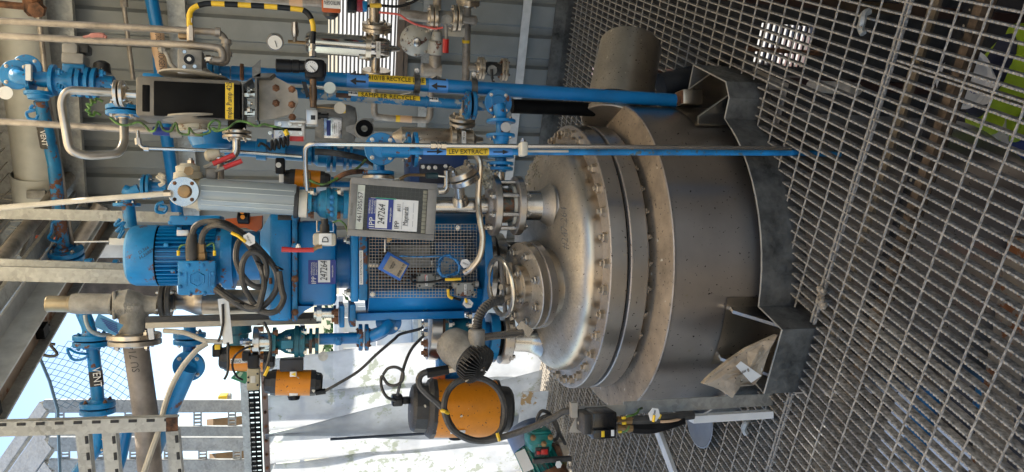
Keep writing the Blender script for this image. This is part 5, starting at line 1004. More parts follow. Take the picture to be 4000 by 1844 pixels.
# braided hose and wires
cable('braided_hose', PX([(1860, 602, 2.80), (1875, 640, 2.79), (1872, 700, 2.80), (1868, 780, 2.82), (1875, 860, 2.80), (1885, 930, 2.79), (1875, 1000, 2.79), (1845, 1045, 2.80), (1815, 1066, 2.82)]), .0115, SSD, 'braided steel hose curving down past the sight glass to the mesh guard', 'hose', 10)
cable('earth_wire', PX([(1200, 700, 2.7), (1250, 720, 2.7), (1290, 712, 2.7), (1360, 670, 2.72), (1385, 665, 2.72), (1415, 640, 2.72), (1430, 622, 2.72)]), .0045, GREENW, 'green and yellow wire running to the bright blue flange tee', 'wire', 6)
cable('dirty_hose', PX([(1310, 700, 2.72), (1345, 680, 2.7), (1380, 672, 2.7), (1420, 670, 2.72)]), .009, RUST, 'dirty brown hose behind the blue diaphragm valve', 'hose', 8)
# orange / black actuator behind the frosted tube
def actuator(t, A, B, Y, c0, c1, hw, b0, b1, capm=DGREY, lab=None):
    """rack actuator: orange barrel b0..b1, stepped dark end caps c0..c1"""
    al(t, 'barrel', A, B, Y, [(b0, hw), (b1, hw)], ORANGE, 40); s = (b0-c0)
    al(t, 'end_cap', A, B, Y, [(c0, hw*.62), (c0+s*.15, hw*.80), (c0+s*.55, hw*.88), (c0+s*.56, hw*.97), (b0, hw*1.02), (b0+1, hw*.5)], capm, 10); s = (c1-b1)
    al(t, 'end_cap', A, B, Y, [(b1-1, hw*.5), (b1, hw*1.02), (b1+s*.42, hw*.98), (b1+s*.44, hw*.86), (c1-s*.15, hw*.78), (c1, hw*.6)], capm, 10)
t = thing('valve_actuator', 'small orange valve actuator behind the frosted tube', 'actuator', W(1200, 695, 3.1)); actuator(t, (1100, 690), (1300, 705), 3.1, 1105, 1290, 34, 1152, 1250); bx(t, 'gap', 1184, 668, 1214, 726, 3.05, .02, BRASS, .004); q = bx(t, 'solenoid', 1075, 616, 1112, 680, 3.02, .06, BLACK, .006); part(q, 'button', MB().lathe(W(1088, 645, 3.02), TO, [(0, .010), (.003, .010)], 14), WHITE); bx(t, 'label', 1090, 678, 1108, 712, 3.03, .004, WHITE)
t = thing('blue_valve_flanges', 'blue valve flanges under the small orange actuator behind the frosted tube', 'valve', W(1290, 720, 3.15)); al(t, 'body', (1150, 725), (1400, 735), 3.15, [(1150, 20), (1180, 20), (1181, 34), (1195, 34), (1196, 22), (1240, 26), (1241, 42), (1256, 42), (1257, 26), (1290, 26), (1291, 40), (1304, 40), (1305, 24), (1400, 24)], BLUE2)
# frosted tube assembly
t = thing('frosted_cylinder', 'frosted plastic cylinder with grey valve head and cream collar, upright in front of the motor', 'cylinder', W(1200, 800, 2.68)); FA, FB = (780, 758), (1165, 782)
al(t, 'tube', FA, FB, 2.70, [(782, 60), (790, 62), (1150, 62), (1156, 60)], FROST, 44); [al(t, 'highlight_streak', (780, 758+dy), (1165, 782+dy), 2.70-dd, [(785, 1.6), (1148, 1.6)], mat('painted_highlight', (.55, .60, .60), .3), 6) for dy, dd in ((-34, .046), (-14, .055), (22, .052), (40, .040))]; al(t, 'clamp_band', FA, (1168, 790), 2.70, [(1150, 64), (1166, 64)], DGREY, 40); al(t, 'collar', (1166, 794), (1204, 796), 2.70, [(1168, 54), (1200, 55), (1201, 52)], CREAM2, 40)  # thin pale strips paint the highlight streaks onto the frosted tube
al(t, 'head_block', (660, 745), (800, 760), 2.74, [(690, 48), (720, 58), (775, 60), (776, 66), (790, 66)], CREAM, 28)
al(t, 'side_port', (735, 700), (733, 640), 2.72, [(700, 55), (675, 52), (672, 44), (650, 44), (645, 30), (640, 28)], CREAM, 26)
fl1(t, 717, 748, 2.64, TO, 58, 10, SSC, 4, hub=.35, bm_=RUST, name='end_flange'); part(t, 'sight_port', MB().lathe(W(722, 748, 2.635), TO, [(0, .022), (.018, .018), (.02, .01)], 18), BRASS)
bx(t, 'side_fitting', 800, 655, 845, 700, 2.72, .05, CAST, .008); bolt(t, W(745, 640, 2.72), XR, .012, SSD); part(t, 'rusty_tag', MB().lathe(W(738, 668, 2.65), TO, [(0, .016), (.003, .016)], 6), BRASS)
t = thing('pale_pipe', 'long pale pipe slanting in from the top to the valve head of the frosted cylinder', 'pipe', W(650, 757, 2.63)); TB(t, [(-40, 815, 2.8), (330, 782, 2.7), (645, 757, 2.62)], 11, 2.7, IVORY); al(t, 'nut', (640, 757), (668, 756), 2.62, [(640, 15), (668, 15)], SSD, 6)
# diaphragm valve D
t = thing('diaphragm_valve', 'blue cast diaphragm valve marked D with a long red handle', 'valve', W(1290, 797, 2.70)); VA_, VB = (1200, 795), (1372, 800)
al(t, 'body', VA_, VB, 2.70, [(1203, 52), (1217, 52), (1218, 30), (1236, 34), (1250, 50), (1272, 56), (1274, 66), (1290, 66), (1291, 62), (1297, 62), (1298, 64), (1316, 64), (1317, 40), (1340, 34), (1341, 55), (1360, 55)], mat('valve_blue', (.008, .20, .36), .42, var=.25, vs=14, chip=.05, bump=.14, dust=.3, dustc=(.10, .25, .34)), 36)
for (x, y) in ((1225, 750), (1226, 840), (1330, 750), (1330, 842)): bolt(t, W(x, y, 2.67), EZ, .012, RUST if y > 800 else SSC)
for y in (770, 790, 815, 838): bolt(t, W(1297, y, 2.632), TO, .007, BLUE)
part(t, 'cage', MB().tube(PX([(1240, 862), (1238, 905), (1302, 905), (1302, 862)], 2.66), .0035, 6), SSC); al(t, 'stem', (1268, 855), (1268, 915), 2.66, [(855, 14), (875, 14), (876, 18), (915, 20)], DGREY)
q = bx(t, 'actuator_block', 1222, 910, 1314, 962, 2.62, .06, CREAM, .010); lq = bx(q, 'letter_label', 1246, 912, 1296, 958, 2.618, .004, WHITE, .001); text(lq, 'D', W(1272, 936, 2.616), XR, EZ, .030, INK)
part(t, 'lever_arm', MB().tube(PX([(1258, 962), (1240, 965), (1222, 975)], 2.62), .007, 8), BRASS); part(t, 'red_handle', MB().tube(PX([(1226, 976), (1160, 977), (1100, 974)], 2.62), [.008, .0075, .009], 10), RED); bolt(t, W(1165, 968, 2.62), XR, .008, WHITE)
bx(t, 'backing_plate', 1236, 730, 1370, 760, 2.74, .02, ALU, .004)
cable('earth_wire', PX([(1300, 870, 2.66), (1325, 862, 2.65), (1345, 875, 2.65), (1355, 895, 2.64), (1362, 915, 2.63)]), .0035, GREENW, 'green and yellow wire from valve D to the control panel corner', 'wire', 6)
# orange limit switch beside motor
t = thing('limit_switch', 'black domed limit switch with orange dots on an orange bracket beside the motor', 'switch', W(960, 870, 3.0)); part(t, 'bracket', MB().prism(PX([(880, 855), (1025, 842), (1022, 890), (1000, 905), (960, 890), (885, 888)], 2.97), V((0, .05, 0))), ORANGE2); al(t, 'dome', (925, 850), (978, 850), 2.94, [(926, 14), (930, 24), (972, 26), (976, 20)], BLACK, 20)
for x in (946, 948): part(t, 'indicator_dot', MB().lathe(W(x, 828 if x == 946 else 848, 2.915), TO, [(0, .008), (.004, .008)], 12), mat('orange_dot', (.85, .30, .01), .4))
# ================= control panel
PYc = 2.58; tl = .06
t = thing('control_panel', 'grey framed control panel with dark screen, number 461/305/57 and pasted inventory stickers', 'control panel', W(1700, 825, PYc)); k = S(1535, PYc)
uX = V((math.cos(tl), 0, -math.sin(tl))); uZ = V((math.sin(tl), 0, math.cos(tl))); PC = W(1535, 818, PYc)
def pp(a, b, d=0): return PC+uX*(a*k)+uZ*(b*k)+TO*d     # a right, b up, photo px
def pb(par, nm, a0, a1, b0, b1, d, th_, m_, bev=.001): return part(par, nm, MB().box(pp((a0+a1)/2, (b0+b1)/2, d-th_/2), (abs(a1-a0)*k, th_, abs(b1-b0)*k), (uX, V((0, 1, 0)), uZ), bev), m_)
FRM = mat('panel_grey', (.23, .22, .20), .5, dust=.3, var=.12, vs=15); pb(t, 'case', -113, 113, -168, 168, 0, .07, FRM, .006)
for (a0, a1, b0, b1) in ((-113, -88, -168, 168), (88, 113, -168, 168), (-88, 88, 140, 168), (-88, 88, -168, -132)): pb(t, 'bezel', a0, a1, b0, b1, .006, .006, FRM, .002)
sn = pb(t, 'screen', -88, 88, -132, 140, .001, .002, DARKS, 0)
for i in range(14): pb(sn, 'grid_line', -88, 88, 95-i*16.2, 95.7-i*16.2, .0015, .0006, mat('screen_line', (.04, .045, .04), .4), 0)
for i in range(1, 11): pb(sn, 'grid_line', -88+i*16, -87.4+i*16, -132, 110, .0015, .0006, MATS['screen_line'], 0)
nb_ = pb(t, 'number_strip', -86, 86, 112, 140, .003, .002, mat('pale_green_strip', (.55, .57, .48), .45), 0); pb(nb_, 'number_box', -60, 63, 116, 137, .004, .001, mat('number_box_white', (.66, .66, .60), .45), 0); text(nb_, '461/305/57', pp(1, 127, .0045), uX, uZ, .021, INK, w_=116*k)
for i in range(11): pb(t, 'key', -86+i*15.5, -72+i*15.5, -130, -114, .004, .003, mat('key_beige', (.24, .23, .17), .5), .001)
text(t, 'FLEX-RTL', pp(-10, 158, .0068), uX, uZ, .009, mat('faint_print', (.12, .12, .11), .5), w_=48*k)
s1 = pb(t, 'sticker', -82, 40, -97, 88, .0055, .001, WHITE, 0); pb(s1, 'green_strip', 38, 42, -10, 70, .006, .001, mat('mint_green', (.05, .35, .2), .5), 0)
s2 = pb(t, 'inventory_sticker', -80, 38, 0, 96, .0075, .001, NAVY, 0); pb(s2, 'paper_panel', -76, 34, 20, 66, .008, .0008, WHITE, 0)
text(s2, '247264', pp(-23, 43, .0085), uX, uZ, .032, INK, 'handwriting', shear=.15, w_=78*k); text(s2, 'IPP', pp(-56, 78, .0082), uX, uZ, .026, WHITE, w_=38*k); text(s2, 'INTERNATIONAL\nPROCESS PLANTS\n(Europe) LIMITED', pp(5, 80, .0082), uX, uZ, .0085, WHITE, w_=54*k); text(s2, 'www.ippe.com', pp(-23, 10, .0082), uX, uZ, .010, WHITE, w_=56*k)
text(s1, 'IPP', pp(-60, -18, .0062), uX, uZ, .022, INK, 'handwriting', w_=30*k); text(s1, '#111', pp(8, -22, .0062), uX, uZ, .018, INK, 'handwriting', w_=26*k); pb(s1, 'rule', -76, 30, -37.5, -36.5, .006, .0005, INK, 0); text(s1, 'Maynards', pp(-24, -50, .0062), uX, uZ, .022, INK, w_=72*k)
for (a0, a1, b) in ((-62, -24, -60), (-20, 10, -60), (-64, -40, -80), (-34, -14, -80), (-8, 30, -80)): pb(s1, 'small_print', a0, a1, b, b+1.6, .006, .0005, mat('grey_print', (.3, .3, .3), .5), 0)
TB(t, [(1505, 935), (1504, 985)], 4, 2.62, ALU, name='hanger_strip'); bolt(t, W(1512, 934, 2.585), DN, .01, BRASS)
# tags, coil and boxes hanging on the guard
t = thing('calibration_tag', 'blue framed tag with a stained paper card hung on the mesh guard', 'tag', W(1538, 1038, 2.85)); rt = .52; c_ = W(1538, 1040, 2.848); tX = V((math.cos(rt), 0, -math.sin(rt))); tZ = V((math.sin(rt), 0, math.cos(rt))); k2 = S(1538, 2.85)
part(t, 'holder', MB().box(c_, (78*k2, .008, 100*k2), (tX, V((0, 1, 0)), tZ), .006), mat('holder_blue', (.03, .14, .50), .35)); cq = part(t, 'card', MB().box(c_+TO*.005-tZ*.006, (58*k2, .001, 76*k2), (tX, V((0, 1, 0)), tZ)), mat('stained_card', (.40, .33, .24), .7, var=.2)); text(cq, 'SERIES 10-7S', c_+TO*.0058-tZ*.03, tX, tZ, .012, INK, w_=.05); text(cq, 'CALIBRATION\nMAR 2011', c_+TO*.0058+tZ*.005, tX, tZ, .007, INK, w_=.03)
q = []
for k in range(46): a = k*.55; r_ = 40+6*math.sin(k*1.7); q.append(W(1752+r_*math.cos(a), 1040+r_*math.sin(a), 2.85-.006*math.sin(k*2.3)))
o = cable('rope_coil', q, .0035, mat('blue_rope', (.03, .18, .42), .6, var=.5, vs=120), 'coil of thin blue and black cord hung on the mesh guard', 'cord', 6, 4)
cable('rope_lead', PX([(1560, 1000, 2.85), (1640, 1003, 2.85), (1720, 1000, 2.85)]), .003, MATS['blue_rope'], 'blue cord running from the blue tag to the cord coil', 'cord', 6)
def jbox(lab, x0, y0, x1, y1, Y, txt):
    t = thing('junction_box', lab, 'junction box', W((x0+x1)/2, (y0+y1)/2, Y)); b_ = bx(t, 'case', x0, y0, x1, y1, Y, .05, mat('grey_box_enamel', (.23, .23, .21), .5, dust=.3, chip=.02), .005)
    for (x, y) in ((x0+7, y0+7), (x1-7, y0+7), (x0+7, y1-7), (x1-7, y1-7)): part(t, 'screw', MB().lathe(W(x, y, Y), TO, [(0, .004), (.002, .004)], 8), INK)
    lq = bx(t, 'label', (x0+x1)/2-4, (y0+y1)/2-20, (x0+x1)/2+5, (y0+y1)/2+20, Y-.0015, .003, WHITE); text(lq, txt, W((x0+x1)/2, (y0+y1)/2, Y-.002), V((0, 0, 1)) if False else XR, EZ, .008, INK, w_=.034); return t
t = jbox('small grey junction box with a red scrawl under the cord coil', 1632, 1068, 1700, 1124, 2.86, '200-0YC'); bx(t, 'red_scrawl', 1660, 1074, 1668, 1100, 2.859, .002, RED); TB(t, [(1632, 1075), (1605, 1082), (1608, 1102), (1640, 1104), (1700, 1100), (1740, 1088)], 4, 2.85, BLACK, .02, name='lead'); TB(t, [(1700, 1085), (1720, 1086)], 12, 2.88, CAST, name='gland')
t = jbox('grey junction box with a white lid label lower right on the mesh guard', 1784, 1104, 1852, 1158, 2.82, 'GUB-001'); TB(t, [(1768, 1115), (1784, 1115)], 14, 2.84, CAST, name='gland'); TB(t, [(1852, 1110), (1868, 1110)], 12, 2.84, CAST, name='gland'); TB(t, [(1765, 1120), (1748, 1140), (1752, 1158), (1800, 1172)], 5, 2.84, BLACK, .02, name='lead'); TB(t, [(1750, 1130), (1752, 1158), (1768, 1166)], 6, 2.83, YELT, .02, name='yellow_tie')
for (x, y, lab) in ((1818, 1030, 'white six sided tag beside the cord coil'), (1828, 1186, 'white six sided tag below the grey junction box on the guard')):
    t = thing('cable_tag', lab, 'tag', W(x, y, 2.82)); hextag(t, W(x, y, 2.82), .036, 1.2, txt='H 0725')
part(t, 'yellow_tie', MB().tube(PX([(1818, 1166, 2.82), (1824, 1182, 2.815)]), .005, 6), YELT)
cable('yellow_tie', PX([(1740, 1092, 2.84), (1770, 1092, 2.83), (1800, 1090, 2.83)]), .006, YELT, 'yellow cable tie between the cord coil and the grey junction box', 'cable tie', 6)
# ================================================================ LEFT SIDE PIPEWORK
# relief valve with outlet
RY = 3.35
t = thing('relief_valve', 'grey cast safety relief valve with a brass cap beside the blue motor', 'relief valve', W(540, 1320, RY))
al(t, 'cap', (178, 1186), (280, 1188), RY, [(182, 30), (186, 32), (268, 32), (270, 34), (282, 34)], mat('brass_cap', (.42, .33, .20), .35, .8, dust=.3, var=.15), 28)
al(t, 'bonnet', (270, 1186), (460, 1188), RY, [(272, 22), (280, 38), (296, 40), (432, 41), (434, 44), (440, 44)], CAST, 32); bx(t, 'bonnet_flange', 436, 1138, 452, 1250, RY-.05, .10, CAST, .008)
al(t, 'body', (450, 1190), (570, 1192), RY, [(452, 52), (480, 58), (500, 62), (540, 50), (560, 40), (600, 34), (618, 38)], CAST, 32); al(t, 'inlet_body', (520, 1190), (522, 1300), RY, [(1190, 60), (1230, 56), (1262, 50), (1275, 52), (1300, 50)], CAST, 32)
text(t, '150', W(505, 1190, RY-.07), V((.0, 0, 1)), -XR, .03, mat('cast_mark', (.2, .19, .17), .6), 'cast_mark'); text(t, 'DN 40 PN', W(470, 1215, RY-.065), V((0, 0, 1)), -XR, .02, MATS['cast_mark'], 'cast_mark')
fl1(t, 636, 1175, RY, EZ, 62, 18, DGREY, 4, bm_=SSD); fl1(t, 662, 1175, RY, -EZ, 62, 18, DGREY, 4, bm_=SSD)
fl1(t, 525, 1312, RY, XR, 98, 20, SSD, 4, bm_=SSC); fl1(t, 528, 1336, RY, -XR, 96, 20, mat('pale_stainless', (.46, .43, .39), .32, .85), 4, bm_=SSC, hub=.5)
part(t, 'support_tab', MB().prism(PX([(570, 1250), (592, 1238), (602, 1325), (582, 1328)], RY-.12), V((0, .01, 0))), ALU)
t = thing('reducer_pipe', 'blotched stainless pipe with a reducer running down from the relief valve', 'pipe', W(950, 1180, 3.4)); al(t, 'pipe', (670, 1178), (1060, 1180), 3.4, [(672, 30), (715, 31), (760, 48), (765, 50), (792, 52), (796, 50), (1060, 48)], mat('heat_tinted_stainless', (.44, .38, .31), .32, .9, var=.25, vs=10, dust=.3, bump=.05), 32)
t = thing('vent_stack', 'wide brown grey pipe marked SU 714 running from relief valve behind slotted frame', 'pipe', W(560, 1500, 3.4)); TB(t, [(530, 1345, 3.36), (552, 1500, 3.38), (572, 1640, 3.4), (588, 1870, 3.45)], 46, 3.38, mat('brown_grey_pipe', (.27, .235, .205), .5, .3, var=.22, vs=8, dust=.35, bump=.08), n=28)
text(t, 'SU 714', W(524, 1403, 3.308), V((.98, -.12, .14)), V((-.14, 0, .98)), .040, mat('pencil_grey', (.06, .055, .05), .6), 'handwriting', shear=.1, w_=.11)
t = thing('inspection_label', 'blue handwritten card label tied to the relief valve', 'label', W(425, 1270, 3.25)); rt = -.62; tX = V((math.cos(rt), 0, math.sin(rt)*-1)); 
P = PX([(372, 1252), (385, 1225), (482, 1270), (450, 1312), (372, 1278)], 3.24); cq = part(t, 'card', MB().prism(P, V((0, .003, 0))), mat('blue_card', (.05, .22, .42), .6))
for i in range(5): part(cq, 'written_line', MB().tube([W(392+i*7, 1240+i*9+4, 3.238), W(455+i*2, 1268+i*9, 3.238)], .0016, 4), NAVY)
cable('capillary_tube', PX([(332, 1230, 3.3), (338, 1262, 3.3), (355, 1292, 3.3), (388, 1308, 3.3), (425, 1308, 3.32)]), .008, mat('bluish_tube', (.28, .33, .36), .4, .5), 'bent grey capillary tube behind the blue card label', 'tube', 8)
# vent line with two flange pairs
VYY = 3.75
t = thing('vent_pipe', 'blue VENT pipe with two flange pairs crossing the bright sky', 'pipe', W(370, 1450, VYY)); TB(t, [(310, 1190), (345, 1270), (356, 1320)], 26, VYY, BLUE); flp(t, 357, 1330, VYY, XR, 66, 20, BLUE, 4, gap=6, bm_=BLUE3); TB(t, [(360, 1340), (376, 1480), (384, 1590)], 24, VYY, BLUE); flp(t, 382, 1592, VYY, XR, 64, 20, BLUE, 4, gap=6, bm_=RUST); TB(t, [(384, 1600), (380, 1720), (372, 1760), (300, 1850)], 24, VYY, BLUE, .05)
q = part(t, 'label_band', MB().tube(PX([(373, 1448), (379, 1506)], VYY), 25*S(375, VYY), 20), DGREY); text(t, 'VENT', W(378, 1474, VYY-.036), V((-1, 0, -.1)), V((.1, 0, -1)), .045, WHITE, w_=.085, ex=.001)
part(t, 'clip_loop', MB().tube(crom(PX([(350, 1385), (300, 1378), (264, 1362), (280, 1400), (310, 1406), (345, 1392)], VYY-.02), 6), .006, 6), BLUE2)
fl1(t, 376, 1735, VYY, TO, 40, 16, BLUE, 4)
t = thing('vent_pipe', 'blue VENT pipe along the far wall ending in a flange beside the motor', 'pipe', Wp(230, 700, 4.45))
VB_ = 4.35; wtube(t, [(158, 395), (212, 640), (232, 850), (250, 975)], .033, VB_, BLUER, None, 18); q1, q2 = Wp(170, 488, VB_), Wp(186, 575, VB_); part(t, 'label_band', MB().tube([q1, q2], .0345, 18), DGREY); text(t, 'VENT', (q1+q2)/2-EY*.036, q2-q1, -EZ, .036, WHITE, w_=.085, ex=.001)
for (x, y, u) in ((254, 980, 1), (258, 1005, -1)): flange(t, Wp(x, y, VB_), EX*u, .095, .028, BLUE, 4)
wtube(t, [(258, 1005), (275, 1040), (330, 1060)], .033, VB_, BLUE, .05, 18)
part(t, 'wire_clip', MB().tube(crom(PW([(235, 860), (205, 870), (202, 905), (190, 930), (225, 945), (240, 930)], VB_-.05), 6), .008, 6), BLUE2)
t = thing('blue_valve_stub', 'short dark blue spool with two flanges beside the top of the motor', 'pipe', W(400, 1035, 4.0)); al(t, 'spool', (330, 1034), (490, 1038), 4.0, [(332, 22), (345, 26), (362, 26), (366, 12), (440, 12), (443, 24), (462, 24), (464, 14), (485, 12)], BLUE2)
# blue valve top left
t = thing('angle_valve', 'blue flanged elbow and valve in the upper left corner with a grey actuator box', 'valve', W(150, 320, 3.4)); 
fl1(t, 105, 268, 3.52, TO, 54, 14, BLUE, 4, hub=.5); fl1(t, 62, 292, 3.42, TO, 57, 14, BLUE, 4, hub=.55); TB(t, [(62, 292, 3.40), (64, 300, 3.36), (110, 308, 3.36)], 26, 3.36, BLUE, .03)
al(t, 'body', (105, 306), (445, 330), 3.4, [(108, 30), (112, 56), (128, 56), (129, 26), (160, 30), (200, 30), (201, 60), (216, 60), (218, 40), (275, 42), (277, 58), (295, 58), (297, 48), (302, 48), (304, 58), (320, 58), (322, 34), (336, 36), (338, 60), (352, 60), (354, 40), (362, 40), (364, 60), (380, 60), (382, 34), (445, 32)], BLUE, 36)
part(t, 'white_tag_band', MB().box(W(113, 284, 3.33), (.06, .02, .018)), WHITE); bx(t, 'neck_block', 240, 245, 330, 285, 3.37, .08, BLUE, .008); bx(t, 'actuator_box', 238, 205, 326, 248, 3.36, .10, mat('grey_actuator', (.28, .27, .25), .5, dust=.4), .008); bx(t, 'actuator_cap', 240, 168, 302, 208, 3.36, .10, MATS['grey_actuator'], .008); bx(t, 'actuator_side', 302, 172, 345, 206, 3.38, .06, DGREY, .006)
for (x, y) in ((222, 280), (224, 340), (390, 285), (392, 350), (232, 355)): bolt(t, W(x, y, 3.33), DN, .014, BLUE)
part(t, 'dark_cap', MB().lathe(W(398, 268, 3.42), XR, [(-.02, .035), (.02, .03), (.03, .015)], 18), DGREY)
al(t, 'lower_flange', (150, 360), (150, 385), 3.38, [(360, 50), (372, 50), (374, 40), (388, 36)], BLUE); t2 = thing('round_tag', 'oval white tag hanging at the left edge below the blue elbow', 'tag', W(22, 363, 3.4)); part(t2, 'disc', MB().lathe(W(22, 363, 3.4), TO, [(0, .026), (.002, .026)], 20), WHITE)
wtb = part(t, 'wire_clip', MB().tube(crom(PX([(130, 410), (118, 425), (135, 430), (105, 440), (112, 462), (140, 465), (148, 450)], 3.4), 5), .006, 6), BLUE2)
# Y strainer at left centre (blue, behind the posts)
t = thing('blue_strainer', 'blue angled strainer with flanges and a wire bundle above the motor', 'strainer', W(500, 770, 4.0)); TB(t, [(512, 890, 4.0), (500, 800, 4.0), (500, 760, 4.0), (545, 740, 4.0)], 24, 4.0, BLUE, .04); al(t, 'branch', (520, 755), (484, 738), 4.0, [(520, 22), (500, 20), (484, 18)], BLUE); fl1(t, 563, 730, 4.0, EZ, 48, 12, BLUE, 4); fl1(t, 582, 728, 4.0, -EZ, 48, 12, BLUE, 4); fl1(t, 495, 800, 4.0, XR, 50, 12, BLUE, 4)
TB(t, [(590, 728), (650, 730)], 18, 4.0, BLUE2)
cable('wire_bundle', PX([(620, 725, 3.9), (640, 712, 3.9), (615, 690, 3.9), (640, 695, 3.9), (625, 680, 3.9), (645, 690, 3.9)]), .009, IVORY, 'loose pale wires beside the blue strainer', 'wire', 6)
cable('wire_bundle', PX([(470, 855, 3.9), (450, 880, 3.9), (485, 870, 3.9), (455, 905, 3.9), (480, 890, 3.9), (465, 930, 3.9), (485, 900, 3.9)]), .008, BLUE2, 'blue painted wire bundle hanging by the strainer pipe', 'wire', 6)
cable('wire_bundle', PX([(640, 790, 3.9), (615, 800, 3.9), (612, 825, 3.9), (640, 830, 3.9), (650, 810, 3.9), (625, 805, 3.9)]), .008, BLUE2, 'blue painted wire bundle by the post behind the valve head', 'wire', 6)
t = thing('white_conduit_box', 'white trunking box and thin wire above the motor', 'box', W(450, 945, 4.3)); bx(t, 'box', 425, 930, 505, 958, 4.3, .05, WHITE, .004); TB(t, [(290, 945), (425, 943)], 3, 4.3, WHITE, name='wire')
# lower blue diagonal pipe with flanges
DYY = 3.55
t = thing('blue_drain_pipe', 'blue pipe with a four bolt flange slanting down out of the left of the picture', 'pipe', W(735, 1430, DYY)); al(t, 'upper_pipe', (742, 1240), (740, 1380), DYY, [(1240, 22), (1380, 24)], BLUE)
flp(t, 741, 1322, DYY, XR, 60, 18, BLUE, 4, gap=6); fl1(t, 738, 1430, DYY-.05, V((-.2, -1, .1)), 60, 16, BLUE, 4, hub=.55); TB(t, [(735, 1440, DYY-.1), (655, 1620, DYY-.05), (555, 1880, DYY+.05)], 33, DYY-.05, BLUE, n=22)
t = thing('blue_drain_pipe', 'thinner dark blue pipe slanting behind the slotted frame', 'pipe', W(480, 1740, 3.9)); TB(t, [(500, 1650), (470, 1790), (440, 1880)], 24, 3.9, BLUE2)
cable('ivory_cable', PX([(640, 1292, 3.25), (720, 1300, 3.22), (790, 1328, 3.2), (815, 1332, 3.2), (870, 1335, 3.2)]), .0095, IVORY, 'ivory tube running level to the fitting of the teal valve', 'tube', 8)
cable('ivory_cable', PX([(808, 1342, 3.18), (765, 1372, 3.16), (715, 1430, 3.14), (675, 1500, 3.12), (645, 1580, 3.08), (620, 1680, 3.02), (585, 1780, 2.98), (550, 1880, 2.95)]), .0105, IVORY, 'long ivory cable sweeping down left over the slotted frame', 'cable', 8)
# slotted bracket frame
t = thing('slotted_frame', 'rusty cornered galvanised frame of slotted channel at the lower left', 'frame', W(400, 1670, 3.0))
def chan(A, B, Y, wpx, dep=.04, slots=True, side=1):
    a, b = W(*A, Y), W(*B, Y); d = b-a; Z = d.normalized(); X = (XR-Z*XR.dot(Z)) if abs(Z.x) < .7 else (EZ-Z*EZ.dot(Z)); X.normalize(); Y_ = Z.cross(X); wd = wpx*S((A[0]+B[0])/2, Y); mb = MB(); mb.box((a+b)/2, (wd, .005, d.length), (X, Y_, Z))
    for s in (-1, 1): mb.box((a+b)/2+X*(s*(wd/2-.003))+V((0, dep/2+.003, 0)), (.006, dep, d.length), (X, Y_, Z))
    o = part(t, 'channel', mb, GALV)
    if slots:
        n = int(d.length/.055)
        for k in range(n): part(o, 'slot', MB().box(a+d*((k+.5)/n)+X*(side*wd*.32)-V((0, .003, 0)), (.011, .004, .028), (X, Y_, Z), .004), INK)
chan((-30, 1678), (692, 1656), 3.0, 56)
for (y0, x, w2) in ((1688, 320, 46), (1688, 425, 50), (1684, 672, 46)): chan((x, y0), (x+18, 1880), 3.02, w2, side=-1)
part(t, 'rusty_joint', MB().box(W(672, 1658, 2.995), (.05, .004, .04)), RUST)
# flat galvanised bars and bracket by the teal valve
t = thing('support_bar', 'square two tone steel bar running down behind the gearbox at the left', 'bar', W(850, 1245, 3.15)); a, b = W(588, 1258, 3.2), W(1240, 1240, 3.1); part(t, 'bar', MB().box((a+b)/2-XR*.012, (.022, .04, (a-b).length), None, .002), mat('worn_cream_bar', (.40, .36, .29), .6, chip=.05)); part(t, 'bar_back', MB().box((a+b)/2+XR*.010, (.02, .038, (a-b).length)), DGREY)
t = thing('flat_bracket', 'pale flat steel bracket standing out across the square bar', 'bracket', W(878, 1260, 3.05)); part(t, 'strap', MB().prism(PX([(850, 1168), (892, 1164), (910, 1342), (872, 1348)], 3.05), V((0, .008, 0))), ALU); TB(t, [(870, 1188), (872, 1260), (862, 1310), (852, 1335)], 5, 3.03, DGREY, name='rod'); TB(t, [(890, 1338), (892, 1430), (888, 1462), (876, 1482)], 5, 3.05, DGREY, .02, name='rod')
# teal diaphragm valve set + actuators
TY = 3.05
t = thing('teal_valve', 'teal cast valve with a stainless spool and flanges at the left of the gearbox', 'valve', W(1120, 1335, TY)); A, B = (985, 1336), (1250, 1332)
al(t, 'steel_flange', A, B, TY, [(990, 60), (1014, 60)], FL, 36); al(t, 'spool', A, B, TY, [(1012, 36), (1062, 36)], SSC, 30); al(t, 'body', A, B, TY, [(1064, 56), (1078, 56), (1079, 30), (1095, 34), (1115, 46), (1148, 50), (1150, 62), (1166, 62), (1167, 58), (1172, 58), (1173, 62), (1190, 62), (1191, 30), (1206, 30), (1207, 50), (1219, 50), (1220, 28), (1230, 28), (1231, 52), (1245, 52)], TEAL, 36)
for (x, y) in ((1030, 1285), (1030, 1392), (1086, 1300), (1086, 1372), (1198, 1295), (1198, 1372), (1137, 1318), (1137, 1362)): bolt(t, W(x, y, TY-.04), EZ, .012, RUST if x < 1100 else SSC)
al(t, 'fitting', (935, 1333), (992, 1335), TY, [(938, 12), (950, 14), (951, 10), (960, 10), (961, 14), (975, 14), (976, 10), (992, 10)], SSC, 6); bx(t, 'cast_text_pad', 1098, 1330, 1146, 1362, TY-.062, .02, mat('pale_teal', (.02, .17, .24), .5), .002)
t2 = thing('drain_line', 'blue pipe with rusty flanges and a four bolt elbow left of the lantern', 'pipe', W(1400, 1320, TY)); TB(t2, [(1246, 1325), (1420, 1320)], 22, TY, BLUE2); bolt(t2, W(1322, 1332, TY-.03), TO, .015, BLUE)
for (x, u) in ((1408, EZ), (1432, -EZ)): fl1(t2, x, 1318, TY, u, 52, 14, BLUER, 4, bm_=RUST)
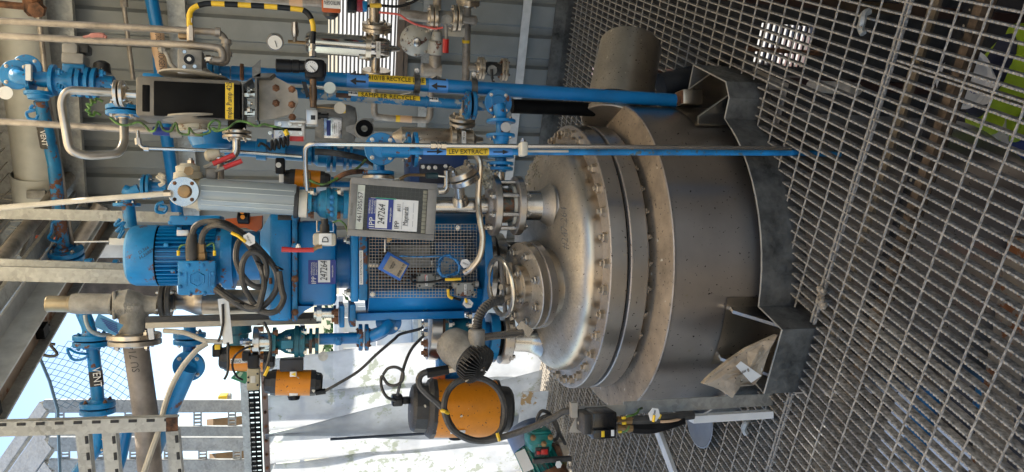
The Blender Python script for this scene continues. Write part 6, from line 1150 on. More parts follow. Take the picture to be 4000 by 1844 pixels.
TB(t2, [(1440, 1315), (1490, 1300), (1520, 1268)], 26, TY, BLUE2, .04); fl1(t2, 1518, 1258, TY-.02, V((.25, -1, 0)), 50, 14, BLUE2, 4, hub=.5); TB(t2, [(1520, 1262, TY-.05), (1500, 1290, TY-.07), (1455, 1312, TY-.03)], 22, TY, BLUE2, .03); part(t2, 'washer_tag', MB().lathe(W(1262, 1392, TY-.05), TO, [(0, .018), (.002, .018)], 18), GALV)
t3 = thing('stub_flange', 'stainless flange and ribbed collar under the foot of the gearbox', 'flange', W(1265, 1222, 3.0)); al(t3, 'stub', (1230, 1222), (1330, 1222), 3.02, [(1226, 24), (1236, 24), (1237, 42), (1256, 42), (1257, 20), (1300, 20), (1301, 30), (1312, 30)], SSC, 30)
t4 = thing('lower_bracket_flange', 'rusty blue flange plates left of the lantern foot', 'flange', W(1350, 1225, 3.0)); bx(t4, 'plate', 1326, 1195, 1346, 1280, 2.95, .2, BLUE, .004); bx(t4, 'plate', 1366, 1190, 1390, 1278, 2.95, .2, BLUER, .004)
for y in (1220, 1250): bolt(t4, W(1322, y, 2.94), EZ, .016, RUST)
t = thing('valve_actuator', 'orange valve actuator with a warning triangle under the teal valve', 'actuator', W(1145, 1495, TY)); actuator(t, (1030, 1493), (1262, 1496), TY, 1032, 1260, 50, 1078, 1212)
bx(t, 'mount_frame', 1092, 1405, 1185, 1452, TY-.03, .06, mat('dark_mount', (.03, .03, .035), .5), .004); lq = bx(t, 'warning_label', 1132, 1452, 1158, 1472, TY-.052, .004, WHITE, .001); part(lq, 'triangle', MB().prism(PX([(1136, 1462), (1155, 1454), (1155, 1470)], TY-.0535), V((0, .001, 0))), YEL); bx(t, 'white_label', 1130, 1532, 1164, 1546, TY-.035, .01, WHITE, .001); part(t, 'indicator', MB().lathe(W(1148, 1546, TY), -XR, [(0, .024), (.014, .02), (.016, .01)], 18), BLACK); part(t, 'cable_gland', MB().tube(PX([(1232, 1534), (1272, 1528)], TY-.03), .011, 10), BLACK)
cable('black_lead', PX([(1268, 1528, TY-.03), (1310, 1505, TY-.05), (1400, 1450, TY-.05), (1470, 1385, TY-.05), (1540, 1325, TY-.03), (1565, 1305, TY), (1640, 1285, TY+.02), (1655, 1270, TY+.02)]), .006, RUBBER, 'thin black lead running from the orange actuator across the doorway', 'cable', 7)
t = thing('valve_actuator', 'orange actuator with an upside down EAST OPEN OVEN label behind the solenoid valve', 'actuator', W(950, 1400, 3.3)); actuator(t, (855, 1398), (1080, 1402), 3.3, 857, 1075, 50, 898, 1030); lq = bx(t, 'label', 900, 1400, 1028, 1418, 3.24, .004, WHITE, .001); text(lq, 'EAST OPEN OVEN', W(964, 1409, 3.236), V((0, 0, 1)), -XR, .018, INK, w_=.12); lq = bx(t, 'warning_label', 955, 1345, 982, 1368, 3.24, .004, WHITE, .001); part(lq, 'triangle', MB().prism(PX([(960, 1357), (978, 1348), (978, 1366)], 3.237), V((0, .001, 0))), YEL); bx(t, 'black_block', 828, 1348, 862, 1396, 3.26, .06, BLACK, .006); bx(t, 'yellow_sticker', 838, 1346, 860, 1366, 3.255, .004, YEL, .001)
al(t, 'valve_body', (930, 1300), (932, 1345), 3.3, [(1270, 50), (1300, 52), (1305, 40), (1345, 36)], TEAL)
t = thing('solenoid_valve', 'beige solenoid valve block with a black coil below the orange actuator', 'solenoid valve', W(990, 1480, 3.0)); q = bx(t, 'block', 964, 1440, 1014, 1526, 3.0, .06, mat('beige_block', (.36, .31, .20), .5, dust=.3), .006); bx(q, 'rating_label', 978, 1468, 998, 1496, 2.998, .003, mat('grey_label', (.5, .48, .42), .5), .001)
for (x, y) in ((970, 1474), (1006, 1460), (970, 1494), (1006, 1504)): part(q, 'screw', MB().lathe(W(x, y, 3.0), TO, [(0, .004), (.002, .004)], 8), INK)
bx(t, 'coil', 966, 1388, 1012, 1440, 2.99, .07, BLACK, .006); bx(t, 'plug', 944, 1375, 976, 1412, 2.99, .05, BLACK, .006)
cable('black_lead', PX([(990, 1352, 2.97), (955, 1362, 2.96), (918, 1390, 2.96), (908, 1430, 2.96), (925, 1470, 2.97), (948, 1484, 2.98)]), .004, BLACK, 'thin black wire arcing over the second orange actuator', 'wire', 7)
cable('grey_lead', PX([(1030, 1258, 2.97), (1050, 1300, 2.96), (1058, 1350, 2.96), (1050, 1400, 2.96), (1038, 1440, 2.96), (1030, 1470, 2.97)]), .0055, RUBBER, 'grey lead with a yellow end hanging before the teal valve spool', 'cable', 7)
cable('yellow_tie', PX([(1050, 1432, 2.955), (1042, 1452, 2.955), (1034, 1468, 2.955)]), .006, YELT, 'yellow sleeve on the grey lead above the orange actuator', 'cable tie', 5)
t = thing('printed_card', 'green printed card tucked behind the beige solenoid valve', 'card', W(930, 1470, 3.35)); part(t, 'card', MB().prism(PX([(900, 1478), (932, 1445), (985, 1460), (958, 1500)], 3.3), V((0, .003, 0))), mat('green_card', (.04, .22, .12), .6)); part(t, 'pale_print', MB().prism(PX([(918, 1474), (938, 1452), (950, 1456), (932, 1482)], 3.298), V((0, .001, 0))), mat('pale_green_print', (.35, .55, .4), .6))
# bottom valve of the nozzle with big actuator
BY = 3.08
t = thing('bottom_valve', 'large blue valve between stainless flanges on a nozzle at the left of the vessel head', 'valve', W(1900, 1310, BY)); A, B = (1665, 1302), (2100, 1330)
al(t, 'top_flange', A, B, BY, [(1672, 98), (1674, 100), (1710, 100), (1712, 98)], FL, 44); al(t, 'rusty_gasket', A, B, BY, [(1712, 92), (1722, 92)], RUST, 40); al(t, 'body_flange', A, B, BY, [(1722, 96), (1746, 96)], TEAL, 40); al(t, 'body', A, B, BY, [(1746, 62), (1765, 66), (1800, 72), (1836, 66), (1850, 62)], TEAL, 40); al(t, 'body_flange', A, B, BY, [(1848, 94), (1872, 94), (1873, 60), (1898, 60)], BLUE, 40); al(t, 'body_flange', A, B, BY, [(1898, 96), (1930, 96)], BLUE, 40); al(t, 'gap_ring', A, B, BY, [(1929, 70), (1952, 70)], BLACKM, 30); nf = al(t, 'nozzle_flange', A, B, BY, [(1950, 97), (1953, 100), (1984, 100), (1987, 97)], FL, 44); al(t, 'nozzle_neck', A, B, BY, [(1986, 48), (2060, 48), (2085, 54), (2110, 66)], SSC, 36)
for y in (1225, 1262, 1300, 1340, 1378):
    bolt(t, W(1670, y, BY-.06-.03*math.cos((y-1302)/60)), EZ, .016, RUST if y > 1330 else SSC); bolt(t, W(1752, y+3, BY-.06-.03*math.cos((y-1302)/60)), DN, .015, SSC); bolt(t, W(1842, y+6, BY-.06-.03*math.cos((y-1302)/60)), EZ, .014, SSC); bolt(t, W(1990, y+16, BY-.06-.03*math.cos((y-1302)/60)), DN, .015, SSC)
bx(t, 'mount_pad', 1715, 1400, 1800, 1500, BY-.02, .10, mat('bright_blue_mount', (.01, .20, .50), .5, var=.3, vs=60), .004)
t = thing('valve_actuator', 'largest orange valve actuator with dark end caps beside the vessel head', 'actuator', W(1810, 1600, 2.98)); GY = 2.98
al(t, 'barrel', (1600, 1592), (2000, 1598), GY, [(1694, 112), (1928, 112)], ORANGE, 56)
al(t, 'end_cap', (1600, 1592), (2000, 1598), GY, [(1602, 70), (1606, 84), (1618, 92), (1662, 94), (1664, 106), (1680, 116), (1694, 116), (1695, 80)], DGREY, 12); al(t, 'end_cap', (1600, 1592), (2000, 1598), GY, [(1927, 80), (1928, 116), (1938, 116), (1940, 92), (1980, 90), (1992, 78), (1996, 60)], DGREY, 14)
bx(t, 'mount_top', 1692, 1466, 1740, 1506, GY+.0, .10, ORANGE2, .004); part(t, 'indicator', MB().lathe(W(1780, 1700, GY), -XR, [(0, .03), (.015, .026)], 18), BLACK); bx(t, 'white_label', 1760, 1682, 1818, 1694, GY-.10, .006, WHITE, .001)
q = bx(t, 'switch_plug', 1532, 1545, 1575, 1590, GY-.02, .05, BLACK, .008); bx(t, 'plug_neck', 1570, 1555, 1605, 1580, GY, .04, BLACK, .006); bx(t, 'plug_face', 1540, 1562, 1572, 1586, GY-.025, .01, DGREY, .003)
cable('black_lead', PX([(1545, 1565, GY-.03), (1510, 1550, GY-.05), (1490, 1510, GY-.05), (1492, 1470, GY-.05), (1515, 1500, GY-.05), (1545, 1505, GY-.06), (1572, 1485, GY-.06), (1572, 1450, GY-.06), (1545, 1434, GY-.06), (1515, 1440, GY-.05), (1496, 1465, GY-.05)]), .006, RUBBER, 'thin black lead looped once beside the plug of the largest actuator', 'cable', 7)
cable('black_lead', PX([(1552, 1545, GY-.03), (1565, 1490, GY-.05), (1582, 1420, GY-.05), (1610, 1360, GY-.03), (1655, 1312, GY)]), .006, RUBBER, 'thin black lead from the plug of the largest actuator up to the lantern', 'cable', 7)
LY = 2.72
cable('lamp_cable', PX([(1768, 1440, LY), (1715, 1448, LY), (1660, 1455, LY), (1638, 1475, LY), (1640, 1505, LY), (1670, 1540, LY), (1705, 1570, LY), (1738, 1605, LY), (1755, 1650, LY), (1790, 1695, LY), (1850, 1720, LY), (1920, 1712, LY), (1962, 1670, LY), (1972, 1600, LY), (1950, 1530, LY), (1905, 1488, LY), (1850, 1475, LY), (1790, 1490, LY), (1752, 1525, LY), (1735, 1575, LY-.02), (1740, 1625, LY-.02), (1770, 1680, LY-.02), (1835, 1715, LY-.02), (1900, 1722, LY-.02), (1980, 1702, LY-.04), (2080, 1668, LY-.08), (2160, 1632, LY-.12), (2200, 1608, LY-.14), (2238, 1602, LY-.15)]), .0118, RUBBER, 'thick black lamp cable coiled once over the largest orange actuator', 'cable', 7)
t = thing('cable_sleeve', 'black sleeve and pale gland where the lamp cable enters the finned lamp', 'gland', W(1740, 1440, LY)); part(t, 'sleeve', MB().tube(PX([(1668, 1458, LY), (1750, 1444, LY)]), [.018, .017], 12), BLACK); part(t, 'gland', MB().tube(PX([(1752, 1443, LY), (1792, 1436, LY)]), .0155, 6), SSD)
for (x, y, lab) in ((1738, 1608, 'yellow cable tie on the upper bend of the lamp cable'), (1946, 1706, 'yellow cable tie at the lower bend of the lamp cable')): t = thing('cable_tie', lab, 'cable tie', W(x, y, LY-.02)); part(t, 'band', MB().tube([W(x-14, y-4, LY-.03), W(x, y, LY-.042), W(x+14, y+6, LY-.03)] if x < 1800 else [W(x-4, y-14, LY-.05), W(x, y, LY-.055), W(x+4, y+14, LY-.04)], .0065, 6), YELT)
# ---- post with the starter box
PY2 = 2.56
t = thing('galvanised_post', 'short galvanised angle post rising from the grating at the left of the vessel', 'post', W(3010, 1600, PY2)); a, b = W(2440, 1588, PY2), W(3012, 1566, PY2); part(t, 'angle', MB().box((a+b)/2, (.045, .006, (a-b).length+.01)), GALV); part(t, 'angle_side', MB().box((a+b)/2+V((-.02, .03, 0)), (.006, .06, (a-b).length)), GALV); a, b = W(2700, 1632, PY2-.01), W(3010, 1620, PY2-.01); part(t, 'white_trunking', MB().box((a+b)/2, (.026, .04, (a-b).length)), WHITE)
part(t, 'mounting_plate', MB().prism(PX([(2268, 1588), (2445, 1582), (2440, 1618), (2345, 1640), (2278, 1690), (2222, 1690)], PY2-.01), V((0, .006, 0))), mat('beige_plate', (.40, .37, .32), .5, .3, dust=.3)); part(t, 'plate_edge', MB().box(W(2240, 1600, PY2-.02), (.05, .03, .02)), MATS['beige_plate']); part(t, 'rust_hole', MB().lathe(W(2266, 1644, PY2-.011), TO, [(0, .010), (.001, .010)], 14), RUST)
t = thing('starter_box', 'black starter box with yellow and white labels on the galvanised post', 'switch box', W(2340, 1670, PY2-.05)); bx(t, 'case', 2315, 1612, 2412, 1690, PY2-.10, .10, mat('glossy_black', (.010, .010, .011), .22, dust=.4, dustc=(.12, .11, .09)), .008); bx(t, 'end_face', 2282, 1618, 2316, 1700, PY2-.09, .09, DGREY, .006); bx(t, 'lid', 2318, 1678, 2408, 1716, PY2-.115, .10, MATS['glossy_black'], .006); bx(t, 'yellow_label', 2350, 1684, 2362, 1708, PY2-.117, .004, YEL, .001); bx(t, 'white_label', 2388, 1680, 2400, 1704, PY2-.117, .004, WHITE, .001)
for y in (1638, 1668): al(t, 'cable_gland', (2410, y), (2470, y+4), PY2-.07, [(2410, 12), (2440, 12), (2441, 17), (2472, 17)], BRASS, 8)
for (x, y) in ((2438, 1634), (2440, 1655), (2424, 1688)): bx(t, 'yellow_ferrule', x-8, y-5, x+8, y+5, PY2-.10, .01, YEL, .002)
cable('black_cable', PX([(2465, 1642, PY2-.07), (2540, 1640, PY2-.07), (2620, 1632, PY2-.07), (2705, 1622, PY2-.05)]), .016, RUBBER, 'black cable running from the starter box into the white trunking', 'cable', 7)
cable('black_cable', PX([(2468, 1672, PY2-.07), (2540, 1674, PY2-.07), (2600, 1660, PY2-.07), (2665, 1638, PY2-.06)]), .020, BLACK, 'thick black sleeved cable leaving the starter box beside the tag', 'cable', 7)
cable('earth_wire', PX([(2445, 1628, PY2-.10), (2470, 1622, PY2-.1), (2490, 1612, PY2-.08), (2495, 1600, PY2-.05), (2508, 1594, PY2-.03)]), .004, GREENW, 'green earth wire from the starter box to the galvanised post', 'wire', 6); cable('earth_wire', PX([(2430, 1690, PY2-.1), (2450, 1680, PY2-.11), (2458, 1662, PY2-.11)]), .004, GREENW, 'short green earth wire looped at the starter box glands', 'wire', 6)
cable('orange_wire', PX([(2580, 1648, PY2-.09), (2620, 1645, PY2-.09), (2665, 1636, PY2-.07)]), .005, PALEO, 'pale orange wire along the starter box cable', 'wire', 6)
t = thing('cable_tag', 'white six sided tag with yellow ties below the starter box', 'tag', W(2556, 1620, PY2-.1)); hextag(t, W(2556, 1620, PY2-.11), .044, -.2, txt='H 07388'); part(t, 'yellow_tie', MB().tube(PX([(2556, 1622, PY2-.115), (2552, 1648, PY2-.115)]), .005, 6), YELT); part(t, 'yellow_flag', MB().prism(PX([(2572, 1612), (2585, 1622), (2578, 1638), (2568, 1634)], PY2-.105), V((0, .002, 0))), YEL)
t = thing('grey_funnel', 'grey blue round pan lying under the white trunking', 'pan', W(2740, 1640, PY2+.1)); part(t, 'pan', MB().lathe(Wg(2740, 1640, .03), EZ, [(-.02, .06), (0, .10), (.01, .12), (.012, .115), (0, .09)], 28), mat('grey_blue_plastic', (.15, .17, .20), .5))
t = thing('edge_strip', 'white edging strip laid across the grating at the lower left', 'strip', Wg(2600, 1750)); a, b = Wg(2560, 1655, .012), Wg(2640, 1870, .012); d = b-a; part(t, 'strip', MB().box((a+b)/2, (d.length, .045, .02), (d.normalized(), d.normalized().cross(EZ)*-1, EZ)), mat('white_trim', (.62, .62, .60), .5))
# ---- teal motor at bottom edge
MYY = 3.6
t = thing('green_motor', 'sea green electric motor with a terminal box and red warning marks at the bottom edge', 'motor', W(2110, 1800, MYY)); ax_ = V((-.75, -.35, -.55)).normalized()
a = W(2075, 1735, MYY+.05); b = W(2140, 1870, MYY-.05); k = S(2100, MYY)
part(t, 'body', MB().lathe(a, b-a, [(0, 62*k), ((b-a).length, 62*k)], 28), GREENT); d = (b-a).normalized(); u_ = d.orthogonal().normalized(); w2 = d.cross(u_)
for j in range(26): an = j*2*math.pi/26; dd = u_*math.cos(an)+w2*math.sin(an); part(t, 'cooling_fin', MB().box((a+b)/2+dd*68*k, (18*k, .004, (b-a).length), (dd, d.cross(dd), d)), GREENT, smooth=False)
part(t, 'fan_cowl', MB().lathe(a-d*.10, d, [(-.01, 40*k), (0, 66*k), (.02, 78*k), (.11, 78*k)], 30), mat('grey_blue_cowl', (.14, .18, .27), .45, var=.15)); part(t, 'pulley', MB().lathe(b+d*.0, d, [(-.02, 84*k), (.02, 84*k)], 30), RUST)
bx(t, 'terminal_box', 2078, 1684, 2158, 1770, MYY-.16, .14, GREENT, .014); bx(t, 'box_lid', 2066, 1696, 2164, 1740, MYY-.17, .10, GREENT, .014); bx(t, 'red_mark', 2098, 1764, 2112, 1776, MYY-.172, .02, RED, .002); bx(t, 'red_mark', 2114, 1756, 2140, 1776, MYY-.172, .02, RED, .002); bx(t, 'mark_panel', 2092, 1748, 2146, 1784, MYY-.165, .02, DGREY, .003)
for (x, y) in ((2082, 1710), (2150, 1708), (2124, 1734)): bolt(t, W(x, y, MYY-.18), TO, .012, BRASS)
part(t, 'plate', MB().box(W(2048, 1800, MYY-.14), (.10, .004, .06), (d, V((0, 1, 0)), d.cross(V((0, 1, 0))))), WHITE); al(t, 'gland', (2108, 1690), (2106, 1670), MYY-.1, [(1690, 12), (1670, 12)], SSC, 8); bx(t, 'clamp_strap', 2085, 1790, 2235, 1808, MYY-.17, .03, RUBBER, .004)
cable('motor_lead', PX([(2106, 1672, MYY-.1), (2098, 1640, MYY-.1), (2115, 1606, MYY-.1), (2145, 1616, MYY-.1), (2162, 1650, MYY-.1), (2180, 1690, MYY-.1), (2172, 1716, MYY-.12), (2150, 1718, MYY-.14)]), .0085, RUBBER, 'black lead looping over the sea green motor, outer loop', 'cable', 7); cable('motor_lead', PX([(2100, 1660, MYY-.12), (2115, 1632, MYY-.12), (2145, 1625, MYY-.12), (2172, 1650, MYY-.12), (2184, 1690, MYY-.1), (2205, 1730, MYY-.05), (2215, 1760, MYY)]), .0085, RUBBER, 'black lead running from the sea green motor to the floor, inner loop', 'cable', 7)
t = thing('cable_tag', 'small white six sided tag hung on the sea green motor', 'tag', W(2182, 1815, MYY-.18)); hextag(t, W(2182, 1815, MYY-.19), .032, .1); t = thing('rubbish_bundle', 'pile of dirty cloth and brown strips beside the sea green motor', 'rubbish', W(2200, 1780, MYY)); 
for (P, m_) in (([(2165, 1745), (2185, 1740), (2200, 1790), (2185, 1800)], RUST), ([(2185, 1730), (2210, 1725), (2225, 1770), (2205, 1790)], PAPER), ([(2190, 1800), (2215, 1805), (2210, 1870), (2190, 1870)], mat('olive_cloth', (.16, .14, .06), .9))): part(t, 'scrap', MB().prism(PX(P, MYY-.05), V((0, .06, .01))), m_)
# ---- paper bag
t = thing('paper_bag', 'crumpled stained paper bag with a white label leaning on the vessel lug', 'bag', W(2900, 1460, 2.34))
bagp = [(3038, 1308), (3012, 1352), (2995, 1400), (2975, 1470), (2945, 1505), (2880, 1512), (2862, 1555), (2820, 1525), (2785, 1512), (2748, 1500), (2778, 1468), (2850, 1410), (2920, 1362), (2985, 1332)]
P = PX(bagp, 2.33); cen = sum(P, V())/len(P); random.seed(11); fr = []; n_ = len(P); vs = []; fs = []
rings = (1., .85, .6, .3)
for rr in rings:
    for p_ in P: q_ = cen.lerp(p_, rr); vs.append(q_+V((0, -.028*(1-rr**2)+random.gauss(0, .006)*(rr < 1), random.gauss(0, .004)*(rr < 1))))
vs.append(cen+V((0, -.035, 0)))
for i in range(3):
    for j in range(n_): fs.append((i*n_+j, i*n_+(j+1) % n_, (i+1)*n_+(j+1) % n_, (i+1)*n_+j))
for j in range(n_): fs.append((3*n_+j, 3*n_+(j+1) % n_, len(vs)-1))
o0 = len(vs)
for p_ in P: vs.append(p_+V((0, .022, 0)))
for j in range(n_): fs.append((j, o0+j, o0+(j+1) % n_, (j+1) % n_))
fs.append(tuple(o0+j for j in range(n_))); part(t, 'bag', MB().add(vs, fs), PAPER, smooth=False)
lp_ = part(t, 'white_label', MB().prism(PX([(2875, 1430), (2895, 1412), (2975, 1468), (2935, 1495)], 2.285), V((0, .003, 0))), WHITE); text(lp_, '8 mm', W(2908, 1452, 2.283), V((-.35, 0, .9)), V((-.9, 0, -.35)), .016, mat('pencil_brown', (.12, .08, .05), .6), 'handwriting')
# ---- bits on the grating
t = thing('grating_clip', 'bent steel saddle clip lying on the grating at the top right', 'clip', Wg(3372, 90)); 
part(t, 'strap', MB().tube(crom([Wg(3395, 45, .01), Wg(3375, 55, .03), Wg(3368, 85, .035), Wg(3362, 110, .012), Wg(3372, 132, .008)], 6), .011, 6), GALV); bolt(t, Wg(3366, 98, .028), EZ, .008)
t = thing('grating_clip', 'second steel saddle clip lying on the grating at the lower left', 'clip', Wg(2912, 1660)); part(t, 'strap', MB().tube(crom([Wg(2920, 1640, .01), Wg(2912, 1655, .025), Wg(2905, 1675, .02), Wg(2915, 1695, .008)], 6), .012, 6), GALV)
t = thing('rag_scrap', 'dirty knotted rag scrap caught on the grating in front of the vessel', 'rag', Wg(3210, 1155)); mb = MB(); random.seed(5)
for k in range(14): p_ = Wg(3210+random.gauss(0, 5), 1125+k*5.5, .012+random.random()*.01); mb.lathe(p_, V((random.gauss(0, 1), random.gauss(0, 1), 1)), [(-.008, .004), (0, .013), (.01, .009), (.014, .002)], 7)
part(t, 'rag', mb, mat('dirty_rag', (.30, .25, .19), .95, var=.3, vs=60, bump=.5), smooth=False)
# ================================================================ LOWER STOREY, seen through the grating
def Wd(x, y, z): return Wg(x, y, z)
t = thing('lower_pump_pipes', 'blue pump pipes with flanges on the floor below, seen through the grating', 'pipework', Wd(3700, 900, -1.25))
pipe(t, [Wd(3560, 760, -1.0), Wd(3700, 680, -1.15), Wd(3780, 850, -1.15), Wd(3760, 1100, -1.15), Wd(3640, 1500, -1.15), Wd(3560, 1800, -1.15)], .055, BLUE2, .12, 18); flange(t, Wd(3725, 670, -1.15), V((.3, 1, 0)), .13, .03, BLUE, 6); flange(t, Wd(3775, 980, -1.15), V((0, 1, 0)), .13, .03, BLUE, 6); pipe(t, [Wd(3780, 950, -1.25), Wd(3880, 1050, -1.3), Wd(3920, 1250, -1.3), Wd(3850, 1600, -1.3)], .055, BLUE, .12, 18)
part(t, 'pump_casing', MB().lathe(Wd(3870, 1000, -1.35), V((.3, .8, .2)), [(-.1, .1), (-.08, .17), (.08, .17), (.1, .1)], 24), BLUE3); part(t, 'motor_casing', MB().lathe(Wd(3760, 900, -1.3), V((1, .2, 0)), [(-.2, .11), (.2, .11)], 24), mat('dark_blue_enamel', (.01, .04, .14), .4))
t = thing('rusty_pipe', 'rust orange pipe elbow on the floor below beside the blue pump pipes', 'pipe', Wd(3620, 980, -1.2)); pipe(t, [Wd(3470, 935, -1.2), Wd(3620, 985, -1.2), Wd(3700, 1000, -1.3), Wd(3760, 820, -1.3)], .045, RUST, .08, 14)
t = thing('rusty_channel', 'tan and rust streaked steel channel on the storey below at the lower right', 'beam', Wd(3950, 1300, -1.0)); a, b = Wd(3990, 1060, -1.0), Wd(3850, 1860, -1.0); d = (b-a); part(t, 'section', MB().box((a+b)/2, (d.length*1.3, .12, .05), (d.normalized(), d.normalized().cross(EZ), EZ)), mat('tan_rusty', (.30, .24, .17), .8, chip=.12, chipc=(.25, .09, .03), cs=12))
t = thing('blue_drum', 'dark blue plastic drum standing on the floor below at the right edge', 'drum', Wd(3965, 520, -2.0)); part(t, 'drum', MB().lathe(Wd(3965, 520, -2.3), EZ, [(-.6, .22), (-.2, .25), (.1, .25), (.12, .2)], 28), mat('drum_blue', (.01, .03, .16), .4)); part(t, 'label', MB().box(Wd(3900, 505, -2.05), (.12, .1, .004)), mat('grey_label', (.5, .48, .42), .5)); part(t, 'white_tag', MB().box(Wd(3925, 548, -2.0), (.05, .05, .004)), mat('grey_label', (.5, .48, .42), .5))
t = thing('white_hose', 'pale pipe end lying below the grating beside the window', 'pipe', Wd(3250, 345, -1.2)); pipe(t, [Wd(3170, 335, -1.3), Wd(3345, 350, -1.2)], .035, IVORY, None, 14)
for k, (x, y) in enumerate(((3300, 330), (3024, 60), (3560, 40))):
    t = thing('lower_column', ('brown steel column on the storey below nearest the window', 'brown steel column on the storey below at the top of the picture', 'brown steel column on the storey below near the worker')[k], 'column', Wd(x, y, GND+.1)); p_ = Wd(x, y, -2.2); part(t, 'section', MB().box((p_.x, p_.y, -1.8), (.07, .07, 3.2), (EX, EY, EZ)), BROWN)
# worker below: white helmet, hi-vis jacket, seen from above through the bars
HP = Wd(3772, 312, -1.72)
wk = thing('person', 'person in white helmet and yellow hi-vis jacket below, seen through the grating', 'person', (HP.x, HP.y, GND+.1))
fx = V((-.55, -.83, 0)).normalized(); sx = V((-fx.y, fx.x, 0)); fz = GND+.1
me = bpy.data.meshes.new('body'); bmv = bmesh.new(); J = {}
def jv(n_, off): J[n_] = bmv.verts.new(V((HP.x, HP.y, fz))+fx*off[0]+sx*off[1]+EZ*off[2])
hz = HP.z-fz
for n_, off in dict(pel=(-.12, 0, hz-.72), bel=(-.10, 0, hz-.55), che=(-.07, 0, hz-.36), nek=(-.02, 0, hz-.17), hed=(.0, 0, hz-.03), shl=(-.07, .19, hz-.24), ell=(.02, .27, hz-.50), wrl=(.22, .20, hz-.60), hal=(.30, .17, hz-.60), shr=(-.07, -.19, hz-.24), elr=(.02, -.27, hz-.50), wrr=(.22, -.20, hz-.60), har=(.30, -.17, hz-.60), hpl=(-.12, .10, hz-.78), knl=(-.07, .11, hz-1.15), anl=(-.12, .12, .08), tol=(.06, .13, .03), hpr=(-.12, -.10, hz-.78), knr=(-.07, -.11, hz-1.15), anr=(-.12, -.12, .08), tor=(.06, -.13, .03)).items(): jv(n_, off)
for e_ in ('pel bel', 'bel che', 'che nek', 'nek hed', 'che shl', 'shl ell', 'ell wrl', 'wrl hal', 'che shr', 'shr elr', 'elr wrr', 'wrr har', 'pel hpl', 'hpl knl', 'knl anl', 'anl tol', 'pel hpr', 'hpr knr', 'knr anr', 'anr tor'): a, b = e_.split(); bmv.edges.new((J[a], J[b]))
names_ = list(J); bmv.verts.index_update(); idx_ = {n_: J[n_].index for n_ in J}; bmv.to_mesh(me); bmv.free()
def skin_obj(nm, me_, rad, m_):
    o = obj(nm, me_, None); o.modifiers.new('skin', 'SKIN'); o.modifiers.new('sub', 'SUBSURF').levels = 2; o.modifiers['sub'].render_levels = 2
    if not me_.skin_vertices: bpy.context.view_layer.objects.active = o; 
    sv = me_.skin_vertices[0].data
    for i_, r_ in rad.items(): sv[i_].radius = (r_, r_)
    sv[0].use_root = True; bpy.context.view_layer.update(); dg = bpy.context.evaluated_depsgraph_get(); m2 = bpy.data.meshes.new_from_object(o.evaluated_get(dg)); bpy.data.objects.remove(o)
    m2.polygons.foreach_set('use_smooth', [True]*len(m2.polygons)); m2.materials.clear(); m2.materials.append(m_); m2.transform(Matrix.Translation(-base(wk))); return obj(nm, m2, wk)
RD = dict(pel=.15, bel=.15, che=.17, nek=.06, hed=.10, shl=.075, ell=.05, wrl=.032, hal=.04, shr=.075, elr=.05, wrr=.032, har=.04, hpl=.095, knl=.06, anl=.042, tol=.045, hpr=.095, knr=.06, anr=.042, tor=.045)
try:
    skin_obj('body', me, {idx_[n_]: r_ for n_, r_ in RD.items()}, mat('dark_workwear', (.03, .03, .05), .8))
    ok_ = True
except Exception as ex: print('skin failed', ex)
wb = base(wk)
HV = mat('hi_vis_cloth', (.42, .56, .02), .7, var=.12, vs=8); RB = mat('reflective_grey', (.35, .36, .36), .4)
cz = V((HP.x, HP.y, 0))-fx*.07
def oval(z, a_, b_, n_=24): return [cz+fx*(a_*math.cos(2*math.pi*k/n_))+sx*(b_*math.sin(2*math.pi*k/n_))+EZ*z for k in range(n_)]
def ovals(L, n_=24):
    mb = MB(); vs = []; fs = []
    for (z, a_, b_) in L: vs += oval(z, a_, b_, n_)
    for i in range(len(L)-1):
        for j in range(n_): fs.append((i*n_+j, i*n_+(j+1) % n_, (i+1)*n_+(j+1) % n_, (i+1)*n_+j))
    return mb.add(vs, fs)
hzz = HP.z
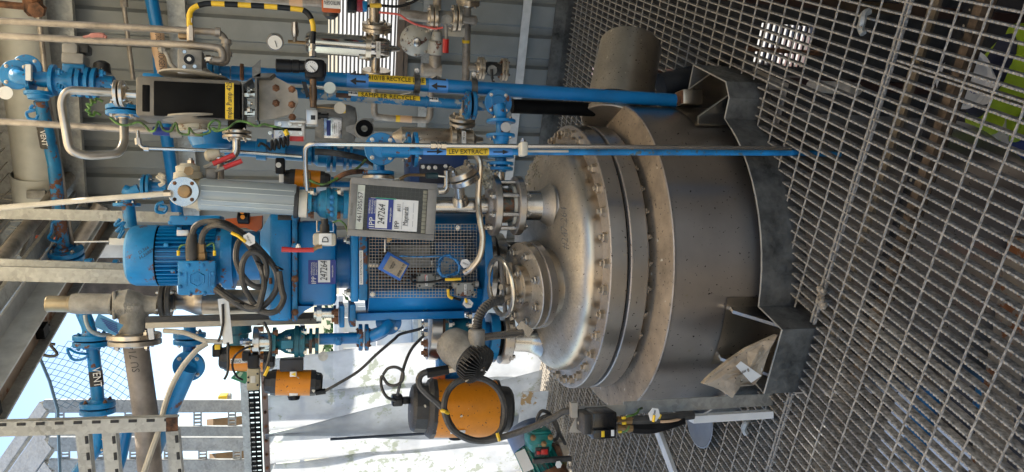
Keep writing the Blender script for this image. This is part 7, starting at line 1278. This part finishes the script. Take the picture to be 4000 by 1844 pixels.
part(wk, 'hi_vis_jacket', ovals([(hzz-.80, .20, .22), (hzz-.62, .19, .21), (hzz-.40, .19, .24), (hzz-.28, .16, .25), (hzz-.21, .11, .17), (hzz-.17, .085, .09)]), HV); part(wk, 'reflective_band', ovals([(hzz-.60, .196, .216), (hzz-.54, .197, .222)]), RB); part(wk, 'reflective_band', ovals([(hzz-.44, .196, .24), (hzz-.38, .193, .247)]), RB)
for s in (-1, 1):
    q_ = [cz+sx*(s*.20)+EZ*(hzz-.25), V((HP.x, HP.y, hzz-.50))+fx*.02+sx*(s*.27), V((HP.x, HP.y, hzz-.60))+fx*.2+sx*(s*.205)]
    part(wk, 'sleeve', MB().tube(fillet(q_, .08), [.095]*3+[.08]*3+[.065]*(len(fillet(q_, .08))-6), 16), HV); part(wk, 'reflective_band', MB().tube([q_[1].lerp(q_[2], .35), q_[1].lerp(q_[2], .55)], .073, 16), RB)
hm = V((HP.x, HP.y, HP.z+.0)); part(wk, 'face', MB().lathe(hm-EZ*.13, EZ, [(0, .05), (.03, .075), (.09, .085), (.15, .08)], 20), mat('skin_tone', (.35, .19, .13), .6)); part(wk, 'nose', MB().lathe(hm+fx*.08-EZ*.05, fx, [(0, .016), (.02, .01), (.024, .003)], 8), MATS['skin_tone'])
HELM = mat('helmet_white', (.78, .76, .73), .35, dust=.1); part(wk, 'helmet', MB().lathe(hm, EZ, [(-.02, .150), (-.012, .155), (0, .138), (.05, .132), (.09, .108), (.118, .06), (.125, .001)], 36), HELM); part(wk, 'helmet_peak', MB().prism([hm+fx*.10+sx*.11-EZ*.02, hm+fx*.19+sx*.05-EZ*.03, hm+fx*.19-sx*.05-EZ*.03, hm+fx*.10-sx*.11-EZ*.02], EZ*.008), HELM); part(wk, 'helmet_ridge', MB().tube(crom([hm-fx*.12+EZ*.06, hm-fx*.06+EZ*.115, hm+EZ*.13, hm+fx*.06+EZ*.115, hm+fx*.12+EZ*.06], 6), .008, 8), HELM); part(wk, 'helmet_badge', MB().lathe(hm+fx*.128+EZ*.045, fx+EZ*.4, [(0, .025), (.003, .025)], 16), NAVY)
